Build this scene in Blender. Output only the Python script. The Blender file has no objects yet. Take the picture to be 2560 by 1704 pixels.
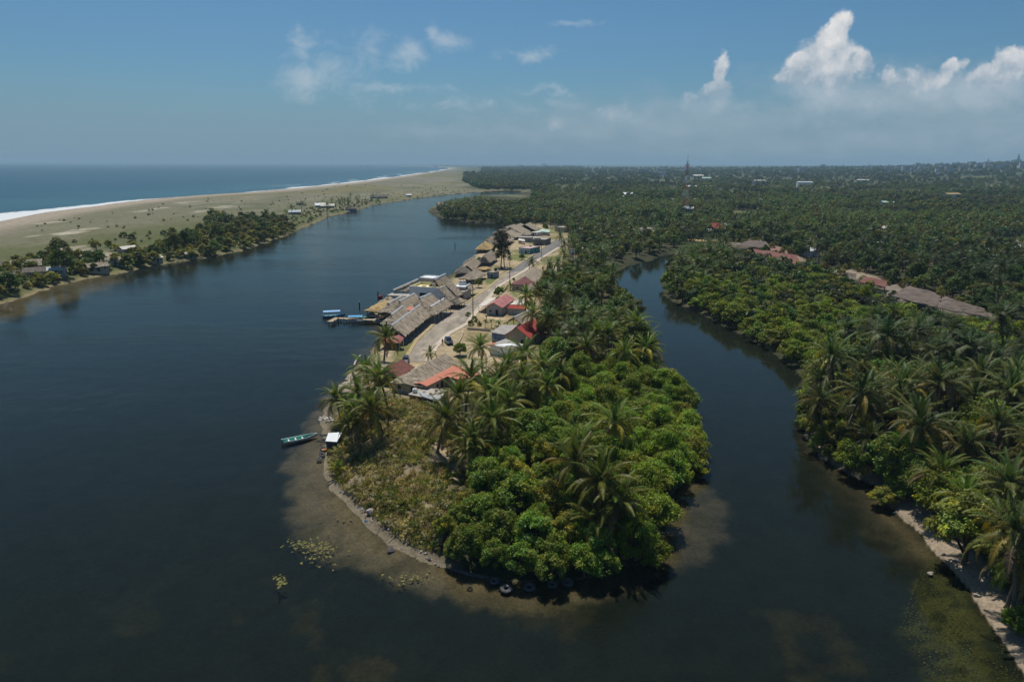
import bpy, bmesh, math, random
import numpy as np
from mathutils import Vector, Matrix
R = math.radians
SC = bpy.context.scene
COL = SC.collection
rnd = random.Random(7)
nrg = np.random.default_rng(11)

# ------------------------------------------------------------------ camera
CAM_H, PITCH, ROLL, FPX = 55.0, R(14.55), R(0.22), 1707.0
_f = Vector((0, math.cos(PITCH), -math.sin(PITCH)))
_r0 = Vector((1, 0, 0)); _u0 = Vector((0, math.sin(PITCH), math.cos(PITCH)))
CR = _r0 * math.cos(ROLL) + _u0 * math.sin(ROLL)
CU = _u0 * math.cos(ROLL) - _r0 * math.sin(ROLL)
cam = bpy.data.cameras.new('camera'); cam.lens = 24.0; cam.sensor_width = 36.0
cam.clip_start = 0.5; cam.clip_end = 150000
camo = bpy.data.objects.new('camera', cam); COL.objects.link(camo)
m3 = Matrix((CR, CU, -_f)).transposed()
camo.matrix_world = Matrix.Translation((0, 0, CAM_H)) @ m3.to_4x4()
SC.camera = camo

def ray(p):
    return _f + CR * ((p[0] - 1280) / FPX) - CU * ((p[1] - 852) / FPX)
def G(p, z=0.0):                       # photograph point -> place in the world at height z
    d = ray(p); k = (z - CAM_H) / d.z
    return Vector((d.x * k, d.y * k, z))
def _zoom(x0, y0, s): return lambda x, y: (x0 + x * s, y0 + y * s)
D = lambda x, y: (x * 1.08659, y * 1.08659)
zA = _zoom(900, 520, .24232); zB = _zoom(920, 660, .12116); zC = _zoom(1120, 540, .12116)
zD = _zoom(1140, 700, .12116); zE = _zoom(860, 820, .1528); zF = _zoom(680, 1000, .12752)
zG = _zoom(780, 740, .09338); zH = _zoom(1160, 1380, .16978); zI = _zoom(1560, 400, .15306)
zJ = _zoom(1100, 560, .33956); zK = _zoom(1300, 880, .38256); zS = _zoom(0, 380, .29711)
zM = _zoom(600, 380, .29711); zN = _zoom(1700, 380, .36503); zO = _zoom(1060, 420, .3056)

# ------------------------------------------------------------------ objects
def tag(o, label=None, cat=None, group=None, kind=None):
    if label: o['label'] = label
    if cat: o['category'] = cat
    if group: o['group'] = group
    if kind: o['kind'] = kind
    return o
def link(name, me, parent=None, loc=None):
    o = bpy.data.objects.new(name, me); COL.objects.link(o)
    if parent: o.parent = parent
    if loc is not None: o.location = loc
    return o
def thing(name, label, cat, loc=(0, 0, 0), rz=0.0, group=None, scale=1.0):
    o = bpy.data.objects.new(name, None); COL.objects.link(o)
    o.empty_display_size = 0.5
    o.location = loc; o.rotation_euler = (0, 0, rz); o.scale = (scale,) * 3 if not isinstance(scale, tuple) else scale
    return tag(o, label, cat, group)

class MB:
    """collects shapes for one mesh"""
    def __init__(s): s.v = []; s.f = []; s.m = []
    def add(s, vs, fs, mi=0):
        b = len(s.v); s.v += [tuple(v) for v in vs]
        s.f += [tuple(i + b for i in f) for f in fs]; s.m += [mi] * len(fs); return s
    def box(s, x0, x1, y0, y1, z0, z1, mi=0, M=None):
        vs = [Vector(p) for p in ((x0,y0,z0),(x1,y0,z0),(x1,y1,z0),(x0,y1,z0),(x0,y0,z1),(x1,y0,z1),(x1,y1,z1),(x0,y1,z1))]
        if M: vs = [M @ v for v in vs]
        return s.add(vs, [(0,3,2,1),(4,5,6,7),(0,1,5,4),(1,2,6,5),(2,3,7,6),(3,0,4,7)], mi)
    def tube(s, pts, rad, n=8, mi=0, cap=True):
        pts = [Vector(p) for p in pts]
        if not hasattr(rad, '__len__'): rad = [rad] * len(pts)
        b = len(s.v)
        for i, p in enumerate(pts):
            t = (pts[min(i+1, len(pts)-1)] - pts[max(i-1, 0)]).normalized()
            a = t.orthogonal().normalized() if abs(t.z) < .99 else Vector((1,0,0))
            if abs(t.z) < .99: a = t.cross(Vector((0,0,1))).normalized()
            c = t.cross(a).normalized()
            for k in range(n):
                w = 2*math.pi*k/n
                s.v.append(tuple(p + (a*math.cos(w) + c*math.sin(w))*rad[i]))
        for i in range(len(pts)-1):
            for k in range(n):
                k2 = (k+1) % n
                s.f.append((b+i*n+k, b+i*n+k2, b+(i+1)*n+k2, b+(i+1)*n+k)); s.m.append(mi)
        if cap:
            s.f.append(tuple(b+k for k in reversed(range(n)))); s.m.append(mi)
            e = b+(len(pts)-1)*n
            s.f.append(tuple(e+k for k in range(n))); s.m.append(mi)
        return s
    def lathe(s, prof, n=16, c=(0,0,0), mi=0, close=False):
        b = len(s.v)
        for (r, z) in prof:
            for k in range(n):
                w = 2*math.pi*k/n
                s.v.append((c[0]+r*math.cos(w), c[1]+r*math.sin(w), c[2]+z))
        m = len(prof)
        for i in range(m if close else m-1):
            j = (i+1) % m
            for k in range(n):
                k2 = (k+1) % n
                s.f.append((b+i*n+k, b+i*n+k2, b+j*n+k2, b+j*n+k)); s.m.append(mi)
        return s
    def build(s, name, mats, parent=None, smooth=False, loc=None, bevel=0):
        me = bpy.data.meshes.new(name); me.from_pydata(s.v, [], s.f); me.update()
        if not isinstance(mats, (list, tuple)): mats = [mats]
        for m in mats: me.materials.append(m)
        if len(mats) > 1: me.polygons.foreach_set('material_index', np.array(s.m, dtype=np.int32))
        if smooth: me.polygons.foreach_set('use_smooth', np.ones(len(me.polygons), dtype=bool))
        bm = bmesh.new(); bm.from_mesh(me)
        bmesh.ops.recalc_face_normals(bm, faces=bm.faces)
        if bevel: bmesh.ops.bevel(bm, geom=list(bm.edges), offset=bevel, segments=2, affect='EDGES', profile=.6)
        bm.to_mesh(me); bm.free()
        return link(name, me, parent, loc)

def quads_mesh(name, V, cols, mat, sm=False):
    """V (n,4,3) loose quads, cols (n,3)"""
    n = len(V); me = bpy.data.meshes.new(name)
    me.vertices.add(n*4); me.vertices.foreach_set('co', V.reshape(-1).astype(np.float32))
    me.loops.add(n*4); me.loops.foreach_set('vertex_index', np.arange(n*4, dtype=np.int32))
    me.polygons.add(n); me.polygons.foreach_set('loop_start', (np.arange(n)*4).astype(np.int32))
    a = me.attributes.new('col', 'FLOAT_COLOR', 'POINT')
    c = np.ones((n, 4, 4), np.float32); c[:, :, :3] = cols[:, None, :]
    a.data.foreach_set('color', c.reshape(-1))
    me.materials.append(mat); me.update(calc_edges=True); me.validate()
    return me

# ------------------------------------------------------------------ noise on arrays
def _hash(ix, iy, seed):
    h = (ix.astype(np.int64)*374761393 + iy.astype(np.int64)*668265263 + seed*982451653) & 0xffffffff
    h = ((h ^ (h >> 13))*1274126177) & 0xffffffff
    return ((h ^ (h >> 16)) & 0xffff).astype(np.float32)/65535.0
def vnoise(x, y, seed=0):
    ix = np.floor(x); iy = np.floor(y); fx = x-ix; fy = y-iy
    fx = fx*fx*(3-2*fx); fy = fy*fy*(3-2*fy)
    a = _hash(ix, iy, seed); b = _hash(ix+1, iy, seed); c = _hash(ix, iy+1, seed); d = _hash(ix+1, iy+1, seed)
    return a+(b-a)*fx+(c-a)*fy+(a-b-c+d)*fx*fy
def fbm(x, y, seed=0, o=4):
    s = 0; w = .5; t = 0
    for k in range(o):
        s = s+vnoise(x*2**k+k*17.3, y*2**k-k*9.1, seed+k)*w; t += w; w *= .5
    return s/t
def sstep(a, b, x):
    t = np.clip((x-a)/(b-a), 0, 1); return t*t*(3-2*t)
def sdf(x, y, poly):
    """signed distance, positive inside"""
    P = np.array(poly, np.float64); n = len(P)
    d = np.full(x.shape, 1e18); ins = np.zeros(x.shape, bool)
    for i in range(n):
        ax, ay = P[i]; bx, by = P[(i+1) % n]
        ex, ey = bx-ax, by-ay; L = ex*ex+ey*ey+1e-12
        wx, wy = x-ax, y-ay
        t = np.clip((wx*ex+wy*ey)/L, 0, 1)
        d = np.minimum(d, (wx-ex*t)**2+(wy-ey*t)**2)
        if ay != by:
            c = ((ay <= y) & (by > y)) | ((by <= y) & (ay > y))
            ins ^= c & (x < ax+(y-ay)*ex/ey)
    d = np.sqrt(d); return np.where(ins, d, -d)
def wpoly(pts, z=0.0, conv=D):
    return [tuple(G(conv(*p), z)[:2]) for p in pts]

# ------------------------------------------------------------------ materials
class NT:
    def __init__(s, tree): s.t = tree; s.n = tree.nodes; s.l = tree.links
    def new(s, typ, **kw):
        n = s.n.new(typ)
        for k, v in kw.items():
            if k.startswith('_'): setattr(n, k[1:], v)
        return n
    def lk(s, a, b): s.l.new(a, b)
    def val(s, sock, v):
        if isinstance(v, (int, float)): sock.default_value = v
        elif isinstance(v, (tuple, list)): sock.default_value = v if len(v) == len(sock.default_value) else (*v, 1)
        else: s.l.new(v, sock)
    def math(s, op, a, b=None, c=None, clamp=False):
        n = s.n.new('ShaderNodeMath'); n.operation = op; n.use_clamp = clamp
        s.val(n.inputs[0], a)
        if b is not None: s.val(n.inputs[1], b)
        if c is not None: s.val(n.inputs[2], c)
        return n.outputs[0]
    def vmath(s, op, a, b=None):
        n = s.n.new('ShaderNodeVectorMath'); n.operation = op; s.val(n.inputs[0], a)
        if b is not None: s.val(n.inputs[1], b)
        return n.outputs[0]
    def mix(s, f, a, b, typ='MIX'):
        n = s.n.new('ShaderNodeMix'); n.data_type = 'RGBA'; n.blend_type = typ
        s.val(n.inputs[0], f); s.val(n.inputs[6], a); s.val(n.inputs[7], b); return n.outputs[2]
    def ramp(s, x, a, b, lo=0.0, hi=1.0, smooth=True):
        n = s.n.new('ShaderNodeMapRange'); n.interpolation_type = 'SMOOTHSTEP' if smooth else 'LINEAR'
        s.val(n.inputs[0], x); n.inputs[1].default_value = a; n.inputs[2].default_value = b
        n.inputs[3].default_value = lo; n.inputs[4].default_value = hi; return n.outputs[0]
    def noise(s, vec, scale, detail=4, rough=.55, dist=0.0, typ=None):
        n = s.n.new('ShaderNodeTexNoise'); n.inputs['Scale'].default_value = scale
        n.inputs['Detail'].default_value = detail; n.inputs['Roughness'].default_value = rough
        n.inputs['Distortion'].default_value = dist
        if vec is not None: s.l.new(vec, n.inputs['Vector'])
        return n.outputs['Fac']
    def coord(s, w='Object'):
        if w == 'Position': return s.n.new('ShaderNodeNewGeometry').outputs['Position']
        return s.n.new('ShaderNodeTexCoord').outputs[w]
    def scale3(s, vec, v):
        n = s.n.new('ShaderNodeVectorMath'); n.operation = 'MULTIPLY'; s.l.new(vec, n.inputs[0])
        n.inputs[1].default_value = v; return n.outputs[0]
    def bump(s, h, st, dist=.1):
        n = s.n.new('ShaderNodeBump'); n.inputs['Strength'].default_value = st
        n.inputs['Distance'].default_value = dist; s.l.new(h, n.inputs['Height']); return n.outputs[0]

def newmat(name):
    m = bpy.data.materials.new(name); m.use_nodes = True
    t = NT(m.node_tree); t.n.clear()
    out = t.new('ShaderNodeOutputMaterial'); return m, t, out
MATS = {}
def mat(name, col, rough=.8, var=.35, scale=1.2, stretch=(1, 1, 1), bump=.0, col2=None, spec=.3, metal=0.0, stains=0.0, hue=0.0, ribs=None):
    """weathered everyday surface: base colour broken up by two sizes of noise"""
    if name in MATS: return MATS[name]
    m, t, out = newmat(name); b = t.new('ShaderNodeBsdfPrincipled')
    co = t.scale3(t.coord('Object'), stretch)
    n1 = t.noise(co, scale, 5, .6); n2 = t.noise(co, scale*7, 3, .6)
    s = t.math('ADD', t.math('MULTIPLY', n1, .65), t.math('MULTIPLY', n2, .35))
    c2 = col2 or tuple(c*.45 for c in col)
    f = t.ramp(s, .36, .66)
    dark = tuple(c*(1-var) for c in col); lite = tuple(min(1, c*(1+var)) for c in col)
    c = t.mix(f, dark, lite)
    if stains or col2:
        f2 = t.ramp(t.noise(co, scale*.6, 6, .65), .5, .68, 0, stains or .8); c = t.mix(f2, c, c2)
    if hue:
        oi = t.new('ShaderNodeObjectInfo').outputs['Random']
        c = t.mix(t.math('MULTIPLY', oi, hue), c, tuple(x*.5 for x in col))
    t.lk(c, b.inputs['Base Color']); b.inputs['Roughness'].default_value = rough
    b.inputs['Specular IOR Level'].default_value = spec; b.inputs['Metallic'].default_value = metal
    h = s
    if ribs:
        w = t.new('ShaderNodeTexWave'); w.wave_type = 'BANDS'; w.bands_direction = ribs[0]
        w.inputs['Scale'].default_value = ribs[1]; w.inputs['Distortion'].default_value = .3
        t.lk(t.coord('Object'), w.inputs['Vector'])
        h = t.math('ADD', t.math('MULTIPLY', s, .5), w.outputs['Fac'])
        t.lk(t.mix(t.math('MULTIPLY', w.outputs['Fac'], .28), c, tuple(x*.5 for x in col)), b.inputs['Base Color'])
    if bump or ribs: t.lk(t.bump(h, bump or .5, .15), b.inputs['Normal'])
    t.lk(b.outputs[0], out.inputs[0]); MATS[name] = m; return m

def leafmat(name, tint=(1, 1, 1), trans=.35, vary=.3, rough=.55):
    """leaf colour comes from the mesh's own leaf-by-leaf colours; each plant a little different"""
    m, t, out = newmat(name)
    a = t.new('ShaderNodeAttribute'); a.attribute_name = 'col'
    oi = t.new('ShaderNodeObjectInfo').outputs['Random']
    hs = t.new('ShaderNodeHueSaturation')
    t.lk(t.math('MULTIPLY_ADD', oi, .030, .492), hs.inputs['Hue'])
    t.lk(t.math('MULTIPLY_ADD', oi, vary*2, 1-vary), hs.inputs['Value'])
    hs.inputs['Saturation'].default_value = 1.08
    t.lk(t.mix(1.0, a.outputs['Color'], tint, 'MULTIPLY'), hs.inputs['Color'])
    b = t.new('ShaderNodeBsdfPrincipled'); b.inputs['Roughness'].default_value = rough
    b.inputs['Specular IOR Level'].default_value = .16
    t.lk(hs.outputs[0], b.inputs['Base Color'])
    tr = t.new('ShaderNodeBsdfTranslucent')
    t.lk(t.mix(1.0, hs.outputs[0], (1.5, 1.5, .55), 'MULTIPLY'), tr.inputs['Color'])
    mx = t.new('ShaderNodeMixShader'); mx.inputs[0].default_value = trans
    t.lk(b.outputs[0], mx.inputs[1]); t.lk(tr.outputs[0], mx.inputs[2]); t.lk(mx.outputs[0], out.inputs[0])
    MATS[name] = m; return m
# ------------------------------------------------------------------ outlines of land and water
VZ = 1.2
LAGOON = [(-420, -80), (-420, 60)] + wpoly([(-260, 775), (-100, 728), (0, 702), (60, 682), (130, 657), (200, 641), (280, 628), (350, 612), (400, 604), (480, 592),
 (560, 576), (600, 562), (640, 548), (680, 532), (720, 515), (760, 498), (800, 488), (840, 478), (860, 471), (920, 462),
 (1000, 451), (1060, 445), (1120, 440), (1150, 438), (1192, 439), (1203, 442), (1192, 448), (1150, 450), (1100, 451.5), (1060, 457),
 (1020, 466), (995, 475), (986, 485), (998, 496), (1018, 503), (1045, 508), (1086, 512), (1142, 513), (1159, 519), (1158, 529),
 (1134, 540), (1115, 550), (1102, 574), (1098, 584), (1067, 606), (1045, 628), (1000, 650), (950, 668), (905, 690), (892, 715),
 (890, 740), (880, 775), (860, 800), (830, 838), (822, 850), (790, 890), (757, 925), (738, 960), (740, 990), (745, 1020),
 (738, 1060), (745, 1095), (768, 1130), (800, 1165), (850, 1212), (895, 1252), (950, 1280), (1010, 1302), (1100, 1324), (1200, 1336),
 (1300, 1340), (1390, 1325), (1430, 1295), (1470, 1300), (1510, 1280), (1530, 1230), (1535, 1180), (1545, 1135), (1575, 1105), (1590, 1060),
 (1580, 990), (1585, 940), (1565, 890), (1535, 855), (1520, 805), (1500, 765), (1468, 715), (1436, 680), (1412, 650), (1408, 632),
 (1438, 613), (1490, 601), (1520, 589), (1560, 582), (1610, 566), (1650, 562), (1672, 570), (1650, 583), (1605, 595), (1565, 612), (1540, 632), (1522, 655), (1530, 683),
 (1570, 703), (1610, 719), (1660, 745), (1710, 772), (1780, 812), (1840, 860), (1860, 900), (1850, 960), (1850, 1005), (1890, 1050),
 (1960, 1095), (2020, 1118), (2040, 1160), (2110, 1222), (2170, 1290), (2240, 1370), (2290, 1450), (2340, 1530), (2420, 1640)]) + [(48, 40), (50, -80)]
SEA = wpoly([(-700, 668), (-300, 570), (0, 512), (60, 500), (150, 487), (240, 475), (330, 463), (450, 453), (560, 445), (640, 438), (720, 430), (800, 422),
 (870, 413), (930, 405), (980, 397.5), (1020, 391.5), (1038, 388), (1042, 386.6), (1030, 385), (990, 383), (930, 380.8), (870, 379.2), (800, 378.3), (740, 377.6), (690, 376.8)]) + [(-50000, 60000), (-90000, 40000), (-90000, 200)]
SHALLOW = wpoly([(760, 870), (735, 920), (705, 970), (690, 1010), (662, 1060), (653, 1110), (656, 1170), (676, 1216), (720, 1252), (790, 1292), (850, 1322), (900, 1345),
 (980, 1372), (1080, 1388), (1160, 1398), (1260, 1402), (1350, 1394), (1430, 1372), (1500, 1348), (1560, 1312), (1620, 1262), (1662, 1200), (1668, 1150), (1640, 1112), (1600, 1090),
 (1500, 1100), (1300, 1250), (1000, 1200), (850, 1050)])
BANKSHOAL = wpoly([(1850, 985), (1870, 1040), (1930, 1100), (1990, 1180), (2060, 1260), (2140, 1300), (2200, 1300), (2110, 1210), (2040, 1110), (1900, 1030)])
SPITSHOAL = wpoly([(-300, 800), (-100, 762), (60, 716), (180, 680), (290, 640), (280, 610), (-300, 740)])
COVESHOAL = wpoly([(1090, 640), (1030, 668), (960, 690), (880, 690), (860, 740), (838, 790), (800, 850), (740, 920), (800, 920), (1000, 760), (1120, 600)])
ALGAE = wpoly([(2135, 1285), (2105, 1340), (2085, 1400), (2072, 1440), (2110, 1490), (2130, 1540), (2190, 1640), (2420, 1660), (2330, 1520), (2240, 1380), (2170, 1290)])
ROADL = [zA(470, 1585), zA(520, 1500), zA(600, 1370), zA(790, 1185), zA(985, 1050), zA(1290, 862), zA(1500, 682), zA(1700, 545), zA(1980, 352), zA(2045, 318)]
ROADR = [zA(660, 1585), zA(740, 1440), zA(880, 1300), zA(1090, 1185), zA(1160, 1085), zA(1420, 800), zA(1690, 640), zA(1830, 532), zA(2062, 392), zA(2130, 330)]
rl = [G(p, VZ) for p in ROADL]; rr = [G(p, VZ) for p in ROADR]
VILLAGE = wpoly([(790, 895), (865, 800), (900, 700), (1050, 640), (1110, 560), (1160, 525), (1240, 515), (1300, 528), (1312, 548), (1300, 585), (1290, 610), (1240, 670), (1250, 760), (1230, 820), (1150, 860), (1060, 920), (960, 930), (900, 900)], VZ)
HILLC = G(D(960, 1010), 3); HILL2 = G(D(1230, 1060), 3)
CLEAR = [   # bare ground seen among the trees on the right bank: outline, colour
 (wpoly([(480, 655), (640, 648), (700, 668), (800, 705), (850, 755), (830, 775), (680, 792), (560, 762), (540, 730)], 1.5, zN), (.27, .15, .12)),
 (wpoly([(270, 605), (380, 625), (480, 598), (560, 604), (610, 620), (640, 648), (500, 662), (400, 660), (300, 630)], 1.5, zN), (.22, .18, .13)),
 (wpoly([(660, 660), (800, 705), (940, 795), (1010, 812), (1200, 812), (1290, 850), (1400, 872), (1480, 915), (1380, 925), (1200, 885), (1080, 850), (930, 808), (830, 770)], 1.5, zN), (.27, .22, .16)),
 (wpoly([(1370, 930), (1480, 905), (1580, 910), (1800, 985), (2050, 1058), (2240, 1108), (2100, 1145), (1900, 1112), (1720, 1090), (1600, 1060), (1480, 1010), (1400, 1000), (1360, 975)], 1.5, zN), (.20, .16, .13)),
 (wpoly([(2060, 608), (2200, 600), (2420, 610), (2420, 690), (2160, 690)], 1.5, zN), (.36, .36, .36)),
 (wpoly([(1240, 660), (1300, 636), (1500, 640), (1490, 670), (1330, 695)], 1.5, zN), (.3, .3, .24)),
 (wpoly([(1020, 1265), (1100, 1290), (1310, 1300), (1560, 1300), (1560, 1320), (1300, 1330), (1050, 1300)], 1.5, zI), (.42, .3, .15)),
 (wpoly([(1070, 600), (1130, 590), (1290, 680), (1200, 700), (1080, 660)], 3, zI), (.4, .31, .2)),
 (wpoly([(780, 620), (880, 605), (1010, 620), (900, 640)], 3, zI), (.42, .36, .28)),
]
SPITDUNE = wpoly([(60, 600), (130, 577), (200, 570), (270, 590), (240, 607), (120, 612)], 2)

def land_z(x, y, dl=None, ds=None, full=False):
    """height of the ground at any place"""
    if dl is None: dl = -sdf(x, y, LAGOON)
    if ds is None: ds = -sdf(x, y, SEA)
    dist = np.sqrt(x*x+y*y)
    wob = (fbm(x*.22, y*.22, 3, 3)-.5)*np.clip(dist/90, .8, 25)*1.3
    d = np.minimum(dl+wob, ds)
    vil = sstep(-4, 3, sdf(x, y, VILLAGE))
    h = 1.1+1.0*fbm(x*.02, y*.02, 5)
    spit = sstep(-60, -220, x+y*.15)*sstep(250, 330, y)*sstep(1600, 900, dist)
    h = h+spit*(1.2+2.5*fbm(x*.012, y*.012, 9))
    h = h+2.6*np.exp(-((x-HILLC.x)**2+(y-HILLC.y)**2)/(2*13**2))+1.8*np.exp(-((x-HILL2.x)**2+(y-HILL2.y)**2)/(2*12**2))
    az = x/np.maximum(y, 1)
    h = h+sstep(1500, 5200, dist)*sstep(.05, .62, az)*(24+40*sstep(.48, .8, az))*(.55+.9*fbm(x*.0009, y*.0009, 21))
    h = h+sstep(2500, 9000, dist)*sstep(-.14, .1, az)*10
    for poly, c in CLEAR[:4]:
        s = sdf(x, y, poly); h = h+sstep(-5, 8, s)*3.0*fbm(x*.07, y*.07, 31, 4)
    h = h*(1-vil)+VZ*vil
    z = np.where(d > 0, np.minimum(h, .02+d*.30), np.maximum(-1.6, d*.10-.05))
    z = np.where((d <= 0) & (ds < dl), np.maximum(-1.2, d*.03-.05), z)
    if full: return z, d, dl+wob, ds, vil, spit
    return z
def gz(p):
    return float(land_z(np.array([p[0]]), np.array([p[1]]))[0])
_T = np.geomspace(55, 30000, 900)
def on_ground(px, conv=lambda x, y: (x, y)):
    r_ = ray(conv(*px)); zz_ = CAM_H+r_.z*_T; h_ = land_z(r_.x*_T, r_.y*_T); k = np.argmax(zz_ < h_)
    if k == 0: k = len(_T)-1
    lo, hi = _T[k-1], _T[k]
    for _ in range(12):
        m_ = (lo+hi)/2
        if CAM_H+r_.z*m_ < gz((r_.x*m_, r_.y*m_)): hi = m_
        else: lo = m_
    return Vector((r_.x*hi, r_.y*hi, max(gz((r_.x*hi, r_.y*hi)), -.1)))

# ------------------------------------------------------------------ the grid both ground and water are cut from
ys = np.concatenate([np.linspace(-60, 52, 40), np.geomspace(52.5, 46000, 880)])
us = np.linspace(-1, 1, 760)
U, Y = np.meshgrid(us, ys)
X = U*(1.12*np.abs(Y)+70)
NR, NC = X.shape
x = X.ravel(); y = Y.ravel()
z, d, dl, ds, vil, spit = land_z(x, y, full=True)
dist = np.sqrt(x*x+y*y)
def blend(c, new, f):
    return c+(np.array(new)[None, :]-c)*np.clip(f, 0, 1)[:, None]
n1 = fbm(x*.05, y*.05, 41, 5); n2 = fbm(x*.35, y*.35, 42, 4); n3 = fbm(x*.006, y*.006, 43, 4)
# forest floor everywhere, then what lies on it
C = np.tile(np.array([[.040, .042, .018]]), (len(x), 1))
C = blend(C, (.075, .066, .03), sstep(.45, .7, n1))
C = blend(C, (.035, .05, .022), sstep(1500, 3000, dist))
C = blend(C, (.13, .13, .06), sstep(.41, .35, fbm(x*.016, y*.010, 34, 4))*sstep(650, 800, dist)*.9)
# coastal spit: sand, scrub grass, dunes
az = x/np.maximum(y, 1)
spitzone = sstep(20, -10, sdf(x, y, [(-420, 60)]+wpoly([(-260, 775), (0, 702), (280, 628), (560, 576), (720, 515), (860, 471), (1000, 451), (1120, 440), (1203, 441), (1300, 420), (1200, 395), (1060, 385), (1020, 380)])+[(6000, 60000), (60000, 60000), (60000, -500), (-420, -500)]))
sandc = np.array([.185, .168, .112])
grassf = sstep(.42, .6, fbm(x*.012, y*.004, 51, 5))
C = blend(C, sandc, spitzone)
C = blend(C, (.138, .13, .07), spitzone*grassf*.7)
lag_d = np.maximum(dl, 0)
C = blend(C, (.092, .098, .032), spitzone*sstep(150, 118, lag_d+(n1-.5)*60)*sstep(900, 560, dist+(n3-.5)*200)*.9)
C = blend(C, (.075, .09, .024), spitzone*sstep(130, 40, lag_d+(n1-.5)*60)*sstep(.44, .6, n1)*sstep(1500, 900, dist))
C = blend(C, (.16, .14, .06), spitzone*sstep(900, 1500, dist)*sstep(.45, .6, fbm(x*.006, y*.002, 55, 4)))
C = blend(C, (.045, .06, .026), spitzone*sstep(1350, 1700, dist+(n3-.5)*500)*sstep(-.085, -.045, az+(n3-.5)*.05)*.9)
C = blend(C, (.05, .07, .03), spitzone*sstep(2000, 3600, dist+y*0)*sstep(250, 420, ds+(n3-.5)*250))
C = blend(C, (.5, .44, .34), spitzone*sstep(.63, .70, fbm(x*.03, y*.012, 57, 5))*sstep(1400, 500, dist)*sstep(120, 160, lag_d)*.8)
C = blend(C, (.34, .28, .21), sstep(-1, 3, sdf(x, y, SPITDUNE))*(.7+.3*n2))
C = blend(C, (.10, .105, .05), spitzone*sstep(.56, .66, fbm(x*.045, y*.016, 58, 5))*sstep(70, 130, ds)*.75)
C = blend(C, (.32, .265, .20), spitzone*sstep(70, 30, ds))                     # wet-to-dry beach by the surf
# village ground
C = blend(C, (.40, .31, .19), vil*(.75+.25*n2))
C = blend(C, (.16, .15, .055), vil*sstep(.50, .62, fbm(x*.06, y*.06, 61, 4)))
C = blend(C, (.46, .38, .27), vil*sstep(.62, .72, n2)*.6)
for pts, cv, c in (
  ([(735, 1290), (1000, 1270), (1400, 1010), (1500, 1090), (980, 1400), (760, 1420)], zC, (.10, .13, .035)),
  ([(450, 720), (560, 690), (900, 660), (1190, 700), (1100, 860), (900, 1000), (330, 1000)], zD, (.30, .235, .13)),
  ([(560, 740), (740, 730), (1050, 770), (960, 850), (700, 810)], zD, (.5, .38, .24)),
  ([(240, 1030), (700, 1060), (710, 1290), (500, 1400), (170, 1180)], zD, (.24, .185, .095)),
  ([(1240, 820), (1450, 750), (1700, 780), (1850, 720), (1500, 940), (1290, 900)], zC, (.15, .17, .05)),
  ([(850, 300), (1190, 190), (1220, 230), (900, 600), (760, 640)], zE, (.15, .145, .05)),
  ([(1640, 380), (1900, 390), (2146, 430), (2146, 470), (1880, 440)], zC, (.30, .22, .10)),
  ([(1100, 260), (1280, 270), (1300, 360), (1180, 330)], zD, (.09, .12, .03))):
    C = blend(C, c, sstep(-1.2, 1.2, sdf(x, y, wpoly(pts, VZ, cv))+(n2-.5)*3)*(.8+.2*n2))
# dry knoll at the point
KNOLL = wpoly([(745, 1010), (800, 930), (900, 915), (1000, 930), (1090, 1010), (1090, 1110), (1030, 1200), (1000, 1290), (900, 1250), (800, 1160), (745, 1090)], 2)
kn = sstep(-2, 3, sdf(x, y, KNOLL)+(n2-.5)*4)
C = blend(C, (.27, .215, .135), kn*(.6+.4*n2)); C = blend(C, (.37, .285, .18), kn*sstep(.57, .70, n2)*.85)
C = blend(C, (.10, .10, .03), kn*sstep(.55, .66, fbm(x*.25, y*.25, 66)))
for poly, c in CLEAR:
    s = sdf(x, y, poly); C = blend(C, c, sstep(-1.5, 1.5, s+(n2-.5)*3)*(.65+.35*sstep(.3, .6, fbm(x*.12, y*.12, 71))))
# narrow strand of grey sand round the point, paler wrack line, dirt beach on the right bank
pt = sstep(170, 150, dist)*sstep(-6, -11, x)
C = blend(C, (.12, .10, .068), sstep(3.2, 1.2, d+(n2-.5)*2)*(d > -1)*pt)
C = blend(C, (.185, .152, .105), sstep(.9, .25, np.abs(d-.4)+(n2-.5)*.6)*pt)
C = blend(C, (.27, .215, .155), sstep(6.0, 3.0, d+(n2-.5)*4)*(d > 0)*sstep(40, 46, x)*sstep(145, 125, y))
C = blend(C, (.22, .18, .09), sstep(4, 1, d)*(d > -.5)*sstep(150, 170, dist)*(1-vil)*spitzone)
# lagoon bed: dark silt, sandy shelves with an edge of their own
wet = sstep(.15, -.15, d)
lg = wet*(ds > dl)
lg = wet*np.where(dl < ds, 1, 0)
edge = (fbm(x*.09, y*.09, 81, 5)-.5)*8+(n2-.5)*5+(fbm(x*.9, y*.9, 82, 3)-.5)*2.5
C = blend(C, (.012, .020, .017), lg)
sh = np.maximum.reduce([sstep(-1.2, 1.8, sdf(x, y, SHALLOW)+edge*.7)*(.6+.4*sstep(-1, 7, sdf(x, y, SHALLOW))), .75*sstep(-3, 5, sdf(x, y, BANKSHOAL)+edge*.7)*sstep(150, 110, y),
   .8*sstep(-5, 9, sdf(x, y, SPITSHOAL)+edge), .55*sstep(-6, 12, sdf(x, y, COVESHOAL)+edge*1.5)])
C = blend(C, (.235, .200, .135), lg*sh*(1-.45*sstep(8, 22, x))*(.72+.28*n2))
C = blend(C, (.05, .05, .02), lg*sh*sstep(.60, .70, fbm(x*.16, y*.16, 86, 5))*.7)                 # weed on the shelf
C = blend(C, (.22, .17, .10), lg*sh*sstep(2.5, 0, np.abs(d+1.5))*.5)
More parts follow.
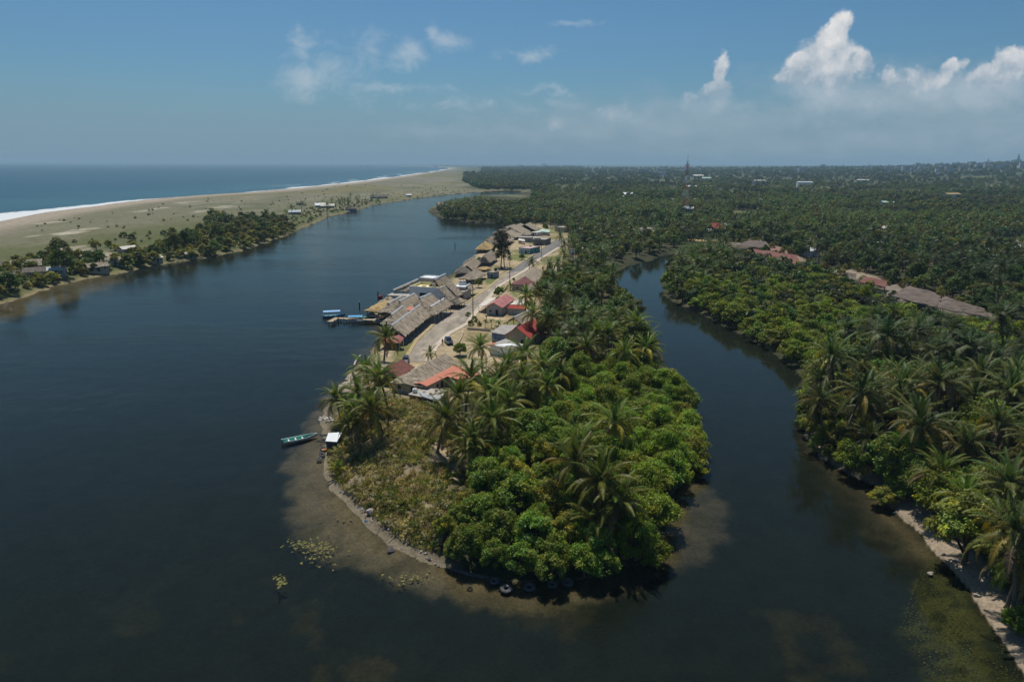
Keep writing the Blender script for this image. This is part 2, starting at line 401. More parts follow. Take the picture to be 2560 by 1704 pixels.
C = blend(C, (.085, .075, .03), lg*sstep(.62, .72, fbm(x*.12, y*.12, 83, 5))*sstep(105, 60, dist)*(1-sh)*.45)
al = sstep(-1.0, 2.5, sdf(x, y, ALGAE)+edge*.5)
C = blend(C, (.075, .085, .03), lg*al*(.35+.65*sstep(.40, .56, fbm(x*.7, y*.7, 84, 3))))
C = blend(C, (.05, .045, .025), lg*al*sstep(.58, .66, fbm(x*.09, y*.09, 85, 3)))
C *= (.88+.24*fbm(x*.9, y*.9, 91, 2))[:, None]

idx = np.arange(NR*NC, dtype=np.int32).reshape(NR, NC)
Q = np.stack([idx[:-1, :-1], idx[:-1, 1:], idx[1:, 1:], idx[1:, :-1]], -1).reshape(-1, 4)
def sheet(name, faces, zz, material, cols=None, extra=None):
    used = np.unique(faces); rem = np.full(NR*NC, -1, np.int32); rem[used] = np.arange(len(used), dtype=np.int32)
    f = rem[faces]; me = bpy.data.meshes.new(name)
    me.vertices.add(len(used))
    me.vertices.foreach_set('co', np.stack([x[used], y[used], zz[used]], -1).astype(np.float32).ravel())
    me.loops.add(f.size); me.loops.foreach_set('vertex_index', f.ravel().astype(np.int32))
    me.polygons.add(len(f)); me.polygons.foreach_set('loop_start', (np.arange(len(f))*4).astype(np.int32))
    me.polygons.foreach_set('use_smooth', np.ones(len(f), bool))
    if cols is not None:
        a = me.attributes.new('col', 'FLOAT_COLOR', 'POINT'); c = np.ones((len(used), 4), np.float32); c[:, :3] = cols[used]
        a.data.foreach_set('color', c.ravel())
    for k, v in (extra or {}).items():
        a = me.attributes.new(k, 'FLOAT', 'POINT'); a.data.foreach_set('value', v[used].astype(np.float32))
    me.materials.append(material); me.update(calc_edges=True)
    return tag(link(name, me), kind='structure')

m, t, out = newmat('earth'); b = t.new('ShaderNodeBsdfPrincipled')
at = t.new('ShaderNodeAttribute'); at.attribute_name = 'col'
po = t.coord('Position'); g1 = t.noise(po, 2.2, 6, .65); g2 = t.noise(po, .25, 5, .6)
k = t.math('ADD', t.math('MULTIPLY', g1, .7), t.math('MULTIPLY', g2, .5))
vv = t.ramp(k, .38, .86, .62, 1.42)
cmb = t.new('ShaderNodeCombineColor'); [t.lk(vv, cmb.inputs[i]) for i in range(3)]
t.lk(t.mix(1.0, at.outputs['Color'], cmb.outputs[0], 'MULTIPLY'), b.inputs['Base Color'])
b.inputs['Roughness'].default_value = .95; b.inputs['Specular IOR Level'].default_value = .15
t.lk(t.bump(g1, .6, .25), b.inputs['Normal']); t.lk(b.outputs[0], out.inputs[0]); EARTH = m
sheet('ground', Q, z, EARTH, C)

# ------------------------------------------------------------------ water
m, t, out = newmat('lagoon_water')
po = t.coord('Position')
rip = t.noise(t.scale3(po, (1, 1.6, 1)), .9, 5, .62); rip2 = t.noise(t.scale3(po, (1, 1.4, 1)), .16, 4, .55)
wind = t.ramp(t.noise(t.scale3(po, (.35, 1, 1)), .018, 4, .6), .38, .62, .25, 1.0)
sx = t.new('ShaderNodeSeparateXYZ'); t.lk(po, sx.inputs[0])
calm = t.ramp(sx.outputs[0], 40, 5, .22, 1.0)
hgt = t.math('MULTIPLY', t.math('ADD', t.math('MULTIPLY', rip, .35), t.math('MULTIPLY', rip2, .8)), t.math('MULTIPLY', t.math('MULTIPLY', wind, calm), 1.0))
bn = t.new('ShaderNodeBump'); bn.inputs['Strength'].default_value = .55; bn.inputs['Distance'].default_value = .35; t.lk(hgt, bn.inputs['Height'])
fr = t.new('ShaderNodeFresnel'); fr.inputs['IOR'].default_value = 1.30; t.lk(bn.outputs[0], fr.inputs['Normal'])
tr = t.new('ShaderNodeBsdfTransparent'); tr.inputs[0].default_value = (.66, .65, .57, 1)
gl = t.new('ShaderNodeBsdfGlossy'); gl.inputs['Roughness'].default_value = .07; t.lk(bn.outputs[0], gl.inputs['Normal'])
gl.inputs['Color'].default_value = (.80, .82, .77, 1)
mx = t.new('ShaderNodeMixShader'); t.lk(t.math('MULTIPLY', fr.outputs[0], .86), mx.inputs[0]); t.lk(tr.outputs[0], mx.inputs[1]); t.lk(gl.outputs[0], mx.inputs[2])
t.lk(mx.outputs[0], out.inputs[0]); WATER = m
spac = np.abs(Y.ravel())*.009+1.0
lm = (dl < 2.5*spac) & (ds > 60)
lf = lm[Q].any(1)
sheet('lagoon', Q[lf], np.zeros_like(x), WATER)

m, t, out = newmat('sea_water'); b = t.new('ShaderNodeBsdfPrincipled')
po = t.coord('Position')
fa = t.new('ShaderNodeAttribute'); fa.attribute_name = 'foam'
fn = t.noise(t.scale3(po, (1, .5, 1)), .12, 6, .68)
foam = t.ramp(t.math('ADD', fa.outputs['Fac'], t.math('MULTIPLY', t.math('SUBTRACT', fn, .5), 1.6)), .45, .75)
sw = t.noise(t.scale3(po, (.25, 1, 1)), .004, 5, .6)
ws = t.noise(t.scale3(po, (.3, 1, 1)), .035, 5, .6)
c = t.mix(t.ramp(sw, .35, .65), (.003, .048, .082), (.007, .068, .105))
c = t.mix(t.ramp(ws, .55, .75, 0, .25), c, (.06, .15, .18))
sa = t.new('ShaderNodeAttribute'); sa.attribute_name = 'shoal'
c = t.mix(t.math('MULTIPLY', sa.outputs['Fac'], .22), c, (.07, .20, .20))
t.lk(t.mix(foam, c, (.72, .72, .70)), b.inputs['Base Color'])
b.inputs['Roughness'].default_value = .38; b.inputs['IOR'].default_value = 1.33; b.inputs['Specular IOR Level'].default_value = .28
t.lk(t.bump(t.math('ADD', ws, t.noise(po, .25, 3)), .5, 1.5), b.inputs['Normal']); t.lk(b.outputs[0], out.inputs[0])
off = -ds+ (fbm(x*.02, y*.008, 95, 4)-.5)*40*np.clip(dist/1200, .8, 3)
near = sstep(1300, 700, dist)
fo = sstep(46+58*near, 10+36*near, off)*(off > -60)
br = sstep(.47, .62, fbm(x*.03, y*.008, 96, 5))
for k, w in ((62, 12), (105, 10)):
    s_ = np.clip(dist/2500, 1, 5)**.5
    fo = np.maximum(fo, (.95-k*.004)*np.exp(-((off-k*s_)/(w*s_))**2)*br*sstep(900, 1700, dist)); br = sstep(.50, .62, fbm(x*.03+k, y*.009, 97, 5))
lm = (ds < 2.5*spac+10)
sheet('sea', Q[lm[Q].any(1)], np.full_like(x, .05), m, None, {'foam': fo, 'shoal': sstep(420, 40, off)*.8})
# ------------------------------------------------------------------ plant shapes
BARK = mat('palm_bark', (.20, .165, .12), .9, .4, 3, (1, 1, 6), .6)
BARK2 = mat('bark', (.13, .10, .075), .9, .45, 4, (1, 1, .6), .6)
PLEAF = leafmat('palm_leaf', (1, 1, 1), .30, .32, .42)
LEAF = leafmat('tree_leaf', (1, 1, 1), .30, .30, .5)
DRYL = leafmat('dry_leaf', (1, 1, 1), .22, .3, .8)

def unit(v): return v/np.maximum(np.linalg.norm(v, axis=-1, keepdims=True), 1e-9)
def frond(g, L, e0, bend, nl, ll, lw, col, two=True, ragged=.0):
    """one feather leaf in the x-z plane, growing from the origin; returns quads and colours"""
    n = 14; tt = np.linspace(0, 1, n+1); e = e0-bend*tt**1.35
    dx = np.cos(e)*L/n; dz = np.sin(e)*L/n
    px = np.concatenate([[0], np.cumsum(dx[:-1])]); pz = np.concatenate([[0], np.cumsum(dz[:-1])])
    side = g.normal(0, .05)*L; py = side*tt**2
    P = np.stack([px, py, pz], -1); T = unit(np.gradient(P, axis=0))
    V = []; Cc = []
    w = .055*(1-.75*tt)*max(1, lw/.09)**.5
    S = np.array([0, 1, 0.])
    for i in range(n):
        V.append([P[i]-S*w[i], P[i]+S*w[i], P[i+1]+S*w[i+1], P[i+1]-S*w[i+1]])
        Cc.append(np.array(col)*np.array([1.7, 1.4, 1.5]))
    ti = np.linspace(.13, .985, nl)
    for sgn in (-1, 1):
        p = np.stack([np.interp(ti, tt, P[:, k]) for k in range(3)], -1)
        T_ = unit(np.stack([np.interp(ti, tt, T[:, k]) for k in range(3)], -1))
        N_ = unit(np.cross(T_, S))
        fwd = np.interp(ti, [0, .6, 1], [.55, .75, 1.5])[:, None]+g.normal(0, .10, (nl, 1))
        ln = (ll*np.interp(ti, [0, .12, .35, .65, 1], [.45, .8, 1, .85, .3])*g.uniform(.8, 1.1, nl))[:, None]
        if ragged: ln = ln*np.where(g.random((nl, 1)) < ragged, .25, 1)
        up = .22+g.normal(0, .12, (nl, 1))
        d0 = unit(S*sgn+T_*fwd-N_*0+np.array([0, 0, 1.])*up)
        mid = p+d0*ln*.5
        d1 = unit(d0+np.array([0, 0, -1.])*g.uniform(1.0, 2.2, (nl, 1)))
        tip = mid+d1*ln*.55
        wv = unit(np.cross(d0, N_+.3*T_))*lw*.5
        cc = np.array(col)[None, :]*g.uniform(.75, 1.25, (nl, 1))
        if two:
            V += list(np.stack([p-wv*.7, p+wv*.7, mid+wv, mid-wv], 1)); V += list(np.stack([mid-wv, mid+wv, tip+wv*.2, tip-wv*.2], 1))
            Cc += list(cc); Cc += list(cc*np.array([1.1, 1.05, 1]))
        else:
            tip = p+unit(d0+d1)*ln
            V += list(np.stack([p-wv*.8, p+wv*.8, tip+wv*.45, tip-wv*.45], 1)); Cc += list(cc)
    return np.array(V), np.array(Cc)
def palm_crown(seed, nf=25, L=5.0, nl=34, ll=.95, lw=.10, two=True, yellow=.25, dead=.12, wind=0):
    g = np.random.default_rng(seed); V = []; Cs = []
    for k in range(nf):
        a = k/(nf-1)                                              # 0 newest, upright ... 1 oldest, hanging
        e0 = math.radians(86-112*a**.95+g.normal(0, 9)); bend = math.radians(38+58*min(1, a*1.3)+g.normal(0, 14))
        Lk = L*(.72+.30*min(1, a*3))*g.uniform(.88, 1.08)
        r = g.random()
        base = np.array([.150, .158, .034])*g.uniform(.75, 1.2)
        if a < .25: base = np.array([.105, .15, .032])*g.uniform(.85, 1.15)
        if a > .55 and r < yellow: base = np.array([.30, .235, .045])*g.uniform(.7, 1.1)
        if a > .8 and r > 1-dead*3: base = np.array([.20, .145, .075])*g.uniform(.7, 1.1)
        v, c = frond(g, Lk, e0, bend, nl, ll, lw, base, two, .08*a)
        az = k*2.39996+g.normal(0, .2); az = az+wind*math.sin(az); ca, sa = math.cos(az), math.sin(az)
        v = np.stack([v[..., 0]*ca-v[..., 1]*sa, v[..., 0]*sa+v[..., 1]*ca, v[..., 2]], -1)
        V.append(v); Cs.append(c)
    return np.concatenate(V), np.concatenate(Cs)
def trunk_mesh(name, pts, rad, material, n=7, limbs=()):
    mb = MB(); mb.tube(pts, rad, n)
    for lp, lr in limbs: mb.tube(lp, lr, 5)
    o = mb.build(name, material, smooth=True); me = o.data; bpy.data.objects.remove(o); return me
def palm_trunk(h, lean, seed):
    g = random.Random(seed); P = []; Rr = []
    for i in range(9):
        a = i/8; P.append((lean*a**1.6, .12*math.sin(a*3+g.random()), -.4+(h+.4)*a)); Rr.append(.26-.12*a+(.12 if i == 0 else 0))
    return trunk_mesh('palm_trunk', P, Rr, BARK), (lean, P[-1][1], h)

def crown_leaves(g, lobes, n, size, base, vary=.22, up=.35, fill=.72):
    """leaves spread over and through a set of lobes (x,y,z,rx,rz)"""
    lobes = np.array(lobes); vol = lobes[:, 3]**2; pick = g.choice(len(lobes), n, p=vol/vol.sum())
    lb = lobes[pick]; dvec = unit(g.normal(0, 1, (n, 3))+np.array([0, 0, up])); rr = np.where(g.random(n) < .8, g.uniform(fill, 1.06, n), g.uniform(.2, fill, n))[:, None]
    lumps = 1+.20*np.sin(dvec[:, :1]*5+pick[:, None])*np.cos(dvec[:, 1:2]*6+pick[:, None]*2)
    c = lb[:, :3]+dvec*rr*lumps*np.stack([lb[:, 3], lb[:, 3], lb[:, 4]], -1)
    nn = unit(dvec*.8+g.normal(0, .55, (n, 3))+np.array([0, 0, .45]))
    t = unit(np.cross(nn, unit(g.normal(0, 1, (n, 3))))); b = np.cross(nn, t)
    s = (size*g.uniform(.6, 1.25, n))[:, None]
    V = np.stack([c-t*s*.62, c-b*s*.34+nn*s*.08, c+t*s*.62, c+b*s*.34+nn*s*.08], 1)
    lobcol = g.uniform(1-vary, 1+vary, (len(lobes), 1))*np.stack([g.uniform(.85, 1.2, len(lobes)), np.ones(len(lobes)), g.uniform(.8, 1.2, len(lobes))], -1)
    col = np.array(base)[None, :]*lobcol[pick]*g.uniform(.72, 1.3, (n, 1))
    old = g.random(n) < .05; col[old] = col[old]*np.array([2.0, 1.5, .9])
    return V, col
def dome(g, nl, W, H, z0, flat=.55, lobr=(.22, .36), under=-.1):
    """lobe centres over a rounded crown W across and H deep whose underside is at z0"""
    L = []
    for i in range(nl):
        a = i*2.39996+g.normal(0, .3); k = math.sqrt((i+.5)/nl); el = (1-k**2)
        r = W*.5*k*.78*g.uniform(.85, 1.1); lr = W*g.uniform(*lobr)*.5
        L.append((r*math.cos(a), r*math.sin(a), z0+H*(.28+.52*el)+g.normal(0, H*.07), lr, lr*flat*g.uniform(.85, 1.2)))
    for i in range(max(4, nl//3)):
        a = g.uniform(0, 6.28); r = W*.5*g.uniform(.55, .8); lr = W*g.uniform(*lobr)*.42
        L.append((r*math.cos(a), r*math.sin(a), z0+H*g.uniform(.12, .3), lr, lr*flat))
    return L
KINDS = {}
def kind(name, obj, part_trunk, variants): KINDS[name] = (obj, part_trunk, variants)
def make_tree(seed, W, H, z0, nlob, nleaf, size, base, tr=.22, flat=.6, mt=LEAF, lobr=(.24, .4), sparse=.72, up=.35, vary=.22):
    g = np.random.default_rng(seed); lobes = dome(g, nlob, W, H, z0, flat, lobr)
    V, c = crown_leaves(g, lobes, nleaf, size, base, vary, up, sparse)
    cm = quads_mesh('crown', V, c, mt)
    limbs = []
    for i in range(5):
        l = lobes[int(g.integers(len(lobes)))]; b0 = z0*.55+.2
        limbs.append(([(0, 0, b0*g.uniform(.5, 1)), (l[0]*.5, l[1]*.5, (b0+l[2])*.5+.2), (l[0], l[1], l[2])], [tr*.6, tr*.4, tr*.12]))
    tm = trunk_mesh('trunk', [(0, 0, -.5), (.1*tr, .1, z0*.6), (g.normal(0, .2), g.normal(0, .2), z0+H*.5)], [tr*1.3, tr, tr*.5], BARK2, 7, limbs)
    return (tm, cm, (0, 0, 0))
def merged(tm, cm, off, name):
    o1 = bpy.data.objects.new('a', tm); me = bpy.data.meshes.new(name)
    bm = bmesh.new(); bm.from_mesh(tm); nf = len(bm.faces)
    me2 = cm.copy(); me2.transform(Matrix.Translation(off)); bm.from_mesh(me2)
    for i, f in enumerate(bm.faces): f.material_index = 0 if i < nf else 1
    bm.to_mesh(me); bm.free(); me.materials.append(tm.materials[0]); me.materials.append(cm.materials[0])
    bpy.data.objects.remove(o1); bpy.data.meshes.remove(me2); return me

PLEAF2 = leafmat('palm_leaf_dull_dim', (.70, .70, .98), .22, .34, .5); LEAF2 = leafmat('tree_leaf_dull_dim', (.80, .80, .92), .22, .34, .55); LEAF3 = leafmat('mangrove_leaf_dark', (1.12, 1.12, 1.05), .28, .30, .5)  # dull palm and tree leaves: greyer, right-bank dimness tinted into the colour
def remat(lst, m_):
    o = []
    for tm_, cm_, of_ in lst:
        c2_ = cm_.copy(); c2_.materials.clear(); c2_.materials.append(m_); o.append((tm_, c2_, of_))
    return o
# palms: near (every leaflet), middle and far versions
NEARP = []
for i, (h, ln) in enumerate(((7.6, .5), (8.6, 1.6), (6.6, -.6), (9.4, 1.0), (7.2, 2.6))):
    V, c = palm_crown(100+i, 30+i % 3*2, 4.9+.2*(i % 3), 42, .86, .075, True, .34 if i % 2 else .2, .16)
    tm, top = palm_trunk(h, ln, i); NEARP.append((tm, quads_mesh('palm_crown', V, c, PLEAF), top))
MIDP = []
for i, (h, ln, nf_, Lf, wi) in enumerate(((8, .6, 25, 4.8, 0), (9, 1.4, 30, 5.2, .5), (7, -.5, 17, 4.2, .2), (9.6, .3, 22, 5.0, -.6), (8.4, 2.2, 27, 4.5, .7), (6.2, .8, 20, 5.3, .3))):
    V, c = palm_crown(200+i, nf_, Lf, 19, .9, .17, False, .12, .16+.2*(i % 3 == 2), wi); c = c*np.array([.66, .74, .88])  # middle palms greyer, with the right side's dimness put into leaf colour
    tm, top = palm_trunk(h, ln, 10+i); MIDP.append((tm, quads_mesh('palm_crown', V, c, PLEAF), top))
YOUNGP = []
for i in range(2):
    V, c = palm_crown(300+i, 14, 2.7, 26, .7, .08, True, .75, .02)
    V[..., 2] += 0; c = c*np.array([1.25, 1.25, .9]); tm, top = palm_trunk(1.5+.5*i, .3, 20+i); YOUNGP.append((tm, quads_mesh('palm_crown', V, c, PLEAF), top))
FARP = []
for i in range(3):
    V, c = palm_crown(400+i, 16, 4.8, 5, 1.1, .55, False, .2, .1)
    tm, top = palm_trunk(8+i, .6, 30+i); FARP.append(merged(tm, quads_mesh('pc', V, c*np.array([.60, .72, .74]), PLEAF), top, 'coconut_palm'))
GREEN = (.085, .125, .026); BRIGHT = (.19, .228, .038); DEEP = (.048, .085, .022); OLIVE = (.13, .13, .04)
NEARM = [make_tree(500+i, 9, 6.2, 1.2, 30, 8500, .32, BRIGHT if i % 2 else (.16, .212, .036), .2, .7, lobr=(.16, .34), sparse=.5) for i in range(4)]
NEARB = [make_tree(520+i, 8, 5.6, 2.0, 28, 7500, .36, (.158, .212, .044) if i != 2 else (.24, .24, .052), .22, .75, lobr=(.16, .36), sparse=.5) for i in range(4)]
MIDM = [make_tree(540+i, 9, 5.4, .9, 22, 2600, .52, ((.135, .175, .030), (.11, .155, .03), (.155, .18, .034))[i], .2, .65, lobr=(.18, .36), sparse=.5) for i in range(3)]
MIDB = [make_tree(560+i, 8.5, 6.5, 2.4, 20, 2400, .54, ((.07, .11, .026), (.09, .125, .03), (.115, .125, .034))[i], .22, .75, lobr=(.2, .38), sparse=.5) for i in range(3)]
FARM = [merged(*make_tree(580+i, 9, 5.5, .8, 10, 420, 1.15, ((.055, .092, .022), (.045, .078, .022))[i], .2, .6), 'mangrove_tree') for i in range(2)]
FARB = [merged(*make_tree(590+i, 10, 7, 1.5, 9, 360, 1.25, ((.052, .088, .026), (.078, .105, .03), (.046, .07, .028), (.115, .13, .04), (.066, .08, .042))[i], .25, .7), 'broadleaf_tree') for i in range(5)]
SCRUB = [make_tree(600+i, 5, 3.6, .3, 9, 1100, .5, ((.15, .165, .04), (.22, .20, .05), (.10, .13, .036))[i], .12, .7) for i in range(3)]
BUSH = [make_tree(610+i, 3.2, 2.3, .15, 7, 1300, .26, ((.12, .15, .03), (.16, .15, .045), (.075, .115, .025))[i], .06, .7) for i in range(3)]
BARE = [make_tree(620, 6, 4.5, 1.5, 9, 700, .3, (.20, .15, .10), .16, .7, DRYL)]
FEATHER = None
def feather_tree():
    """tall drooping she-oak: long limbs clothed in thin grey-green sprays"""
    g = np.random.default_rng(77); lob = []
    for i in range(34):
        a = i*2.4; zz = 4.5+12.0*(i/33)**.9; r = (4.4*(1-((zz-9)/9.5)**2 if zz > 9 else 1)**.5 if zz < 18 else .6)*g.uniform(.35, .95)
        lob.append((r*math.cos(a), r*math.sin(a), zz, 1.5*g.uniform(.8, 1.2), 1.7))
    V, c = crown_leaves(g, lob, 5200, .5, (.075, .080, .038), .2, .1, .3)
    tm = trunk_mesh('trunk', [(-.6, 0, -.4), (-.3, 0, 4), (0, 0, 9), (.3, .2, 16)], [.32, .26, .2, .06], BARK2, 8,
        [([(1.2, 0, -.3), (.9, .2, 4), (.5, 1, 10)], [.26, .2, .06])]+[([(0, 0, 5+.4*i), (lob[i*2][0]*.6, lob[i*2][1]*.6, lob[i*2][2]-.2), lob[i*2][:3]], [.12, .07, .03]) for i in range(14)])
    return tm, quads_mesh('crown', V, c, DRYL), (0, 0, 0)

def plant(name, var, p, rz, s, label, cat, group=None, sub=True):
    """one plant: an Empty at its foot, trunk and crown below it"""
    r = thing(name, label, cat, p, rz, group, s)
    if name == 'coconut_palm': r.rotation_euler = (rnd.gauss(0, .06), rnd.gauss(0, .06), rz)
    o = link('trunk', var[0], r); c = link('crown', var[1], r); c.location = var[2]
    return r

# ------------------------------------------------------------------ plants one by one round the point
def pz(conv, px, h): return G(conv(*px), h)
def palm_at(px, conv, h, var, s, label, rz=None, group='coconut palms on the point', young=False):
    """px is where the heart of the crown shows; its foot stands under it"""
    s *= 1.0 if young else 1.25
    lst = YOUNGP if young else NEARP; v = lst[var % len(lst)]
    rz = rnd.uniform(0, 6.28) if rz is None else rz
    p = None; zg = VZ
    for _ in range(3):
        top = G(conv(*px), zg+v[2][2]*s if h is None else zg+h)
        off = Matrix.Rotation(rz, 3, 'Z') @ Vector((v[2][0], v[2][1], 0))*s
        zg = gz((top.x-off.x, top.y-off.y))
    r = plant('coconut_palm', v, (top.x-off.x, top.y-off.y, zg), rz, s, label, 'palm', group)
    if h is not None:
        for ch in r.children:
            if ch.name.startswith('trunk'): ch.scale.z = h/(s*v[2][2])
            else: ch.location.z = h/s
    return r
PL = [
 ((1225, 725), D, 8.5, 2, .85, 'coconut palm overlapping the end of the scarlet lean-to roof'),
 ((1238, 668), D, 8.5, 1, .85, 'coconut palm rising just behind the thatched wing of the tiled house'),
 ((1262, 690), D, 8.5, 3, .9, 'coconut palm in the belt right behind the grey board house'),
 ((1262, 730), D, 8, 0, .85, 'coconut palm behind the capped thatch by the planted lot'),
 ((1288, 542), D, 7, 1, .8, 'coconut palm at the far end of the asphalt on its right side'),
 ((1302, 562), D, 7, 3, .8, 'coconut palm in the group right of the far asphalt'),
 ((1297, 582), D, 6, 2, .75, 'low coconut palm by the dirt lot right of the far asphalt'),
 ((1316, 548), D, 7.5, 4, .8, 'coconut palm in front of the unfinished block house'),
 ((1268, 503), D, 7.5, 0, .8, 'coconut palm behind the purple-walled house'),
 ((1232, 502), D, 7.5, 2, .75, 'coconut palm behind the pale green roof'),
 ((1305, 522), D, 8, 1, .8, 'coconut palm standing right of the purple-walled house'),
 ((1205, 497), D, 7.5, 3, .75, 'coconut palm behind the farthest thatched gable'),
 ((840, 850), D, 8.5, 3, .92, 'tallest coconut palm at the back of the lagoon corner clump'),
 ((815, 938), D, 6.5, 0, .8, 'coconut palm between the small dark palm and the yellow-tipped one'),
 ((1055, 915), D, 7, 1, .9, 'coconut palm at the knoll end of the clump right of the orange roof'),
 ((1118, 905), D, 8, 4, .95, 'coconut palm in the front row of the clump right of the orange roof'),
 ((1165, 838), D, 9, 2, .95, 'coconut palm just left below the large red-roof palm'),
 ((1205, 880), D, 8, 1, .95, 'coconut palm with crossing fronds under the large red-roof palm'),
 ((1290, 860), D, 7.5, 3, .85, 'coconut palm at the inland edge of the bright mangroves'),
 ((1330, 1030), D, 8, 2, .95, 'coconut palm between the star-shaped palm and the leaning one'),
 ((882, 778), D, 7.5, 0, 1.0, 'dark coconut palm with one yellow frond beside the red sheet roof on the lagoon shore'),
 ((868, 872), D, 8, 1, 1.02, 'tall dark coconut palm rising behind the yellowish ones at the lagoon corner of the point'),
 ((778, 918), D, 6, 2, .8, 'small dark coconut palm nearest the lagoon water on the left shore'),
 ((862, 940), D, 6.5, 1, 1.0, 'yellow-tipped coconut palm standing at the top edge of the dry knoll'),
 ((815, 975), D, 6, 3, .72, 'coconut palm with orange hanging fronds leaning over the white-roofed hut'),
 ((830, 905), D, 7, 4, .9, 'coconut palm squeezed between the yellow-tipped palm and the tall dark palm'),
 ((1104, 800), D, 7, 2, .85, 'slim coconut palm standing in front of the low grey-roofed house'),
 ((1196, 812), D, 9, 0, 1.08, 'large coconut palm covering the front of the bright red roof'),
 ((1080, 874), D, 8.5, 3, 1.05, 'coconut palm hiding the right end of the orange roof'),
 ((1150, 875), D, 8.5, 1, 1.02, 'dark coconut palm in the thick of the clump right of the orange roof'),
 ((1246, 850), D, 8.5, 4, 1.02, 'coconut palm with long hanging fronds right of the red-roof palm'),
 ((1255, 890), D, 7.5, 0, .95, 'lower coconut palm with bare hanging fronds above the green mangroves'),
 ((1012, 965), D, 6.5, 2, .95, 'bright coconut palm standing on top of the dry knoll'),
 ((1128, 965), D, 7, 1, .95, 'coconut palm at the right rim of the dry knoll above the leafy trees'),
 ((1096, 1012), D, 5.5, 3, .85, 'short coconut palm below the rim of the knoll with arching fronds'),
 ((1080, 1040), D, 4, 2, .75, 'low yellowish coconut palm lowest on the right flank of the knoll'),
 ((1175, 925), D, 7.5, 3, .95, 'coconut palm deep in shade between the knoll clump and the mangroves'),
 ((1405, 972), D, 8.5, 0, 1.10, 'star-shaped coconut palm standing alone above the bright mangroves'),
 ((1342, 1062), D, 9, 4, 1.0, 'leaning coconut palm with long bare fronds left of the biggest palm'),
 ((1398, 1112), D, 9, 3, 1.05, 'biggest coconut palm in front of the mangroves at the tip of the point'),
 ((1372, 1195), D, 5.5, 1, .85, 'low coconut palm with yellowing skirt under the biggest palm'),
 ((1425, 1150), D, 7.5, 2, .95, 'coconut palm half hidden behind the biggest palm on its creek side'),
 ((1464, 745), D, 8.5, 1, 1.0, 'coconut palm overlooking the creek, topmost of the creek-side clump'),
 ((1444, 775), D, 8, 0, .95, 'coconut palm in the creek-side clump with its crown over the water'),
 ((1486, 800), D, 8, 3, 1.0, 'coconut palm with fronds hanging lowest over the creek'),
 ((1399, 772), D, 8.5, 2, .98, 'coconut palm in the middle of the creek-side clump'),
 ((1375, 768), D, 8.5, 4, .98, 'coconut palm at the village side of the creek-side clump'),
 ((1414, 735), D, 8.5, 3, .92, 'coconut palm at the back of the creek-side clump'),
 ((1350, 800), D, 7.5, 1, .92, 'coconut palm leaning toward the big round tree beside the mangroves'),
 ((1436, 812), D, 8, 4, .95, 'coconut palm directly behind the crest of the bright mangroves'),
 ((1210, 680), D, 8, 0, .95, 'coconut palm with yellow hanging fronds over the small bright red shed'),
]
for i, (px, cv, h, var, s, lb) in enumerate(PL): palm_at(px, cv, h, var, s, lb)
palm_at((778, 1078), D, 1.5, 0, .95, 'small yellow young palm at the water side of the dry knoll', young=True)
palm_at((990, 812), D, 3.0, 1, 1.15, 'small bright young palm by the end of the road', young=True)
palm_at((1175, 655), D, 2.5, 1, .9, 'young palm under the round green tree by the road', young=True)
palm_at(zC(1740, 950), lambda a, b: (a, b), 5, 2, .75, 'coconut palm standing at the road edge by the concrete slab')

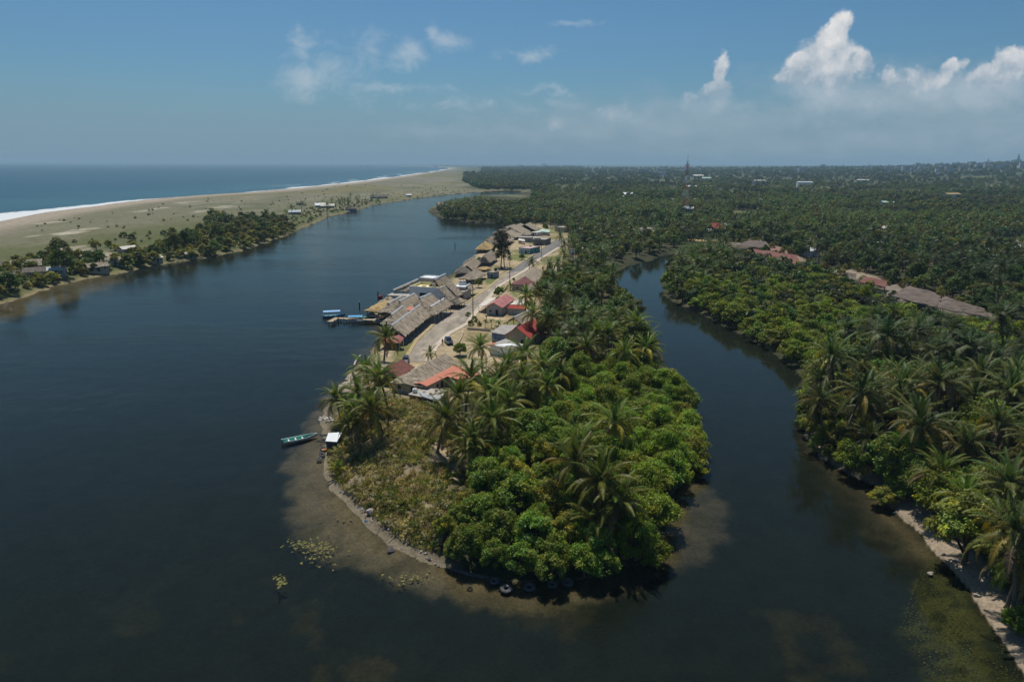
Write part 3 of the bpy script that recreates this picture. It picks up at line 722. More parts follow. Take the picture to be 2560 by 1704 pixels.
def tree_at(name, vs, px, conv, h, s, label, cat='tree', group=None, sz=None):
    """px is where the middle of the crown shows, h its height above ground"""
    zg = VZ
    for _ in range(3):
        p = G(conv(*px), zg+h); zg = gz(p)
    return plant(name, vs, (p.x, p.y, zg), rnd.uniform(0, 6.28), (s, s, sz or s), label, cat, group)
TL = [
 ('broadleaf_tree', NEARB, 0, (1280, 805), 4.5, 1.15, 'big round dark green tree between the village palms and the bright mangroves'),
 ('broadleaf_tree', NEARB, 1, (1215, 1000), 3.2, 1.05, 'round dark green tree in the hollow right of the knoll palms'),
 ('broadleaf_tree', NEARB, 3, (1265, 985), 3.5, .9, 'smaller dark green tree touching the round tree in the hollow'),
 ('broadleaf_tree', NEARB, 1, (1130, 1115), 3, .95, 'leafy rich green tree at the right foot of the dry knoll'),
 ('broadleaf_tree', NEARB, 0, (1190, 1150), 3, .95, 'rich green tree in the middle of the leafy slope at the tip'),
 ('broadleaf_tree', NEARB, 2, (1262, 1150), 3, .85, 'yellow-green bush tree between the leafy slope and the biggest palm'),
 ('broadleaf_tree', NEARB, 3, (1100, 1180), 2.8, .8, 'leafy green tree on the dry side of the leafy slope'),
 ('broadleaf_tree', NEARB, 1, (1150, 1225), 2.6, .8, 'dense green tree low on the leafy slope above the strand'),
 ('broadleaf_tree', NEARB, 3, (1225, 1230), 2.6, .85, 'dense green tree above the row of old tyres'),
 ('broadleaf_tree', NEARB, 0, (1080, 1250), 2.2, .75, 'green tree at the end of the sand strip overhanging the water'),
 ('broadleaf_tree', NEARB, 3, (1200, 1295), 1.6, .7, 'bright low green tree right over the largest tyre'),
 ('broadleaf_tree', NEARB, 1, (1275, 1280), 1.8, .72, 'low green tree over the half-hidden tyres'),
 ('broadleaf_tree', NEARB, 0, (1345, 1300), 1.5, .68, 'low green tree at the outermost tip beside the palm shadow'),
 ('broadleaf_tree', NEARB, 1, (1140, 1285), 1.5, .62, 'low green tree over the old wall left of the tyres'),
 ('broadleaf_tree', NEARB, 2, (1305, 1225), 2.2, .7, 'yellowish green tree under the biggest palm on its left'),
 ('mangrove_tree', NEARM, 2, (1505, 1275), 1.8, .62, 'grey-green mangrove bush standing alone in the shallows right of the tip'),
 ('mangrove_tree', NEARM, 1, (1590, 1030), 3.6, .9, 'brightest green mangrove jutting over the creek from the point'),
 ('mangrove_tree', NEARM, 0, (1575, 915), 3, .85, 'dark mangrove standing in the creek behind the bright ones'),
 ('mangrove_tree', NEARM, 2, (1555, 880), 3, .75, 'dark narrow mangrove at the creek edge below the hanging palms'),
 ('broadleaf_tree', NEARB, 0, (1100, 648), 2.6, .55, 'small spreading tree on the lawn by the thatched restaurants'),
 ('broadleaf_tree', NEARB, 1, (1148, 668), 3, .62, 'round dense green tree beside the road above the pink-roofed house'),
 ('broadleaf_tree', NEARB, 3, D(1, 1) and (1058, 798), 2.6, .55, 'leafy young tree hiding the front of the dark car'),
 ('broadleaf_tree', NEARB, 3, (1201, 588), 2.5, .5, 'small tree casting shade on the dirt by the tall feathery tree'),
 ('broadleaf_tree', NEARB, 1, (1255, 522), 3.0, .75, 'dark tree between the pale green roof and the purple-walled house'),
 ('mangrove_tree', NEARM, 0, (1103, 597), 2.2, .5, 'dark bush growing through the gap between two shore thatches'),
 ('bare_tree', BARE, 0, (1300, 700), 4, 1.2, 'leafless grey-brown tree among the palms behind the village'),
 ('broadleaf_tree', NEARB, 3, (1255, 755), 3.5, .9, 'dark green tree right behind the bright red roof'),
 ('broadleaf_tree', NEARB, 0, (1268, 640), 3.2, .8, 'dark green tree covering the end of the brown-walled house'),
 ('broadleaf_tree', NEARB, 0, (1215, 700), 2.5, .55, 'green tree squeezed behind the small bright red shed'),
]
for nm, lst, vi, px, h, s, lb in TL: tree_at(nm, lst[vi % len(lst)], px, D, h, s, lb)
for px, s_, lb in (((1170, 1268), .42, 'dead grey twigs sticking out of the leafy slope above the tyres'), ((1330, 1215), .5, 'bare grey twigs beside the trunk of the biggest palm'), ((1500, 1240), .5, 'bare grey branches behind the lone mangrove bush'), ((1095, 1215), .4, 'bare twigs between the dry knoll and the leafy slope')):
    tree_at('dead_shrub', BARE[0], px, D, 1.6, s_, lb, 'shrub')
for px, h, vi, s_, lb in (((2300, 1205), 7, 1, .85, 'coconut palm leaning out over the top of the right bank beach'), ((2235, 1150), 7, 3, .85, 'coconut palm at the upper end of the right bank beach'), ((2345, 1290), 7, 0, .9, 'coconut palm at the right edge above the middle of the beach'), ((2150, 1085), 7, 2, .85, 'coconut palm over the dark trees where the right bank beach begins')):
    palm_at(px, D, h, vi, s_, lb, group='coconut palms by the right bank beach')
for px, h, s_, lb in (((2330, 1330), 2, .62, 'bright green bush tree at the right edge above the beach'), ((2270, 1225), 2.4, .7, 'dark leafy tree over the dirt beach of the right bank'), ((2345, 1430), 1.6, .5, 'green bush tree lowest at the right edge over the beach')):
    tree_at('broadleaf_tree', NEARB[1], px, D, h, s_, lb)
ft = feather_tree()
p = G(zC(1115, 1055), VZ); plant('casuarina_tree', ft, p, .3, 1.12, 'tall feathery grey-green tree with two trunks among the thatches', 'tree')
for px, s, lb in ((zD(380, 850), .75, 'low green bush by the foot of the tall power pole'), (zD(300, 930), .7, 'low bush along the sidewalk edge of the planted lot'), (zD(250, 740), .6, 'leafy bush overhanging the sidewalk beside the power pole'),
                  (zD(470, 940), .6, 'dark low bush in the planted lot beside the sidewalk'), (zC(1110, 1100), .6, 'small round bush under the tall feathery tree'), (zC(1350, 1330), .5, 'pale bush by the road pole in front of the tiled house'), (zC(2050, 520), .8, 'round bush at the corner of the grey concrete house')):
    p = G(px, VZ); plant('bush', BUSH[rnd.randrange(3)], p, rnd.uniform(0, 6), s*1.2, lb, 'bush', 'bushes in the village')
def papaya():
    g = np.random.default_rng(5); V = []; Cs = []
    for k in range(9):
        v, c = frond(g, 1.1, math.radians(50-8*k), 1.2, 7, .45, .16, (.09, .14, .03), False); a = k*2.4
        v = np.stack([v[..., 0]*math.cos(a)-v[..., 1]*math.sin(a), v[..., 0]*math.sin(a)+v[..., 1]*math.cos(a), v[..., 2]], -1); V.append(v); Cs.append(c)
    tm = trunk_mesh('trunk', [(0, 0, -.2), (.05, 0, 1.2), (0, .05, 2.5)], [.10, .08, .06], BARK2, 6)
    return tm, quads_mesh('crown', np.concatenate(V), np.concatenate(Cs), LEAF), (0, 0.05, 2.5)
PAP = papaya()
for px, s, lb in ((zD(875, 1075), 1.5, 'tallest thin papaya tree, against the grey sheet roof'), (zD(835, 1085), .9, 'short papaya tree at the dark blue wall'), (zD(735, 980), 1.1, 'thin papaya tree in the middle of the planted lot'),
                  (zD(600, 980), 1.05, 'thin papaya tree nearest the sidewalk in the planted lot'), (zD(630, 860), .9, 'papaya tree at the back of the planted lot')):
    plant('papaya_tree', PAP, G(px, VZ), rnd.uniform(0, 6), s, lb, 'tree', 'papaya trees in the planted lot')

# ------------------------------------------------------------------ groves: every tree one can tell apart, then the mass behind
PLACED = [(o.location.x, o.location.y, 2.6) for o in SC.objects if o.type == 'EMPTY']
def poisson(poly, r, seed, maxn=6000, zone=None, ok=None):
    g = np.random.default_rng(seed); P = np.array(poly); x0, y0 = P.min(0); x1, y1 = P.max(0)
    n = int(min(200000, 9*(x1-x0)*(y1-y0)/(r*r)))
    q = np.stack([g.uniform(x0, x1, n), g.uniform(y0, y1, n)], -1)
    q = q[sdf(q[:, 0], q[:, 1], poly) > 0]
    if ok is not None and len(q): q = q[ok(q[:, 0], q[:, 1])]
    grid = {}; outp = []
    for a, b in q:
        i, j = int(a//r), int(b//r); bad = False
        for ii in (i-1, i, i+1):
            for jj in (j-1, j, j+1):
                for (c_, d_) in grid.get((ii, jj), ()):
                    if (a-c_)**2+(b-d_)**2 < r*r: bad = True
        if bad: continue
        grid.setdefault((i, j), []).append((a, b)); outp.append((a, b))
        if len(outp) >= maxn: break
    return outp
def dryland(margin, clear=True):
    def f(a, b):
        k = (-sdf(a, b, LAGOON) > margin) & (-sdf(a, b, SEA) > 30)
        k &= ~((np.abs(a-b*.2515) < 9) & (b > 670) & (b < 790))
        if clear:
            for poly, c in CLEAR: k &= sdf(a, b, poly) < 2.0
        return k
    return f
TREES = []           # kind, variant, x, y, z, rz, s, label, group
def zone(name, poly, h, r, mix, label, seed, smin=.8, smax=1.15, margin=1.5, conv=D, avoid=0, ok2=None, region=None):
    w_ = wpoly(poly, h, conv) if region is None else region
    base = dryland(margin)
    ok = base if ok2 is None else (lambda a, b: base(a, b) & ok2(a, b))
    pts = poisson(w_, r, seed, ok=ok); g = random.Random(seed)
    if avoid: pts = [q for q in pts if all((q[0]-c_)**2+(q[1]-d_)**2 > (avoid)**2 for c_, d_, _ in PLACED)]
    zz = land_z(np.array([q[0] for q in pts]), np.array([q[1] for q in pts])) if pts else []
    ks = [k for k, w in mix for _ in range(int(w*20))]
    for q, z_ in zip(pts, zz):
        k = g.choice(ks); TREES.append([k, g.randrange(12), q[0], q[1], float(z_), g.uniform(0, 6.28), g.uniform(smin, smax)*(.9 if k == 'bush' else 1), label, name])
out_v = lambda a, b: sdf(a, b, VILLAGE) < -2
zone('trees at the tip of the point', [(1290, 880), (1330, 840), (1400, 815), (1470, 835), (1540, 870), (1590, 930), (1605, 1000), (1590, 1080), (1550, 1130), (1525, 1200), (1450, 1230), (1400, 1160), (1300, 1080), (1270, 960)], 5, 4.2,
     [('mangrove', 1)], 'bright green mangrove in the rounded canopy between the village palms and the creek', 1, .66, 1.0, .2, avoid=2.0)
zone('leafy trees at the tip', [(1090, 1060), (1150, 1060), (1230, 1090), (1300, 1120), (1330, 1200), (1400, 1300), (1370, 1330), (1290, 1325), (1180, 1318), (1080, 1290), (1015, 1275), (1010, 1245), (1060, 1190), (1085, 1120)], 1.5, 2.7,
     [('broad', 1)], 'leafy green tree on the slope between the dry knoll and the old tyres', 31, .42, .72, -.9, avoid=1.6)
zone('trees in the hollow', [(1130, 985), (1170, 930), (1290, 900), (1330, 960), (1330, 1060), (1290, 1100), (1180, 1065)], 2, 3.6,
     [('broad', 1)], 'green tree in the hollow between the knoll palms and the mangroves', 32, .55, .85, .5, avoid=2.2)
zone('trees in the belt behind the village', [(1275, 625), (1330, 600), (1400, 600), (1425, 640), (1490, 705), (1530, 770), (1530, 815), (1440, 830), (1320, 830), (1260, 790), (1245, 730), (1255, 670)], 6, 5.2,
     [('palm', .5), ('broad', .35), ('mangrove', .15)], '{} in the dense belt between the village houses and the creek', 2, .85, 1.25, 5.0, avoid=3.5, ok2=out_v)
zone('mangroves along the right bank', [(1520, 640), (1560, 600), (1640, 575), (1720, 600), (1900, 640), (2010, 680), (2060, 712), (2150, 735), (2300, 752), (2600, 780), (2600, 812), (2250, 815), (2060, 800), (2000, 800), (1880, 880), (1780, 820), (1650, 740), (1540, 690)], 4, 4.6,
     [('mangrove', 1)], 'green mangrove in the broad canopy along the far side of the creek', 3, .7, 1.1, 1.6)
zone('palms at the bend of the creek', [(1530, 640), (1540, 590), (1600, 565), (1660, 570), (1690, 600), (1640, 640), (1560, 660)], 7, 7,
     [('palm', 1)], 'coconut palm in the cluster at the bend of the creek', 4, 1.0, 1.3, 4)
zone('overhanging right bank trees', [(1850, 900), (1880, 880), (1960, 1000), (2060, 1080), (2150, 1170), (2250, 1300), (2330, 1430), (2300, 1440), (2200, 1310), (2100, 1210), (2000, 1120), (1900, 1060), (1850, 990)], 2.5, 3.3,
     [('mangrove', .6), ('broad', .4)], 'dark {} overhanging the waterline of the right bank', 33, .45, .8, -1.2, ok2=lambda a, b: b > 103)
zone('right bank grove', [(1850, 890), (1990, 790), (2080, 775), (2250, 800), (2500, 800), (2750, 800), (2750, 1750), (2560, 1740), (2400, 1520), (2240, 1290), (2120, 1130), (1960, 1030), (1850, 950)], 6, 4.9,
     [('palm', .66), ('broad', .24), ('mangrove', .10)], '{} in the dark tangled grove in front of the bare track', 5, .95, 1.45, 1.2)
zone('bushes under the right grove', [(1870, 1000), (1990, 900), (2300, 900), (2700, 900), (2700, 1700), (2430, 1640), (2300, 1420), (2170, 1230), (2040, 1100)], 2, 4.4,
     [('bush', 1)], 'shrub under the palms of the right bank grove', 6, .9, 1.6, 2.6)
zone('trees beyond the bare track', [(1690, 545), (1800, 560), (1900, 600), (2060, 640), (2200, 690), (2420, 750), (2700, 730), (2700, 520), (2100, 500), (1700, 500)], 6, 7,
     [('palm', .38), ('broad', .57), ('mangrove', .05)], '{} in the forest just beyond the bare track on the right', 7, .85, 1.2, 3)
zone('trees behind the village', [(1200, 500), (1250, 480), (1330, 460), (1680, 470), (1690, 545), (1640, 560), (1560, 575), (1480, 595), (1420, 592), (1345, 598), (1308, 560), (1265, 514)], 6, 7.5,
     [('palm', .4), ('broad', .5), ('mangrove', .1)], '{} among the scattered roofs behind the village', 8, .75, 1.1, 6, ok2=out_v)
zone('mangrove islet trees', [(1015, 494), (1035, 482), (1080, 473), (1200, 466), (1250, 474), (1240, 505), (1160, 515), (1090, 510), (1040, 503)], 4, 7,
     [('mangrove', 1)], 'dark mangrove in the low canopy at the bend of the lagoon', 9, .8, 1.25, .5)
zone('palms on the islet tip', [(1010, 480), (1030, 468), (1100, 461), (1160, 462), (1060, 474), (1020, 486)], 6, 8,
     [('palm', .8), ('broad', .2)], '{} in the row on the far side of the low lagoon mangroves', 10, .8, 1.05, 1)
zone('scrub trees on the spit', [(380, 570), (450, 540), (480, 505), (560, 505), (640, 500), (680, 520), (640, 545), (600, 556), (480, 585), (400, 600), (330, 606), (300, 585)], 3, 5.6,
     [('scrub', .9), ('broad', .1)], '{} in the wooded stretch of the sand spit across the lagoon', 11, .8, 1.55, 1.5)
zone('scrub at the near spit', [(-120, 690), (0, 640), (40, 612), (150, 600), (260, 605), (340, 600), (340, 618), (230, 630), (100, 655), (0, 690), (-100, 730)], 2, 5.4,
     [('scrub', .95), ('broad', .05)], '{} among the huts at the near end of the sand spit', 12, .8, 1.6, 3)
zone('scrub in the green of the spit', [(160, 570), (330, 545), (420, 540), (330, 590), (250, 590)], 1, 11, [('scrub', 1)], '{} in the green scrub on the seaward side of the spit', 13, .6, 1.3, 20)
zone('trees by the spit huts', [(650, 505), (720, 474), (800, 460), (870, 455), (880, 464), (800, 484), (740, 508), (690, 524)], 4, 9.5,
     [('scrub', .8), ('palm', .2)], '{} around the huts at the far end of the sand spit', 14, .8, 1.2, 4)
zone('bushes on the spit sand', [(600, 470), (760, 452), (1000, 438), (1130, 436), (1130, 440), (860, 468), (700, 505)], 1, 22, [('scrub', .5), ('bush', .5)], '{} dotted along the sandy far end of the spit', 15, .5, 1.0, 4)
for nm, px, s in (): pass
for q_ in CLEAR[:4]:
    for a, b in poisson(q_[0], 3.4, 77):
        if fbm(np.array([a*.12]), np.array([b*.12]), 78)[0] > .52: TREES.append(['bush', rnd.randrange(9), a, b, gz((a, b)), rnd.uniform(0, 6), rnd.uniform(.7, 1.6), 'scrubby bush growing on the bare ground among the low dusty roofs', 'bushes on the bare track'])
LIM = {'palm': 252, 'mangrove': 285, 'broad': 260, 'scrub': 240, 'bush': 110}
NAMES = {'palm': ('coconut_palm', 'coconut palm', 'palm', MIDP, NEARP), 'mangrove': ('mangrove_tree', 'mangrove tree', 'tree', MIDM, NEARM), 'broad': ('broadleaf_tree', 'broadleaf tree', 'tree', MIDB, NEARB),
         'scrub': ('scrub_tree', 'low dark scrub tree', 'tree', SCRUB, SCRUB), 'bush': ('bush', 'green bush', 'bush', BUSH, BUSH)}
DULL_DIM = {'palm': (remat(MIDP, PLEAF2), remat(NEARP, PLEAF2)), 'broad': (remat(MIDB, LEAF2), remat(NEARB, LEAF2)), 'mangrove': (remat(MIDM, LEAF2), remat(NEARM, LEAF2))}
DARKM = (remat(MIDM, LEAF3), remat(NEARM, LEAF3))
def seen(T):
    v_ = Vector((T[2], T[3], T[4]+3))-Vector((0, 0, CAM_H)); dz = v_.dot(_f)
    if dz < 5: return 0
    px = abs(v_.dot(CR)/dz)*FPX; py = v_.dot(CU)/dz*FPX
    if px > 1330 or py < -930: return 0
    return T[6]/v_.length
REST = {}
bykind = {}
for T in TREES: bykind.setdefault(T[0], []).append(T)
for k, L in bykind.items():
    L.sort(key=seen, reverse=True); nm, word, cat, mids, nears = NAMES[k]
    for i, T in enumerate(L):
        if i < LIM[k] and seen(T) > 0:
            ms, ns = (mids, nears)
            if k in DULL_DIM and T[8] in ('right bank grove', 'overhanging right bank trees', 'trees beyond the bare track'): ms, ns = DULL_DIM[k]
            elif k == 'mangrove' and T[8] != 'trees at the tip of the point': ms, ns = DARKM
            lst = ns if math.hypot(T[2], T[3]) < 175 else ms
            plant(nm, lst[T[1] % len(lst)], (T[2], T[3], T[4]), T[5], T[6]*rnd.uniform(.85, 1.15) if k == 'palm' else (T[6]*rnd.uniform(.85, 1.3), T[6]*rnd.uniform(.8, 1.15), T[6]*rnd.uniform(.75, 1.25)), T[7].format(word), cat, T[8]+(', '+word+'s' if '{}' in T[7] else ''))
        else: REST.setdefault(k, []).append(T)

# the forest that reads as one mass
def forest_pts(seed, n, r0, r1, az0, az1, keep):
    g = np.random.default_rng(seed); r = np.exp(g.uniform(math.log(r0), math.log(r1), n)); a = g.uniform(az0, az1, n)
    yv = r; xv = a*r; k = keep(xv, yv) & dryland(3)(xv, yv)
    return xv[k], yv[k]
def mass(name, label, cat, pts, protos, mats):
    me = bpy.data.meshes.new(name); n = len(pts); P = np.array(pts, np.float32)
    me.vertices.add(n); me.vertices.foreach_set('co', P[:, :3].ravel())
    for nm, col, typ in (('rot', 3, 'FLOAT'), ('size', 4, 'FLOAT'), ('pick', 5, 'INT')):
        a = me.attributes.new(nm, typ, 'POINT'); a.data.foreach_set('value', P[:, col].astype(np.int32 if typ == 'INT' else np.float32))
    o = tag(link(name, me), label, cat, kind='stuff')
    ng = bpy.data.node_groups.new(name, 'GeometryNodeTree')
    ng.interface.new_socket('Geometry', in_out='INPUT', socket_type='NodeSocketGeometry'); ng.interface.new_socket('Geometry', in_out='OUTPUT', socket_type='NodeSocketGeometry')
    N = ng.nodes; gi = N.new('NodeGroupInput'); go = N.new('NodeGroupOutput'); jn = N.new('GeometryNodeJoinGeometry')
    for pr in protos:
        po_ = bpy.data.objects.new(name+'_plant', pr)
        oi = N.new('GeometryNodeObjectInfo'); oi.inputs['Object'].default_value = po_; oi.inputs['As Instance'].default_value = True
        ng.links.new(oi.outputs['Geometry'], jn.inputs[0])
    def att(nm, typ):
        a = N.new('GeometryNodeInputNamedAttribute'); a.data_type = typ; a.inputs[0].default_value = nm; return a.outputs[0]
    ip = N.new('GeometryNodeInstanceOnPoints'); ip.inputs['Pick Instance'].default_value = True
    ng.links.new(gi.outputs[0], ip.inputs['Points']); ng.links.new(jn.outputs[0], ip.inputs['Instance'])
    ng.links.new(att('pick', 'INT'), ip.inputs['Instance Index']); ng.links.new(att('size', 'FLOAT'), ip.inputs['Scale'])
    cx = N.new('ShaderNodeCombineXYZ'); ng.links.new(att('rot', 'FLOAT'), cx.inputs[2])
    er = N.new('FunctionNodeEulerToRotation'); ng.links.new(cx.outputs[0], er.inputs[0]); ng.links.new(er.outputs[0], ip.inputs['Rotation'])
    ng.links.new(ip.outputs[0], go.inputs[0])
    md = o.modifiers.new('grow', 'NODES'); md.node_group = ng; return o
def with_rest(keys, xv, yv, smin, smax, seed, npro, vary=None):
    g = random.Random(seed); P = [(T[2], T[3], T[4], T[5], T[6], T[1] % npro) for k in keys for T in REST.get(k, ())]
    zz = land_z(xv, yv)
    patch = fbm(xv*.011, yv*.007, 33, 4); gap = fbm(xv*.016, yv*.010, 34, 4)
    for a, b, c_, pa, ga in zip(xv, yv, zz, patch, gap):
        if vary and (ga < .37 or (ga < .44 and g.random() < .6)): continue
        k = g.randrange(npro) if not vary or g.random() < .3 else min(npro-1, int(max(0, (pa-.30)/.40)*npro))
        P.append((a, b, c_-.3, g.uniform(0, 6.28), g.uniform(smin, smax)*(.75+.6*pa if vary else 1)*max(1, min(1.8, b/2200)), k))
    return P
far_land = lambda a, b: (a > b*.045-20+np.maximum(0, (700-b))*.2) & ~((b < 760) & (a/b < .155)) & (sdf(a, b, LAGOON) < -3)
rbank = lambda a, b: (sdf(a, b, VILLAGE) < -3) & far_land(a, b)
x1, y1 = forest_pts(1, 14000, 620, 7000, .0, 1.0, rbank)
x2, y2 = forest_pts(2, 6000, 600, 2000, .02, 1.0, lambda a, b: rbank(a, b) & (fbm(a*.012, b*.008, 35, 3) > .5))
x5, y5 = forest_pts(5, 2600, 1480, 3600, -.07, .06, lambda a, b: (-sdf(a, b, SEA) > 120+(b-1480)*.05) & (a/b > -.045-(b-1480)*.00004+.03*(fbm(a*.01, b*.003, 45)-.5)) & (sdf(a, b, LAGOON) < -8))
x4, y4 = forest_pts(4, 4500, 2400, 9000, -.10, .10, lambda a, b: (-sdf(a, b, SEA) > 330))
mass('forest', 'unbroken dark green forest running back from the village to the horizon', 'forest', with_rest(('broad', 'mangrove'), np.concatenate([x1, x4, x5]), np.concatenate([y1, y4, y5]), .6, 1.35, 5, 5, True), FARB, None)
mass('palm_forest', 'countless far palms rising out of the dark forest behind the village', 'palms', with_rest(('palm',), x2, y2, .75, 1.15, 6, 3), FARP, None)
x3, y3 = forest_pts(3, 520, 520, 2400, -.75, -.0, lambda a, b: (-sdf(a, b, LAGOON) > 3) & (-sdf(a, b, SEA) > 60) & (fbm(a*.015, b*.006, 88) > .48))
bm_ = [merged(*BUSH[i], 'shrub') for i in range(2)]
mass('shrubs', 'low shrubs and undergrowth scattered over the sand spit and under the groves', 'shrubs', with_rest(('bush', 'scrub'), x3, y3, .35, 1.1, 7, 2), bm_, None)

# dry grass and weeds on the knoll
def tuft(seed, n, h, base, spread=.5):
    g = np.random.default_rng(seed); a = g.uniform(0, 6.28, n); r = g.uniform(0, spread, n); c = np.stack([r*np.cos(a), r*np.sin(a), np.zeros(n)], -1)
    lean = g.normal(0, .5, (n, 2)); hh = h*g.uniform(.5, 1.1, n); tip = c+np.stack([lean[:, 0]*hh, lean[:, 1]*hh, hh], -1)
    wv = unit(np.stack([g.normal(0, 1, n), g.normal(0, 1, n), np.zeros(n)], -1))*.07
    V = np.stack([c-wv, c+wv, tip+wv*.4, tip-wv*.4], 1)
    return quads_mesh('tuft', V, np.array(base)[None]*g.uniform(.6, 1.35, (n, 1))*np.stack([g.uniform(.9, 1.15, n), np.ones(n), np.ones(n)], -1), DRYL)
def weed(seed, base, n=120, W=1.5, H=1.1):
    g = np.random.default_rng(seed); lob = [(g.normal(0, W*.25), g.normal(0, W*.25), H*g.uniform(.2, .8), W*.28, H*.35) for _ in range(6)]
    V, c = crown_leaves(g, lob, n, .22, base, .3, .3, .3); return quads_mesh('weed', V, c, DRYL)
TU = [tuft(1, 46, 1.2, (.44, .37, .21)), tuft(2, 40, .8, (.31, .275, .14)), tuft(3, 36, 1.0, (.23, .23, .07)), weed(4, (.34, .275, .155)), weed(5, (.20, .20, .06)), weed(6, (.40, .33, .185)), weed(7, (.12, .15, .04))]
pts = poisson(KNOLL, .6, 21, 5000, ok=lambda a, b: (-sdf(a, b, LAGOON) > 1.6) & (fbm(a*.22, b*.22, 61) > .38))
g = random.Random(3); zz = land_z(np.array([q[0] for q in pts]), np.array([q[1] for q in pts]))
gr = fbm(np.array([q[0] for q in pts])*.12, np.array([q[1] for q in pts])*.12, 62)
P = []
for q, z_, k in zip(pts, zz, gr):
    c_ = [2, 4, 6, 1] if k > .64 else ([0, 1, 3, 5, 5, 3] if k < .54 else [0, 1, 2, 3, 4, 5, 0, 5])
    P.append((q[0], q[1], z_-.05, g.uniform(0, 6.28), g.uniform(.5, 1.25), g.choice(c_)))
mass('dry_grass', 'dry tan grass and brown weeds covering the knoll at the point', 'grass', P, TU, None)
pts = poisson(wpoly([(760, 1090), (800, 1140), (900, 1230), (1000, 1280), (1060, 1290), (1100, 1200), (1090, 1100), (1000, 1060), (1000, 1180), (900, 1180)], 1), 1.5, 25, ok=lambda a, b: -sdf(a, b, LAGOON) > 2.2)
for i, q in enumerate(pts):
    if fbm(np.array([q[0]*.2]), np.array([q[1]*.2]), 64)[0] < .54: continue
    plant('bush', BUSH[rnd.randrange(3)], (q[0], q[1], gz(q)), rnd.uniform(0, 6), rnd.uniform(.35, .75), 'small green bush among the dry weeds on the flank of the knoll', 'bush', 'small bushes on the knoll')
# ------------------------------------------------------------------ materials for the village
THATCH = mat('thatch', (.32, .265, .20), .95, .52, 1.8, (1, .35, .35), 1.0, (.19, .155, .115), .1)
THATCH_N = mat('fresh_thatch', (.42, .30, .14), .95, .35, 1.6, (1, .35, .35), 1.0, (.25, .17, .08), .1)
THATCH_D = mat('dark_thatch', (.17, .145, .12), .95, .4, 1.6, (1, .35, .35), 1.0, None, .1)
CEM = mat('cement', (.50, .53, .54), .85, .16, 1.5, bump=.2, col2=(.33, .34, .34), stains=.5)
CONC = mat('concrete', (.38, .35, .31), .9, .22, 1.0, bump=.3, col2=(.22, .2, .18), stains=.7)
WHITEW = mat('white_wall', (.80, .81, .82), .85, .08, .8, col2=(.5, .5, .49), stains=.45)
CREAM = mat('yellow_wall', (.74, .66, .36), .85, .1, .8)
GREYW = mat('grey_boards', (.40, .39, .40), .9, .2, .8, (6, 6, .3), .3, (.26, .24, .24), .2)
TEAL = mat('teal_wall', (.05, .25, .27), .8, .2, 1); BLUEW = mat('blue_wall', (.16, .22, .33), .85, .4, .9, col2=(.07, .1, .2), stains=.8)
PURPLE = mat('purple_wall', (.14, .10, .15), .85, .2, 1); BRICK = mat('brown_wall', (.22, .15, .10), .9, .25, 1.2)
PALEB = mat('pale_blue_wall', (.46, .54, .60), .85, .12, 1); MUDW = mat('tan_wall', (.42, .36, .27), .9, .18, 1)
REDS = mat('red_sheet', (.42, .060, .050), .7, .25, .9, col2=(.27, .06, .045), stains=.7, ribs=('X', 1.6), bump=.25); PINKS = mat('faded_red_sheet', (.45, .16, .15), .7, .22, .7, col2=(.55, .36, .33), stains=.7, ribs=('X', 1.6), bump=.25)
REDF = mat('rose_sheet', (.30, .088, .08), .7, .14, .5, ribs=('X', 1.3), bump=.2); RUST = mat('rust_tiles', (.22, .085, .062), .85, .42, 2.2, ribs=('X', 2.5), bump=.5, col2=(.13, .07, .06), stains=.7)
ORANGE = mat('orange_sheet', (.52, .175, .105), .7, .1, .6, ribs=('X', 1.2), bump=.2); SCARLET = mat('scarlet_sheet', (.62, .09, .055), .6, .1, .6, ribs=('X', 1.4), bump=.2)
GREYS = mat('grey_sheet', (.36, .33, .30), .8, .2, .8, col2=(.25, .22, .2), stains=.6, ribs=('X', 1.5), bump=.25); PALES = mat('cream_sheet', (.62, .58, .50), .7, .1, .6, ribs=('X', 1.4), bump=.2)
MINT = mat('pale_green_sheet', (.42, .58, .47), .7, .12, .6, ribs=('X', 1.4), bump=.2); TARP = mat('green_tarp', (.03, .22, .14), .6, .2, 1)
MAROON = mat('maroon_tiles', (.22, .085, .08), .85, .3, 1.6, ribs=('X', 2.2), bump=.4)
PINKF = mat('pink_roof', (.48, .36, .34), .85, .15, .8, col2=(.36, .3, .28), stains=.6)
WOOD = mat('post_wood', (.17, .125, .085), .9, .3, 3, (1, 1, .3), .3); WHITEP = mat('white_paint', (.72, .72, .70), .6, .06, 1)
GLASS = mat('dark_glass', (.02, .025, .03), .15, .2, 1, spec=.6); DARK = mat('dark_opening', (.03, .027, .025), .9, .3, 1)
ASPH = mat('asphalt', (.155, .145, .135), .9, .2, .5, bump=.2, col2=(.25, .225, .19), stains=.35)
ROADM = mat('worn_road', (.245, .205, .155), .95, .34, .22, (1.6, .5, 1), .3, (.40, .33, .25), .8)
WALK = mat('sidewalk_concrete', (.50, .42, .33), .9, .14, .6, bump=.1, col2=(.36, .3, .23), stains=.5); KERB = mat('ochre_kerb', (.38, .29, .15), .9, .2, .8)

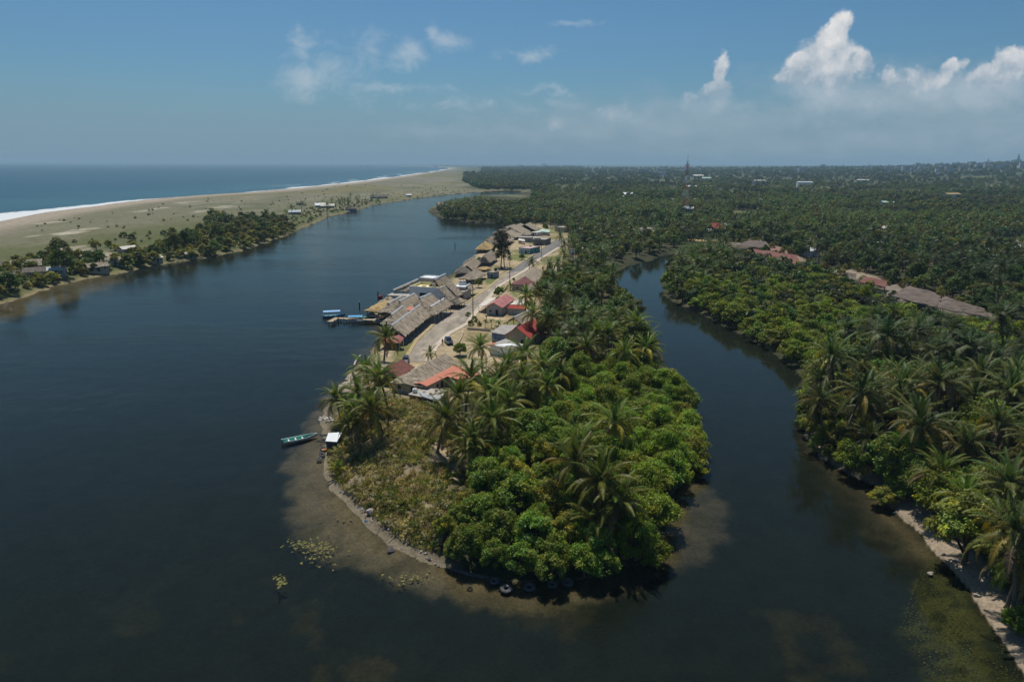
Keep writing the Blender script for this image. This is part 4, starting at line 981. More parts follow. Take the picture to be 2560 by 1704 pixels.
# ------------------------------------------------------------------ road, sidewalks
def strip(name, L, Rr, zt, material, zb=None):
    n = 14; Lp, Rp = [], []
    for i in range(len(L)-1):
        for k in range(n):
            Lp.append(L[i].lerp(L[i+1], k/n)); Rp.append(Rr[i].lerp(Rr[i+1], k/n))
    Lp.append(L[-1]); Rp.append(Rr[-1]); mb = MB()
    vs = [(*p[:2], zt) for pr in zip(Lp, Rp) for p in pr]+[(*p[:2], zb if zb is not None else zt-.35) for pr in zip(Lp, Rp) for p in pr]
    m_ = len(Lp); o = 2*m_; fs = []
    for i in range(m_-1):
        a, b, c, d_ = 2*i, 2*i+1, 2*i+3, 2*i+2
        fs += [(a, b, c, d_), (a+o, d_+o, c+o, b+o), (a, d_, d_+o, a+o), (b, b+o, c+o, c)]
    fs += [(0, o, o+1, 1), (2*m_-2, 2*m_-1, 2*m_-1+o, 2*m_-2+o)]
    return tag(mb.add(vs, fs).build(name, material), kind='structure')
cut = 6
strip('road', rl[:cut+1], rr[:cut+1], VZ+.06, ROADM); strip('asphalt_road', rl[cut:], rr[cut:], VZ+.065, ASPH)
def offs(P, d_):
    o = []
    for i, p in enumerate(P):
        t_ = (P[min(i+1, len(P)-1)]-P[max(i-1, 0)]).normalized(); o.append(p+Vector((t_.y, -t_.x, 0))*d_)
    return o
strip('kerb', offs(rl, -.42), offs(rl, -.02), VZ+.20, KERB); strip('verge_strip', offs(rl, -1.2), offs(rl, -.43), VZ+.10, KERB)
strip('sidewalk', offs(rr, .02), offs(rr, 1.9), VZ+.18, WALK)
farr = [G(zC(1900, 620), VZ), G(zC(2100, 530), VZ)]
# driveway patch at the thatched restaurants
# ------------------------------------------------------------------ building helpers
def frame(A, B):
    """ground frame of a ridge: x runs from A to B"""
    mid = (A+B)*.5; t_ = B-A; rz = math.atan2(t_.y, t_.x); return Vector((mid.x, mid.y, VZ)), rz, Vector((t_.x, t_.y, 0)).length
def lat(A, B, P):
    t_ = (B-A); t_.z = 0; t_.normalize(); q = P-A; return abs(q.x*-t_.y+q.y*t_.x)
def roof_mesh(L, wl, wr, zr, ze, hipA, hipB, ovA, ovB, th, jit, seed, hip_mat=False, res=1.0):
    g = random.Random(seed); x0 = -L/2-hipA-ovA; x1 = L/2+hipB+ovB
    nx = max(2, int((x1-x0)/res)); xs = [x0+(x1-x0)*i/nx for i in range(nx+1)]
    nl = max(2, int(wl/res)); nr = max(2, int(wr/res))
    ys_ = [-wr*(1-i/nr) for i in range(nr)]+[wl*i/nl for i in range(nl+1)]
    V = []
    for s in xs:
        for v_ in ys_:
            f = 1-abs(v_)/(wl if v_ >= 0 else wr)
            if hipA > 0: f = min(f, (s-x0)/(hipA+ovA))
            if hipB > 0: f = min(f, (x1-s)/(hipB+ovB))
            f = max(0, f); zz_ = ze+(zr-ze)*f-(.10*math.sin(math.pi*f) if jit else 0)
            e = jit if 0 < f else jit*1.7
            V.append((s+g.uniform(-e, e)*.6, v_+g.uniform(-e, e)*(.6 if f < 1 else .2), zz_+g.uniform(-e, e)*.8))
    ny = len(ys_); n = len(V); V += [(a, b, c-th) for a, b, c in V]; F = []; Mi = []
    def mi(i, j):
        return 1 if hip_mat and xs[i] < -L/2-.3 and abs(ys_[j])/(wl if ys_[j] >= 0 else wr) < (xs[i+1]-x0)/(hipA+ovA+1e-6)+.99 else 0
    for i in range(nx):
        for j in range(ny-1):
            a = i*ny+j; q = (a, a+ny, a+ny+1, a+1); F.append(q); Mi.append(mi(i, j)); F.append(tuple(n+k for k in reversed(q))); Mi.append(0)
    for i in range(nx):
        for j in (0, ny-1):
            a = i*ny+j; F.append((a, a+ny, a+ny+n, a+n)); Mi.append(0)
    for j in range(ny-1):
        for i in (0, nx):
            a = i*ny+j; F.append((a, a+1, a+1+n, a+n)); Mi.append(0)
    return V, F, Mi
POSTC = {}
def post_mesh(h, r, material):
    k = (round(h, 1), r, material.name)
    if k not in POSTC:
        o = MB().tube([(0, 0, -.6), (0, 0, h)], r, 7).build('post', material); POSTC[k] = o.data; bpy.data.objects.remove(o)
    return POSTC[k]
def posts(root, L, wl, wr, h, r=.11, material=WOOD, nx=None, inset=.8):
    nx = nx or max(2, int(L/4.5)+1)
    for i in range(nx):
        for v_ in (-(wr-inset), wl-inset):
            p = link('post', post_mesh(h, r, material), root); p.location = (-L/2+inset*.5+(L-inset)*i/max(1, nx-1), v_, 0)
SEED = [1]
def palapa(name, label, A, B, conv, zr, ze, eave=None, w=None, wl=None, wr=None, hip=(0, 0), over=(.5, .5), cap=None, roof=THATCH, th=.32, jit=.17, post=WOOD, walls=None, group='thatched shelters along the lagoon', cat='thatched shelter', front=None, postr=.11, cw=.36):
    SEED[0] += 1
    A = G(conv(*A), zr); B = G(conv(*B), zr)
    if (B-A).length < .05: B = A+Vector((.2, .6, 0))
    c, rz, L = frame(A, B)
    if eave is not None: w = lat(A, B, G(conv(*eave), ze))
    wl = wl or w; wr = wr or w; zr -= VZ; ze -= VZ
    r = thing(name, label, cat, c, rz, group)
    V, F, Mi = roof_mesh(L, wl, wr, zr, ze, hip[0], hip[1], over[0] if not hip[0] else 0, over[1] if not hip[1] else 0, th, jit, SEED[0], front is not None)
    mb = MB(); mb.add(V, F); mb.m = Mi; mb.build('thatch_roof' if roof in (THATCH, THATCH_N, THATCH_D) else 'roof', [roof]+([front] if front else []), r)
    if cap:
        m2 = MB(); h = zr+.10; n = max(1, int(L/3))
        for i in range(n):
            s0 = -L/2-.3+(L+.6)*i/n; s1 = -L/2-.3+(L+.6)*(i+1)/n-.03; jz = random.Random(i+SEED[0]).uniform(-.05, .06)
            m2.add([(s0, -cw, h-cw*.75+jz), (s0, 0, h+.12+jz), (s0, cw, h-cw*.75+jz), (s1, -cw, h-cw*.75+jz), (s1, 0, h+.12+jz), (s1, cw, h-cw*.75+jz)],
                   [(0, 1, 4, 3), (1, 2, 5, 4), (0, 3, 5, 2), (0, 2, 1), (3, 4, 5)])
        m2.build('ridge_cap', cap, r)
    full = L+hip[0]+hip[1]
    off = (hip[1]-hip[0])/2
    if walls:
        ins = .5; x0, x1 = -L/2-hip[0]+ins, L/2+hip[1]-ins; y0, y1 = -wr+ins, wl-ins; zt = ze+(zr-ze)*ins/max(wl, wr)-th*.6
        mw = MB(); mw.box(x0, x1, y0, y1, -.5, zt)
        for xx, hp in ((x0, hip[0]), (x1, hip[1])):
            if hp == 0: mw.add([(xx-.08, y0, zt-.02), (xx-.08, y1, zt-.02), (xx-.08, 0, zr-th-.05), (xx+.08, y0, zt-.02), (xx+.08, y1, zt-.02), (xx+.08, 0, zr-th-.05)], [(0, 2, 1), (3, 4, 5), (0, 1, 4, 3), (1, 2, 5, 4), (2, 0, 3, 5)])
        mw.build('wall', walls, r)
        openings(r, x0, x1, y0, y1, zt)
    elif post:
        k = .9
        nx = max(2, int(full/4.5)+1)
        for i in range(nx):
            for v_ in (-(wr-k), wl-k):
                p = link('post', post_mesh(ze+(zr-ze)*.12, postr, post), r); p.location = (off-full/2+k+(full-2*k)*i/max(1, nx-1), v_, 0)
        MB().box(off-full/2+.4, off+full/2-.4, -wr+.5, wl-.5, -.4, .12).build('floor', CONC, r)
    return r
def opening(root, name, x0, x1, y0, y1, z0, z1, fm=WHITEP, om=GLASS):
    """a framed opening standing a little proud of its wall; the thin direction is the wall's"""
    if x1-x0 < y1-y0: b = (x0-.06, x1+.06, y0, y1); p = (x0-.075, x1+.075, y0+.08, y1-.08)
    else: b = (x0, x1, y0-.06, y1+.06); p = (x0+.08, x1-.08, y0-.075, y1+.075)
    o = MB().box(*b, z0, z1).build(name, fm, root)
    MB().box(*p, z0+.08, z1-.08).build('pane' if name == 'window' else 'panel', om, o); return o
def openings(r, x0, x1, y0, y1, zt):
    h = min(2.1, zt-.2)
    if h < 1.2: return
    opening(r, 'door', x0-.02, x0+.02, y0*.35-.5, y0*.35+.5, .02, h, WOOD, DARK)
    if y1-y0 > 4: opening(r, 'window', x0-.02, x0+.02, y1*.5-.6, y1*.5+.6, .9, h)
    for k in (.3, .7):
        xx = x0+(x1-x0)*k; opening(r, 'window', xx-.6, xx+.6, y0-.02, y0+.02, .9, h)
    opening(r, 'window', x0+(x1-x0)*.5-.6, x0+(x1-x0)*.5+.6, y1-.02, y1+.02, .9, h)
def flat_house(name, label, FL, FR, conv, zt, depth, wall, roof, parapet=.35, cat='house', group=None, over=.15, ends=None, dx=((.2, 'window'), (.5, 'door'), (.8, 'window')), side=None, zb=0, slab=.18, tilt=0):
    A = G(conv(*FL), zt); B = G(conv(*FR), zt); c, rz, L = frame(A, B); h = zt-VZ
    r = thing(name, label, cat, c, rz, group)
    MB().box(-L/2, L/2, 0, depth, -.6+zb, h-slab).build('wall', wall, r)
    if side:
        MB().box(L/2+.004, L/2+.06, -.03, depth, -.5, h-slab-.01).build('side_wall', side, r)
    m = MB(); o = over
    V = [(-L/2-o, -o, h-slab), (L/2+o, -o, h-slab), (L/2+o, depth+o, h-slab+tilt), (-L/2-o, depth+o, h-slab+tilt)]
    m.add(V+[(a, b, z_+slab) for a, b, z_ in V], [(0, 3, 2, 1), (4, 5, 6, 7), (0, 1, 5, 4), (1, 2, 6, 5), (2, 3, 7, 6), (3, 0, 4, 7)])
    if parapet:
        for b in ((-L/2-o, L/2+o, -o, -o+.18), (-L/2-o, L/2+o, depth+o-.18, depth+o), (-L/2-o, -L/2-o+.18, -o+.18, depth+o-.18), (L/2+o-.18, L/2+o, -o+.18, depth+o-.18)): m.box(*b, h-.01, h+parapet)
    m.build('roof', roof, r)
    for k, n in dx:
        xx = -L/2+L*k; opening(r, n, xx-.55, xx+.55, -.02, .02, .05 if n == 'door' else .95, min(2.1, h-.4), WOOD if n == 'door' else WHITEP, DARK if n == 'door' else GLASS)
    for k in (.35, .7):
        for s in (-1, 1): opening(r, 'window', s*L/2-.02+(.065*(s > 0) if side else 0), s*L/2+.02+(.065*(s > 0) if side else 0), depth*k-.5, depth*k+.5, .95, min(2.1, h-.4))
    return r
def sheet_roof(name, label, P, material, cat='roof', th=.08, post=None, walls=None, group=None, jit=0):
    """a lean-to: four roof corners in world space, its posts and walls below"""
    c = sum(P, Vector())/4; c = Vector((c.x, c.y, VZ)); r = thing(name, label, cat, c, 0, group)
    q = [p-c for p in P]; mb = MB(); n = 8; top = []
    for i in range(n+1):
        for j in range(n+1):
            a = q[0].lerp(q[1], i/n); b = q[3].lerp(q[2], i/n); p = a.lerp(b, j/n)
            if jit: p = p+Vector((rnd.uniform(-jit, jit)*.5, rnd.uniform(-jit, jit)*.5, rnd.uniform(-jit, jit)))
            top.append(p)
    bot = [p-Vector((0, 0, th)) for p in top]; m_ = (n+1)**2; F = []
    for i in range(n):
        for j in range(n):
            a = i*(n+1)+j; f = (a, a+n+1, a+n+2, a+1); F.append(f); F.append(tuple(m_+k for k in reversed(f)))
    for i in range(n):
        for a, b in ((i, i+1), (n*(n+1)+i, n*(n+1)+i+1), (i*(n+1), (i+1)*(n+1)), (i*(n+1)+n, (i+1)*(n+1)+n)): F.append((a, b, b+m_, a+m_))
    mb.add(top+bot, F).build('roof', material, r)
    cc = sum(q, Vector())/4
    if post:
        for p in q:
            s = cc.lerp(p, .90); o = link('post', post_mesh(max(.5, s.z-th), .10, post), r); o.location = (s.x, s.y, 0)
    if walls:
        m = MB(); w_ = [cc.lerp(p, .92) for p in q]
        vs = [(p.x, p.y, -.5) for p in w_]+[(p.x, p.y, p.z-th-.03) for p in w_]
        m.add(vs, [(0, 1, 5, 4), (1, 2, 6, 5), (2, 3, 7, 6), (3, 0, 4, 7), (4, 5, 6, 7)]).build('wall', walls, r)
        for (a, b) in ((0, 3), (3, 2)):
            A, B = w_[a], w_[b]; mid = A.lerp(B, .5); ang = math.atan2(B.y-A.y, B.x-A.x)
            d_ = MB().box(-.5, .5, -.07, .07, .02, min(2.0, max(1.2, min(A.z, B.z)-.3))).build('door', WOOD, r); d_.location = (mid.x, mid.y, 0); d_.rotation_euler.z = ang
    return r

# ------------------------------------------------------------------ thatched restaurants on the lagoon side
palapa('palapa', 'longest thatched shelter with a straight pale ridge cap, nearest the road', (480, 1255), (1060, 835), zB, 7.2, 4.0, wr=4.6, wl=2.6, over=(.6, .6), cap=CEM)
palapa('palapa', 'short thatched shelter with hipped dark end just left of the longest one', (475, 1030), (705, 860), zB, 6.8, 4.2, w=2.9, hip=(3.5, 0), cap=CEM)
palapa('palapa', 'thatched shelter closest to the lagoon with a pale ridge cap and hipped end', (415, 800), (710, 640), zB, 6.8, 4.2, wl=3.0, wr=2.8, hip=(4, 1), cap=CEM)
palapa('palapa', 'thatched shelter with the longest sloping ridge cap in front of the white building', (645, 755), (950, 600), zB, 7.4, 4.4, wl=2.6, wr=3.8, hip=(3.5, 0), cap=CEM)
palapa('palapa', 'thatched shelter with a blue-tinted ridge cap under the window of the white building', (1065, 690), (1285, 600), zB, 7.4, 4.4, wl=2.8, wr=4.2, hip=(3, 0), cap=PALEB)
palapa('palapa', 'thatched shelter on white posts at the roadside with a white ridge cap', (1285, 865), (1590, 690), zB, 6.6, 4.3, wl=2.8, wr=3.2, hip=(3, 0), cap=WHITEP, post=WHITEP)
palapa('palapa', 'low fresh orange-brown thatched awning reaching out over the lagoon', (180, 880), (420, 745), zB, 4.2, 3.0, w=4.2, hip=(2, 0), roof=THATCH_N)
palapa('palapa', 'low ragged thatch on thin posts at the foot of the dock', (230, 985), (500, 950), zB, 4.0, 3.2, w=2.4, hip=(1, 0), roof=THATCH_N)
P4 = lambda cv, z_, *q: [G(cv(*p), zz_ if hasattr(z_, '__len__') else z_) for p, zz_ in zip(q, z_ if hasattr(z_, '__len__') else [z_]*4)]
sheet_roof('tile_roof', 'small orange tiled roof wedged between the thatches, left of the longest ridge', P4(zB, (4.6, 4.6, 5.4, 5.4), (790, 945), (940, 965), (950, 880), (850, 865)), ORANGE, post=WOOD)
sheet_roof('tile_roof', 'tiny orange tiled roof patch wedged right of the longest ridge', P4(zB, (4.4, 4.4, 4.9, 4.9), (1120, 915), (1200, 915), (1185, 885), (1120, 885)), ORANGE, post=WOOD)
sheet_roof('red_lean_to', 'low rose-red sheet roof at the near end of the longest thatch', P4(zE, (3.4, 3.4, 4.6, 4.4), (560, 225), (920, 245), (985, 160), (765, 25)), REDF, 'shed', post=WHITEP)
palapa('palapa', 'round-ended greyish thatched shelter at the waterline under the dark coconut palm', (380, 640), (500, 500), zE, 4.6, 2.6, w=5.0, hip=(4, 3.5))
palapa('palapa', 'weathered thatched shelter at the waterline behind the palm clump, nearest the point', (100, 900), (260, 800), zE, 4.2, 2.6, w=4.2, hip=(2.5, 2))
rw = MB()
wl_ = [G(zE(*p), .2) for p in ((170, 690), (185, 640), (230, 560), (275, 520))]
for i in range(3):
    a, b = wl_[i], wl_[i+1]; t_ = (b-a).normalized(); n_ = Vector((-t_.y, t_.x, 0))*.2
    rw.add([a+n_, a-n_, b-n_, b+n_]+[p+Vector((0, 0, 1.5)) for p in (a+n_, a-n_, b-n_, b+n_)], [(0, 3, 2, 1), (4, 5, 6, 7), (0, 1, 5, 4), (1, 2, 6, 5), (2, 3, 7, 6), (3, 0, 4, 7)])
tag(rw.build('retaining_wall', CONC), 'curved pale retaining wall at the waterline by the greyish thatch', 'wall')

# two-storey white restaurant
A = G(zB(850, 450), 8.6); B = G(zB(1480, 488), 8.6); c, rz, L = frame(A, B); H2 = 8.6-VZ; dp = 10.5
r = thing('white_restaurant', 'two-storey white building with a yellow roof terrace among the thatches', 'building', c, rz)
MB().box(-L/2, L/2, 0, dp, -.6, H2-1.1).build('wall', WHITEW, r)
m = MB()
for b in ((-L/2, L/2, 0, .2), (-L/2, L/2, dp-.2, dp), (-L/2, -L/2+.2, .2, dp-.2), (L/2-.2, L/2, .2, dp-.2)): m.box(*b, H2-1.1, H2)
m.build('parapet', WHITEW, r)
m = MB()
for b in ((-L/2+.21, L/2-.21, .21, .26), (-L/2+.21, L/2-.21, dp-.26, dp-.21), (-L/2+.21, -L/2+.26, .27, dp-.27), (L/2-.26, L/2-.21, .27, dp-.27)): m.box(*b, H2-1.05, H2+.02)
m.box(-L/2+.27, L/2-.27, .27, dp-.27, H2-1.09, H2-1.03); m.build('terrace', CREAM, r)
opening(r, 'window', -L*.17, L*.07, -.02, .02, H2-3.9, H2-2.3)
opening(r, 'window', -L/2-.02, -L/2+.02, 2, 4, H2-3.9, H2-2.4); opening(r, 'door', L*.25-.6, L*.25+.6, -.02, .02, .02, 2.2, WOOD, DARK)
m = MB(); xw = L/2+3.6
m.add([(L/2+.005, .03, -.6), (xw, .03, -.6), (xw, .03, H2-4.2), (L/2+.005, .03, H2-.9), (L/2+.005, dp, -.6), (xw, dp, -.6), (xw, dp, H2-4.2), (L/2+.005, dp, H2-.9)], [(0, 1, 2, 3), (7, 6, 5, 4), (1, 5, 6, 2), (3, 2, 6, 7), (0, 3, 7, 4), (0, 4, 5, 1)])
m.build('side_wing', WHITEW, r)
wall_c, wall_rz, WL = c, rz, L
def on_build(xx, yy_, zz_): return c+Matrix.Rotation(rz, 3, 'Z') @ Vector((xx, yy_, 0))+Vector((0, 0, zz_-0))
tk = thing('water_tank', 'pale round water tank standing on the yellow roof terrace', 'tank', on_build(L*.12, 5.5, H2-1.0), 0)
MB().lathe([(0, 0), (.75, 0), (.78, .1), (.76, 1.3), (.5, 1.6), (0, 1.65)], 14).build('body', CONC, tk, True); MB().lathe([(0, 1.64), (.22, 1.66), (.22, 1.78), (0, 1.8)], 10).build('lid', CEM, tk)
bx = tag(MB().box(-.8, .8, -.4, .4, 0, .9).build('crate', CREAM, bevel=.04), 'pale yellow crate on the roof terrace left of the tank', 'crate'); bx.location = on_build(-L*.15, 4, H2-1.02)
sheet_roof('thatched_wing', 'sloping thatch roof on dark posts left of the white building, open underneath', P4(zB, (5.6, 5.6, 9.4, 9.4), (500, 545), (800, 560), (1040, 325), (985, 310)), THATCH, 'roof', .35, post=WOOD, jit=.12)
m = MB(); a_, b_ = G(zB(520, 535), 5.9), G(zB(1035, 308), 9.75); t_ = (b_-a_).normalized(); n_ = Vector((-t_.y, t_.x, 0)).normalized()*.4
o_ = MB().add([a_-n_, a_+n_, b_+n_, b_-n_]+[p+Vector((0, 0, .22)) for p in (a_-n_, a_+n_, b_+n_, b_-n_)], [(0, 3, 2, 1), (4, 5, 6, 7), (0, 1, 5, 4), (1, 2, 6, 5), (2, 3, 7, 6), (3, 0, 4, 7)]).build('roof_gutter', CEM)
tag(o_, 'long pale cement coping along the sloping thatch left of the white building', 'coping')
flat_house('veranda', 'grey open veranda beneath the sloping thatch, dark inside, beside the white building', (400, 640), (845, 660), zB, 4.6, 5, GREYW, CONC, 0, cat='veranda', dx=((.2, 'window'), (.45, 'window'), (.75, 'window')))
palapa('palapa', 'small round-backed thatch at the water edge left of the white building', (400, 690), (520, 620), zB, 4.4, 2.6, w=3.6, hip=(2, 1.5))
flat_house('roof_room', 'brown-walled roof room with a white coping behind the yellow terrace', (1070, 285), (1350, 300), zB, 9.6, 6, MUDW, WHITEW, .3, 'building', dx=((.3, 'window'),))
palapa('palapa', 'large steep thatched hall behind the white building with a pale blue ridge cap', (1370, 305), (1590, 195), zB, 10.6, 5.2, eave=(1800, 470), wl=4, hip=(0, 1.5), cap=PALEB, walls=BRICK, cat='thatched hall')
R3 = lambda a_, b_, z_: c+Matrix.Rotation(rz, 3, 'Z') @ Vector((a_, b_, z_))
sheet_roof('thatched_wing', 'steep thatched slope covering the right end of the white building', [R3(xw+.9, -.7, H2-4.7), R3(xw+.9, 5.6, H2-4.7), R3(L/2-.5, 5.6, H2+.15), R3(L/2-.5, -.7, H2+.15)], THATCH, 'roof', .35, jit=.12)
sheet_roof('thatched_wing', 'second thatched slope behind the steep one at the back of the white building', [R3(xw+1.2, 6.3, H2-4.2), R3(xw+1.2, 13, H2-4.2), R3(L/2-.8, 13, H2+.8), R3(L/2-.8, 6.3, H2+.8)], THATCH, 'roof', .35, jit=.12)
palapa('palapa', 'small thatched gable with a grey cap by the parked motorcycles', (2020, 440), (2090, 400), zB, 5.6, 3.6, w=2.7, cap=CEM, over=(.6, .6))
flat_house('concrete_annex', 'low concrete annex with a white coping behind the roadside thatch', (1800, 580), (1985, 590), zB, 4.6, 8, CONC, CONC, .4, 'building', dx=((.3, 'window'), (.7, 'door')))
flat_house('upper_annex', 'flat annex with a bright white coping beside the large thatched hall', (1745, 470), (2000, 480), zB, 5.8, 5, MUDW, WHITEW, .3, 'building', dx=((.5, 'window'),))
p = G(zB(1955, 375), 7.0)
sp_ = thing('solar_heater', 'dark blue solar heater panel on the annex roof beside the thatched hall', 'solar panel', (p.x, p.y, 5.8), .2)
MB().add([(-1.5, -1, .2), (1.5, -1, .2), (1.5, 1, 1.3), (-1.5, 1, 1.3), (-1.5, -1, .1), (1.5, -1, .1), (1.5, 1, 1.2), (-1.5, 1, 1.2)], [(0, 1, 2, 3), (7, 6, 5, 4), (0, 4, 5, 1), (1, 5, 6, 2), (2, 6, 7, 3), (3, 7, 4, 0)]).build('panel', mat('panel_blue', (.06, .09, .14), .2, .1, 1), sp_)
MB().tube([(-1.5, 1.1, 1.4), (1.5, 1.1, 1.4)], .25, 10).build('cylinder', WHITEP, sp_); MB().tube([(-1.2, .9, 0), (-1.2, .9, 1.2)], .05).tube([(1.2, .9, 0), (1.2, .9, 1.2)], .05).build('stand', CEM, sp_)
for i, (pp, lb) in enumerate((((1760, 760), 'dark thatched stall with a ragged roof between the white building and the road'), ((1850, 720), 'grey thatched stall roof beside the parked motorcycles'))):
    palapa('market_stall', lb, pp, (pp[0]+60, pp[1]-35), zB, 4.4, 3.3, w=2.4, hip=(.8, .8), roof=(THATCH_D, THATCH)[i], cat='stall', group=None)
# further up the shore
palapa('palapa', 'hipped thatched shelter beside the lawn, right of the small round one', (430, 1165), (600, 1085), zC, 6.0, 3.4, w=4.2, hip=(3.5, 3))
palapa('palapa', 'small round thatched hut with a dark peak at the lagoon edge', (305, 1030), (312, 1020), zC, 6.2, 3.4, w=4.0, hip=(4, 4), roof=THATCH_D, cat='thatched hut')
palapa('palapa', 'long shore thatch with a pale broken coping on its lagoon side', (400, 1000), (545, 850), zC, 6.2, 3.2, eave=(640, 1010), wl=5, over=(2, .8))
MBc = MB(); 
for i in range(8):
    a = G(zC(330+30*i, 975-18*i), 5.2); MBc.box(-.9, .9, -.35, .35, 0, .4+.15*(i % 3), M=Matrix.Translation(a) @ Matrix.Rotation(.9+.2*(i % 2), 4, 'Z'))
tag(MBc.build('stone_coping', WALK), 'pale broken stone coping on the lagoon side of the long shore thatch', 'coping')
palapa('palapa', 'broad thatch under the tall feathery tree with a steep slope to the dirt', (735, 800), (900, 690), zC, 7.4, 3.4, eave=(850, 980), hip=(1.5, .5))
palapa('palapa', 'fresh straw-coloured thatch with a dark open gable at the water', (735, 560), (800, 500), zC, 6.8, 3.4, w=5.0, hip=(5, 0), roof=THATCH_N)
palapa('palapa', 'long grey thatch running up the shore beyond the straw-coloured one', (800, 485), (980, 415), zC, 7.6, 3.4, eave=(960, 600), hip=(1, 0))
palapa('palapa', 'grey thatch partly hidden behind the tall feathery tree', (990, 430), (1150, 345), zC, 7.4, 3.4, w=8.0, hip=(1, 1))
palapa('palapa', 'big far thatch with a long level ridge at the head of the cove', (1175, 225), (1370, 165), zC, 8.2, 3.6, w=10, hip=(2, 1))
palapa('palapa', 'big far thatch sloping down to the yard, right of the level-ridged one', (1280, 225), (1510, 145), zC, 8.4, 3.6, w=10.5, hip=(2, .5))
palapa('palapa', 'thatch between the feathery tree and the big far thatches', (1180, 330), (1380, 250), zC, 6.6, 3.2, w=9, hip=(3, 2))
palapa('palapa', 'farthest thatched gable at the head of the cove beside the green tarp', (1590, 170), (1685, 132), zC, 8.4, 3.6, w=9, over=(1, 1), walls=DARK)
sheet_roof('green_tarp', 'bright green tarpaulin stretched in front of the farthest thatched gable', P4(zC, (4.0, 4.0, 5.0, 5.0), (1545, 300), (1640, 280), (1630, 235), (1560, 240)), TARP, 'tarpaulin', .03, post=WOOD)
palapa('palapa', 'low dark thatch in the yard below the green tarpaulin', (1560, 340), (1680, 310), zC, 4.6, 3.0, w=3.5, hip=(2, 2))
palapa('palapa', 'low straw thatch in the dirt under the tall feathery tree', (680, 1060), (780, 1030), zC, 3.2, 2.4, w=3, hip=(1.5, 1.5), roof=THATCH_N)

# ------------------------------------------------------------------ houses in the middle
flat_house('kiosk', 'small pale blue kiosk with flat tan roof beside the road', (805, 1150), (935, 1165), zC, 4.2, 4.5, PALEB, MUDW, .2, 'kiosk', side=BLUEW, dx=((.3, 'window'), (.75, 'door')))
p = G(zC(980, 1130), 4.2); tk = thing('water_tank', 'black round water tank on the roof of the pale blue kiosk', 'tank', (p.x, p.y, 4.2))
TANKB = mat('black_plastic', (.025, .025, .028), .5, .1, 1); MB().lathe([(0, 0), (.65, 0), (.7, .1), (.68, 1.2), (.45, 1.5), (0, 1.55)], 14).build('body', TANKB, tk, True); MB().lathe([(0, 1.54), (.2, 1.56), (.2, 1.66), (0, 1.68)], 10).build('lid', TANKB, tk)
flat_house('turquoise_house', 'low house with a pinkish flat roof, white front and turquoise side by the asphalt road', (1460, 655), (1690, 672), zC, 4.6, 13, PALEB, PINKF, .2, side=TEAL, dx=((.25, 'window'), (.65, 'door'), (.85, 'window')))
bx = tag(MB().box(-.7, .7, -.5, .5, 0, .8).build('roof_vent', BRICK, bevel=.04), 'small brown box on the pinkish roof of the turquoise house', 'vent'); q = G(zC(1700, 625), 4.7); bx.location = (q.x, q.y, 4.6)
flat_house('concrete_house', 'grey flat-roofed concrete house with a dark front beyond the turquoise one', (1755, 480), (2010, 490), zC, 5.0, 14, mat('dark_concrete', (.18, .17, .16), .9, .25, 1), CONC, .25, dx=((.15, 'window'), (.4, 'door'), (.65, 'door'), (.88, 'window')))
bx = flat_house('roof_shed', 'small pale block on the roof of the grey concrete house', (1785, 445), (1915, 445), zC, 6.4, 3, CONC, WHITEW, .1, 'shed', zb=4.2, dx=((.5, 'window'),))
flat_house('concrete_house', 'long low concrete building with a pale flat roof behind the grey house', (1450, 440), (1730, 445), zC, 4.4, 9, CONC, CONC, .15, dx=((.2, 'door'), (.5, 'window'), (.8, 'window')))
sheet_roof('car_shelter', 'white curved sheet shelter left of the grey concrete house', P4(zC, (3.4, 3.4, 3.9, 3.9), (1450, 500), (1590, 520), (1580, 480), (1460, 460)), PALES, 'shelter', post=WHITEP)
sheet_roof('shop', 'shop with a pale green sheet roof and dark open front at the far yard', P4(zC, (4.0, 4.0, 5.4, 5.4), (1830, 310), (2090, 335), (2110, 285), (1950, 262)), MINT, 'house', walls=GREYW)
flat_house('shop', 'low pale-roofed shed left of the pale green roof', (1700, 330), (1830, 340), zC, 4.0, 8, WHITEW, PALES, .1, 'shed')
flat_house('purple_house', 'flat-roofed house with dull purple walls behind the dark tree', zA(2160, 205), zA(2275, 215), lambda a, b: (a, b), 5.0, 10, PURPLE, CONC, .2)
flat_house('far_house', 'grey flat house left of the purple-walled one', zA(2010, 190), zA(2110, 205), lambda a, b: (a, b), 5.0, 10, MUDW, CONC, .2)
flat_house('block_house', 'unfinished flat-roofed block house with a black tank behind the road', zO(1250, 665), zO(1400, 672), lambda a, b: (a, b), 5.0, 14, MUDW, WALK, .2, dx=((.3, 'window'), (.7, 'door')))
p = G(zO(1320, 652), 5.2); tk = thing('water_tank', 'black water tank on the unfinished block house', 'tank', (p.x, p.y, 5.0), 0, None, 1.5)
MB().lathe([(0, 0), (.65, 0), (.7, .1), (.68, 1.2), (.45, 1.5), (0, 1.55)], 14).build('body', TANKB, tk, True); MB().lathe([(0, 1.54), (.2, 1.56), (.2, 1.66), (0, 1.68)], 10).build('lid', TANKB, tk)
palapa('palapa', 'thatched roof half hidden by palms behind the concrete slab', (1215, 745), (1310, 690), zO, 6.5, 3.8, w=6, hip=(2, 2), group=None, walls=MUDW, cat='thatched house')
sheet_roof('tile_roof', 'small orange roof by the palms behind the road', P4(zO, (4, 4, 4.8, 4.8), (1225, 720), (1290, 715), (1290, 695), (1240, 700)), ORANGE, post=WOOD)
flat_house('white_hut', 'small white hut beside the palms at the end of the asphalt', zO(1195, 660), zO(1235, 665), lambda a, b: (a, b), 5.2, 4, WHITEW, CEM, .1, 'hut', dx=((.5, 'door'),))
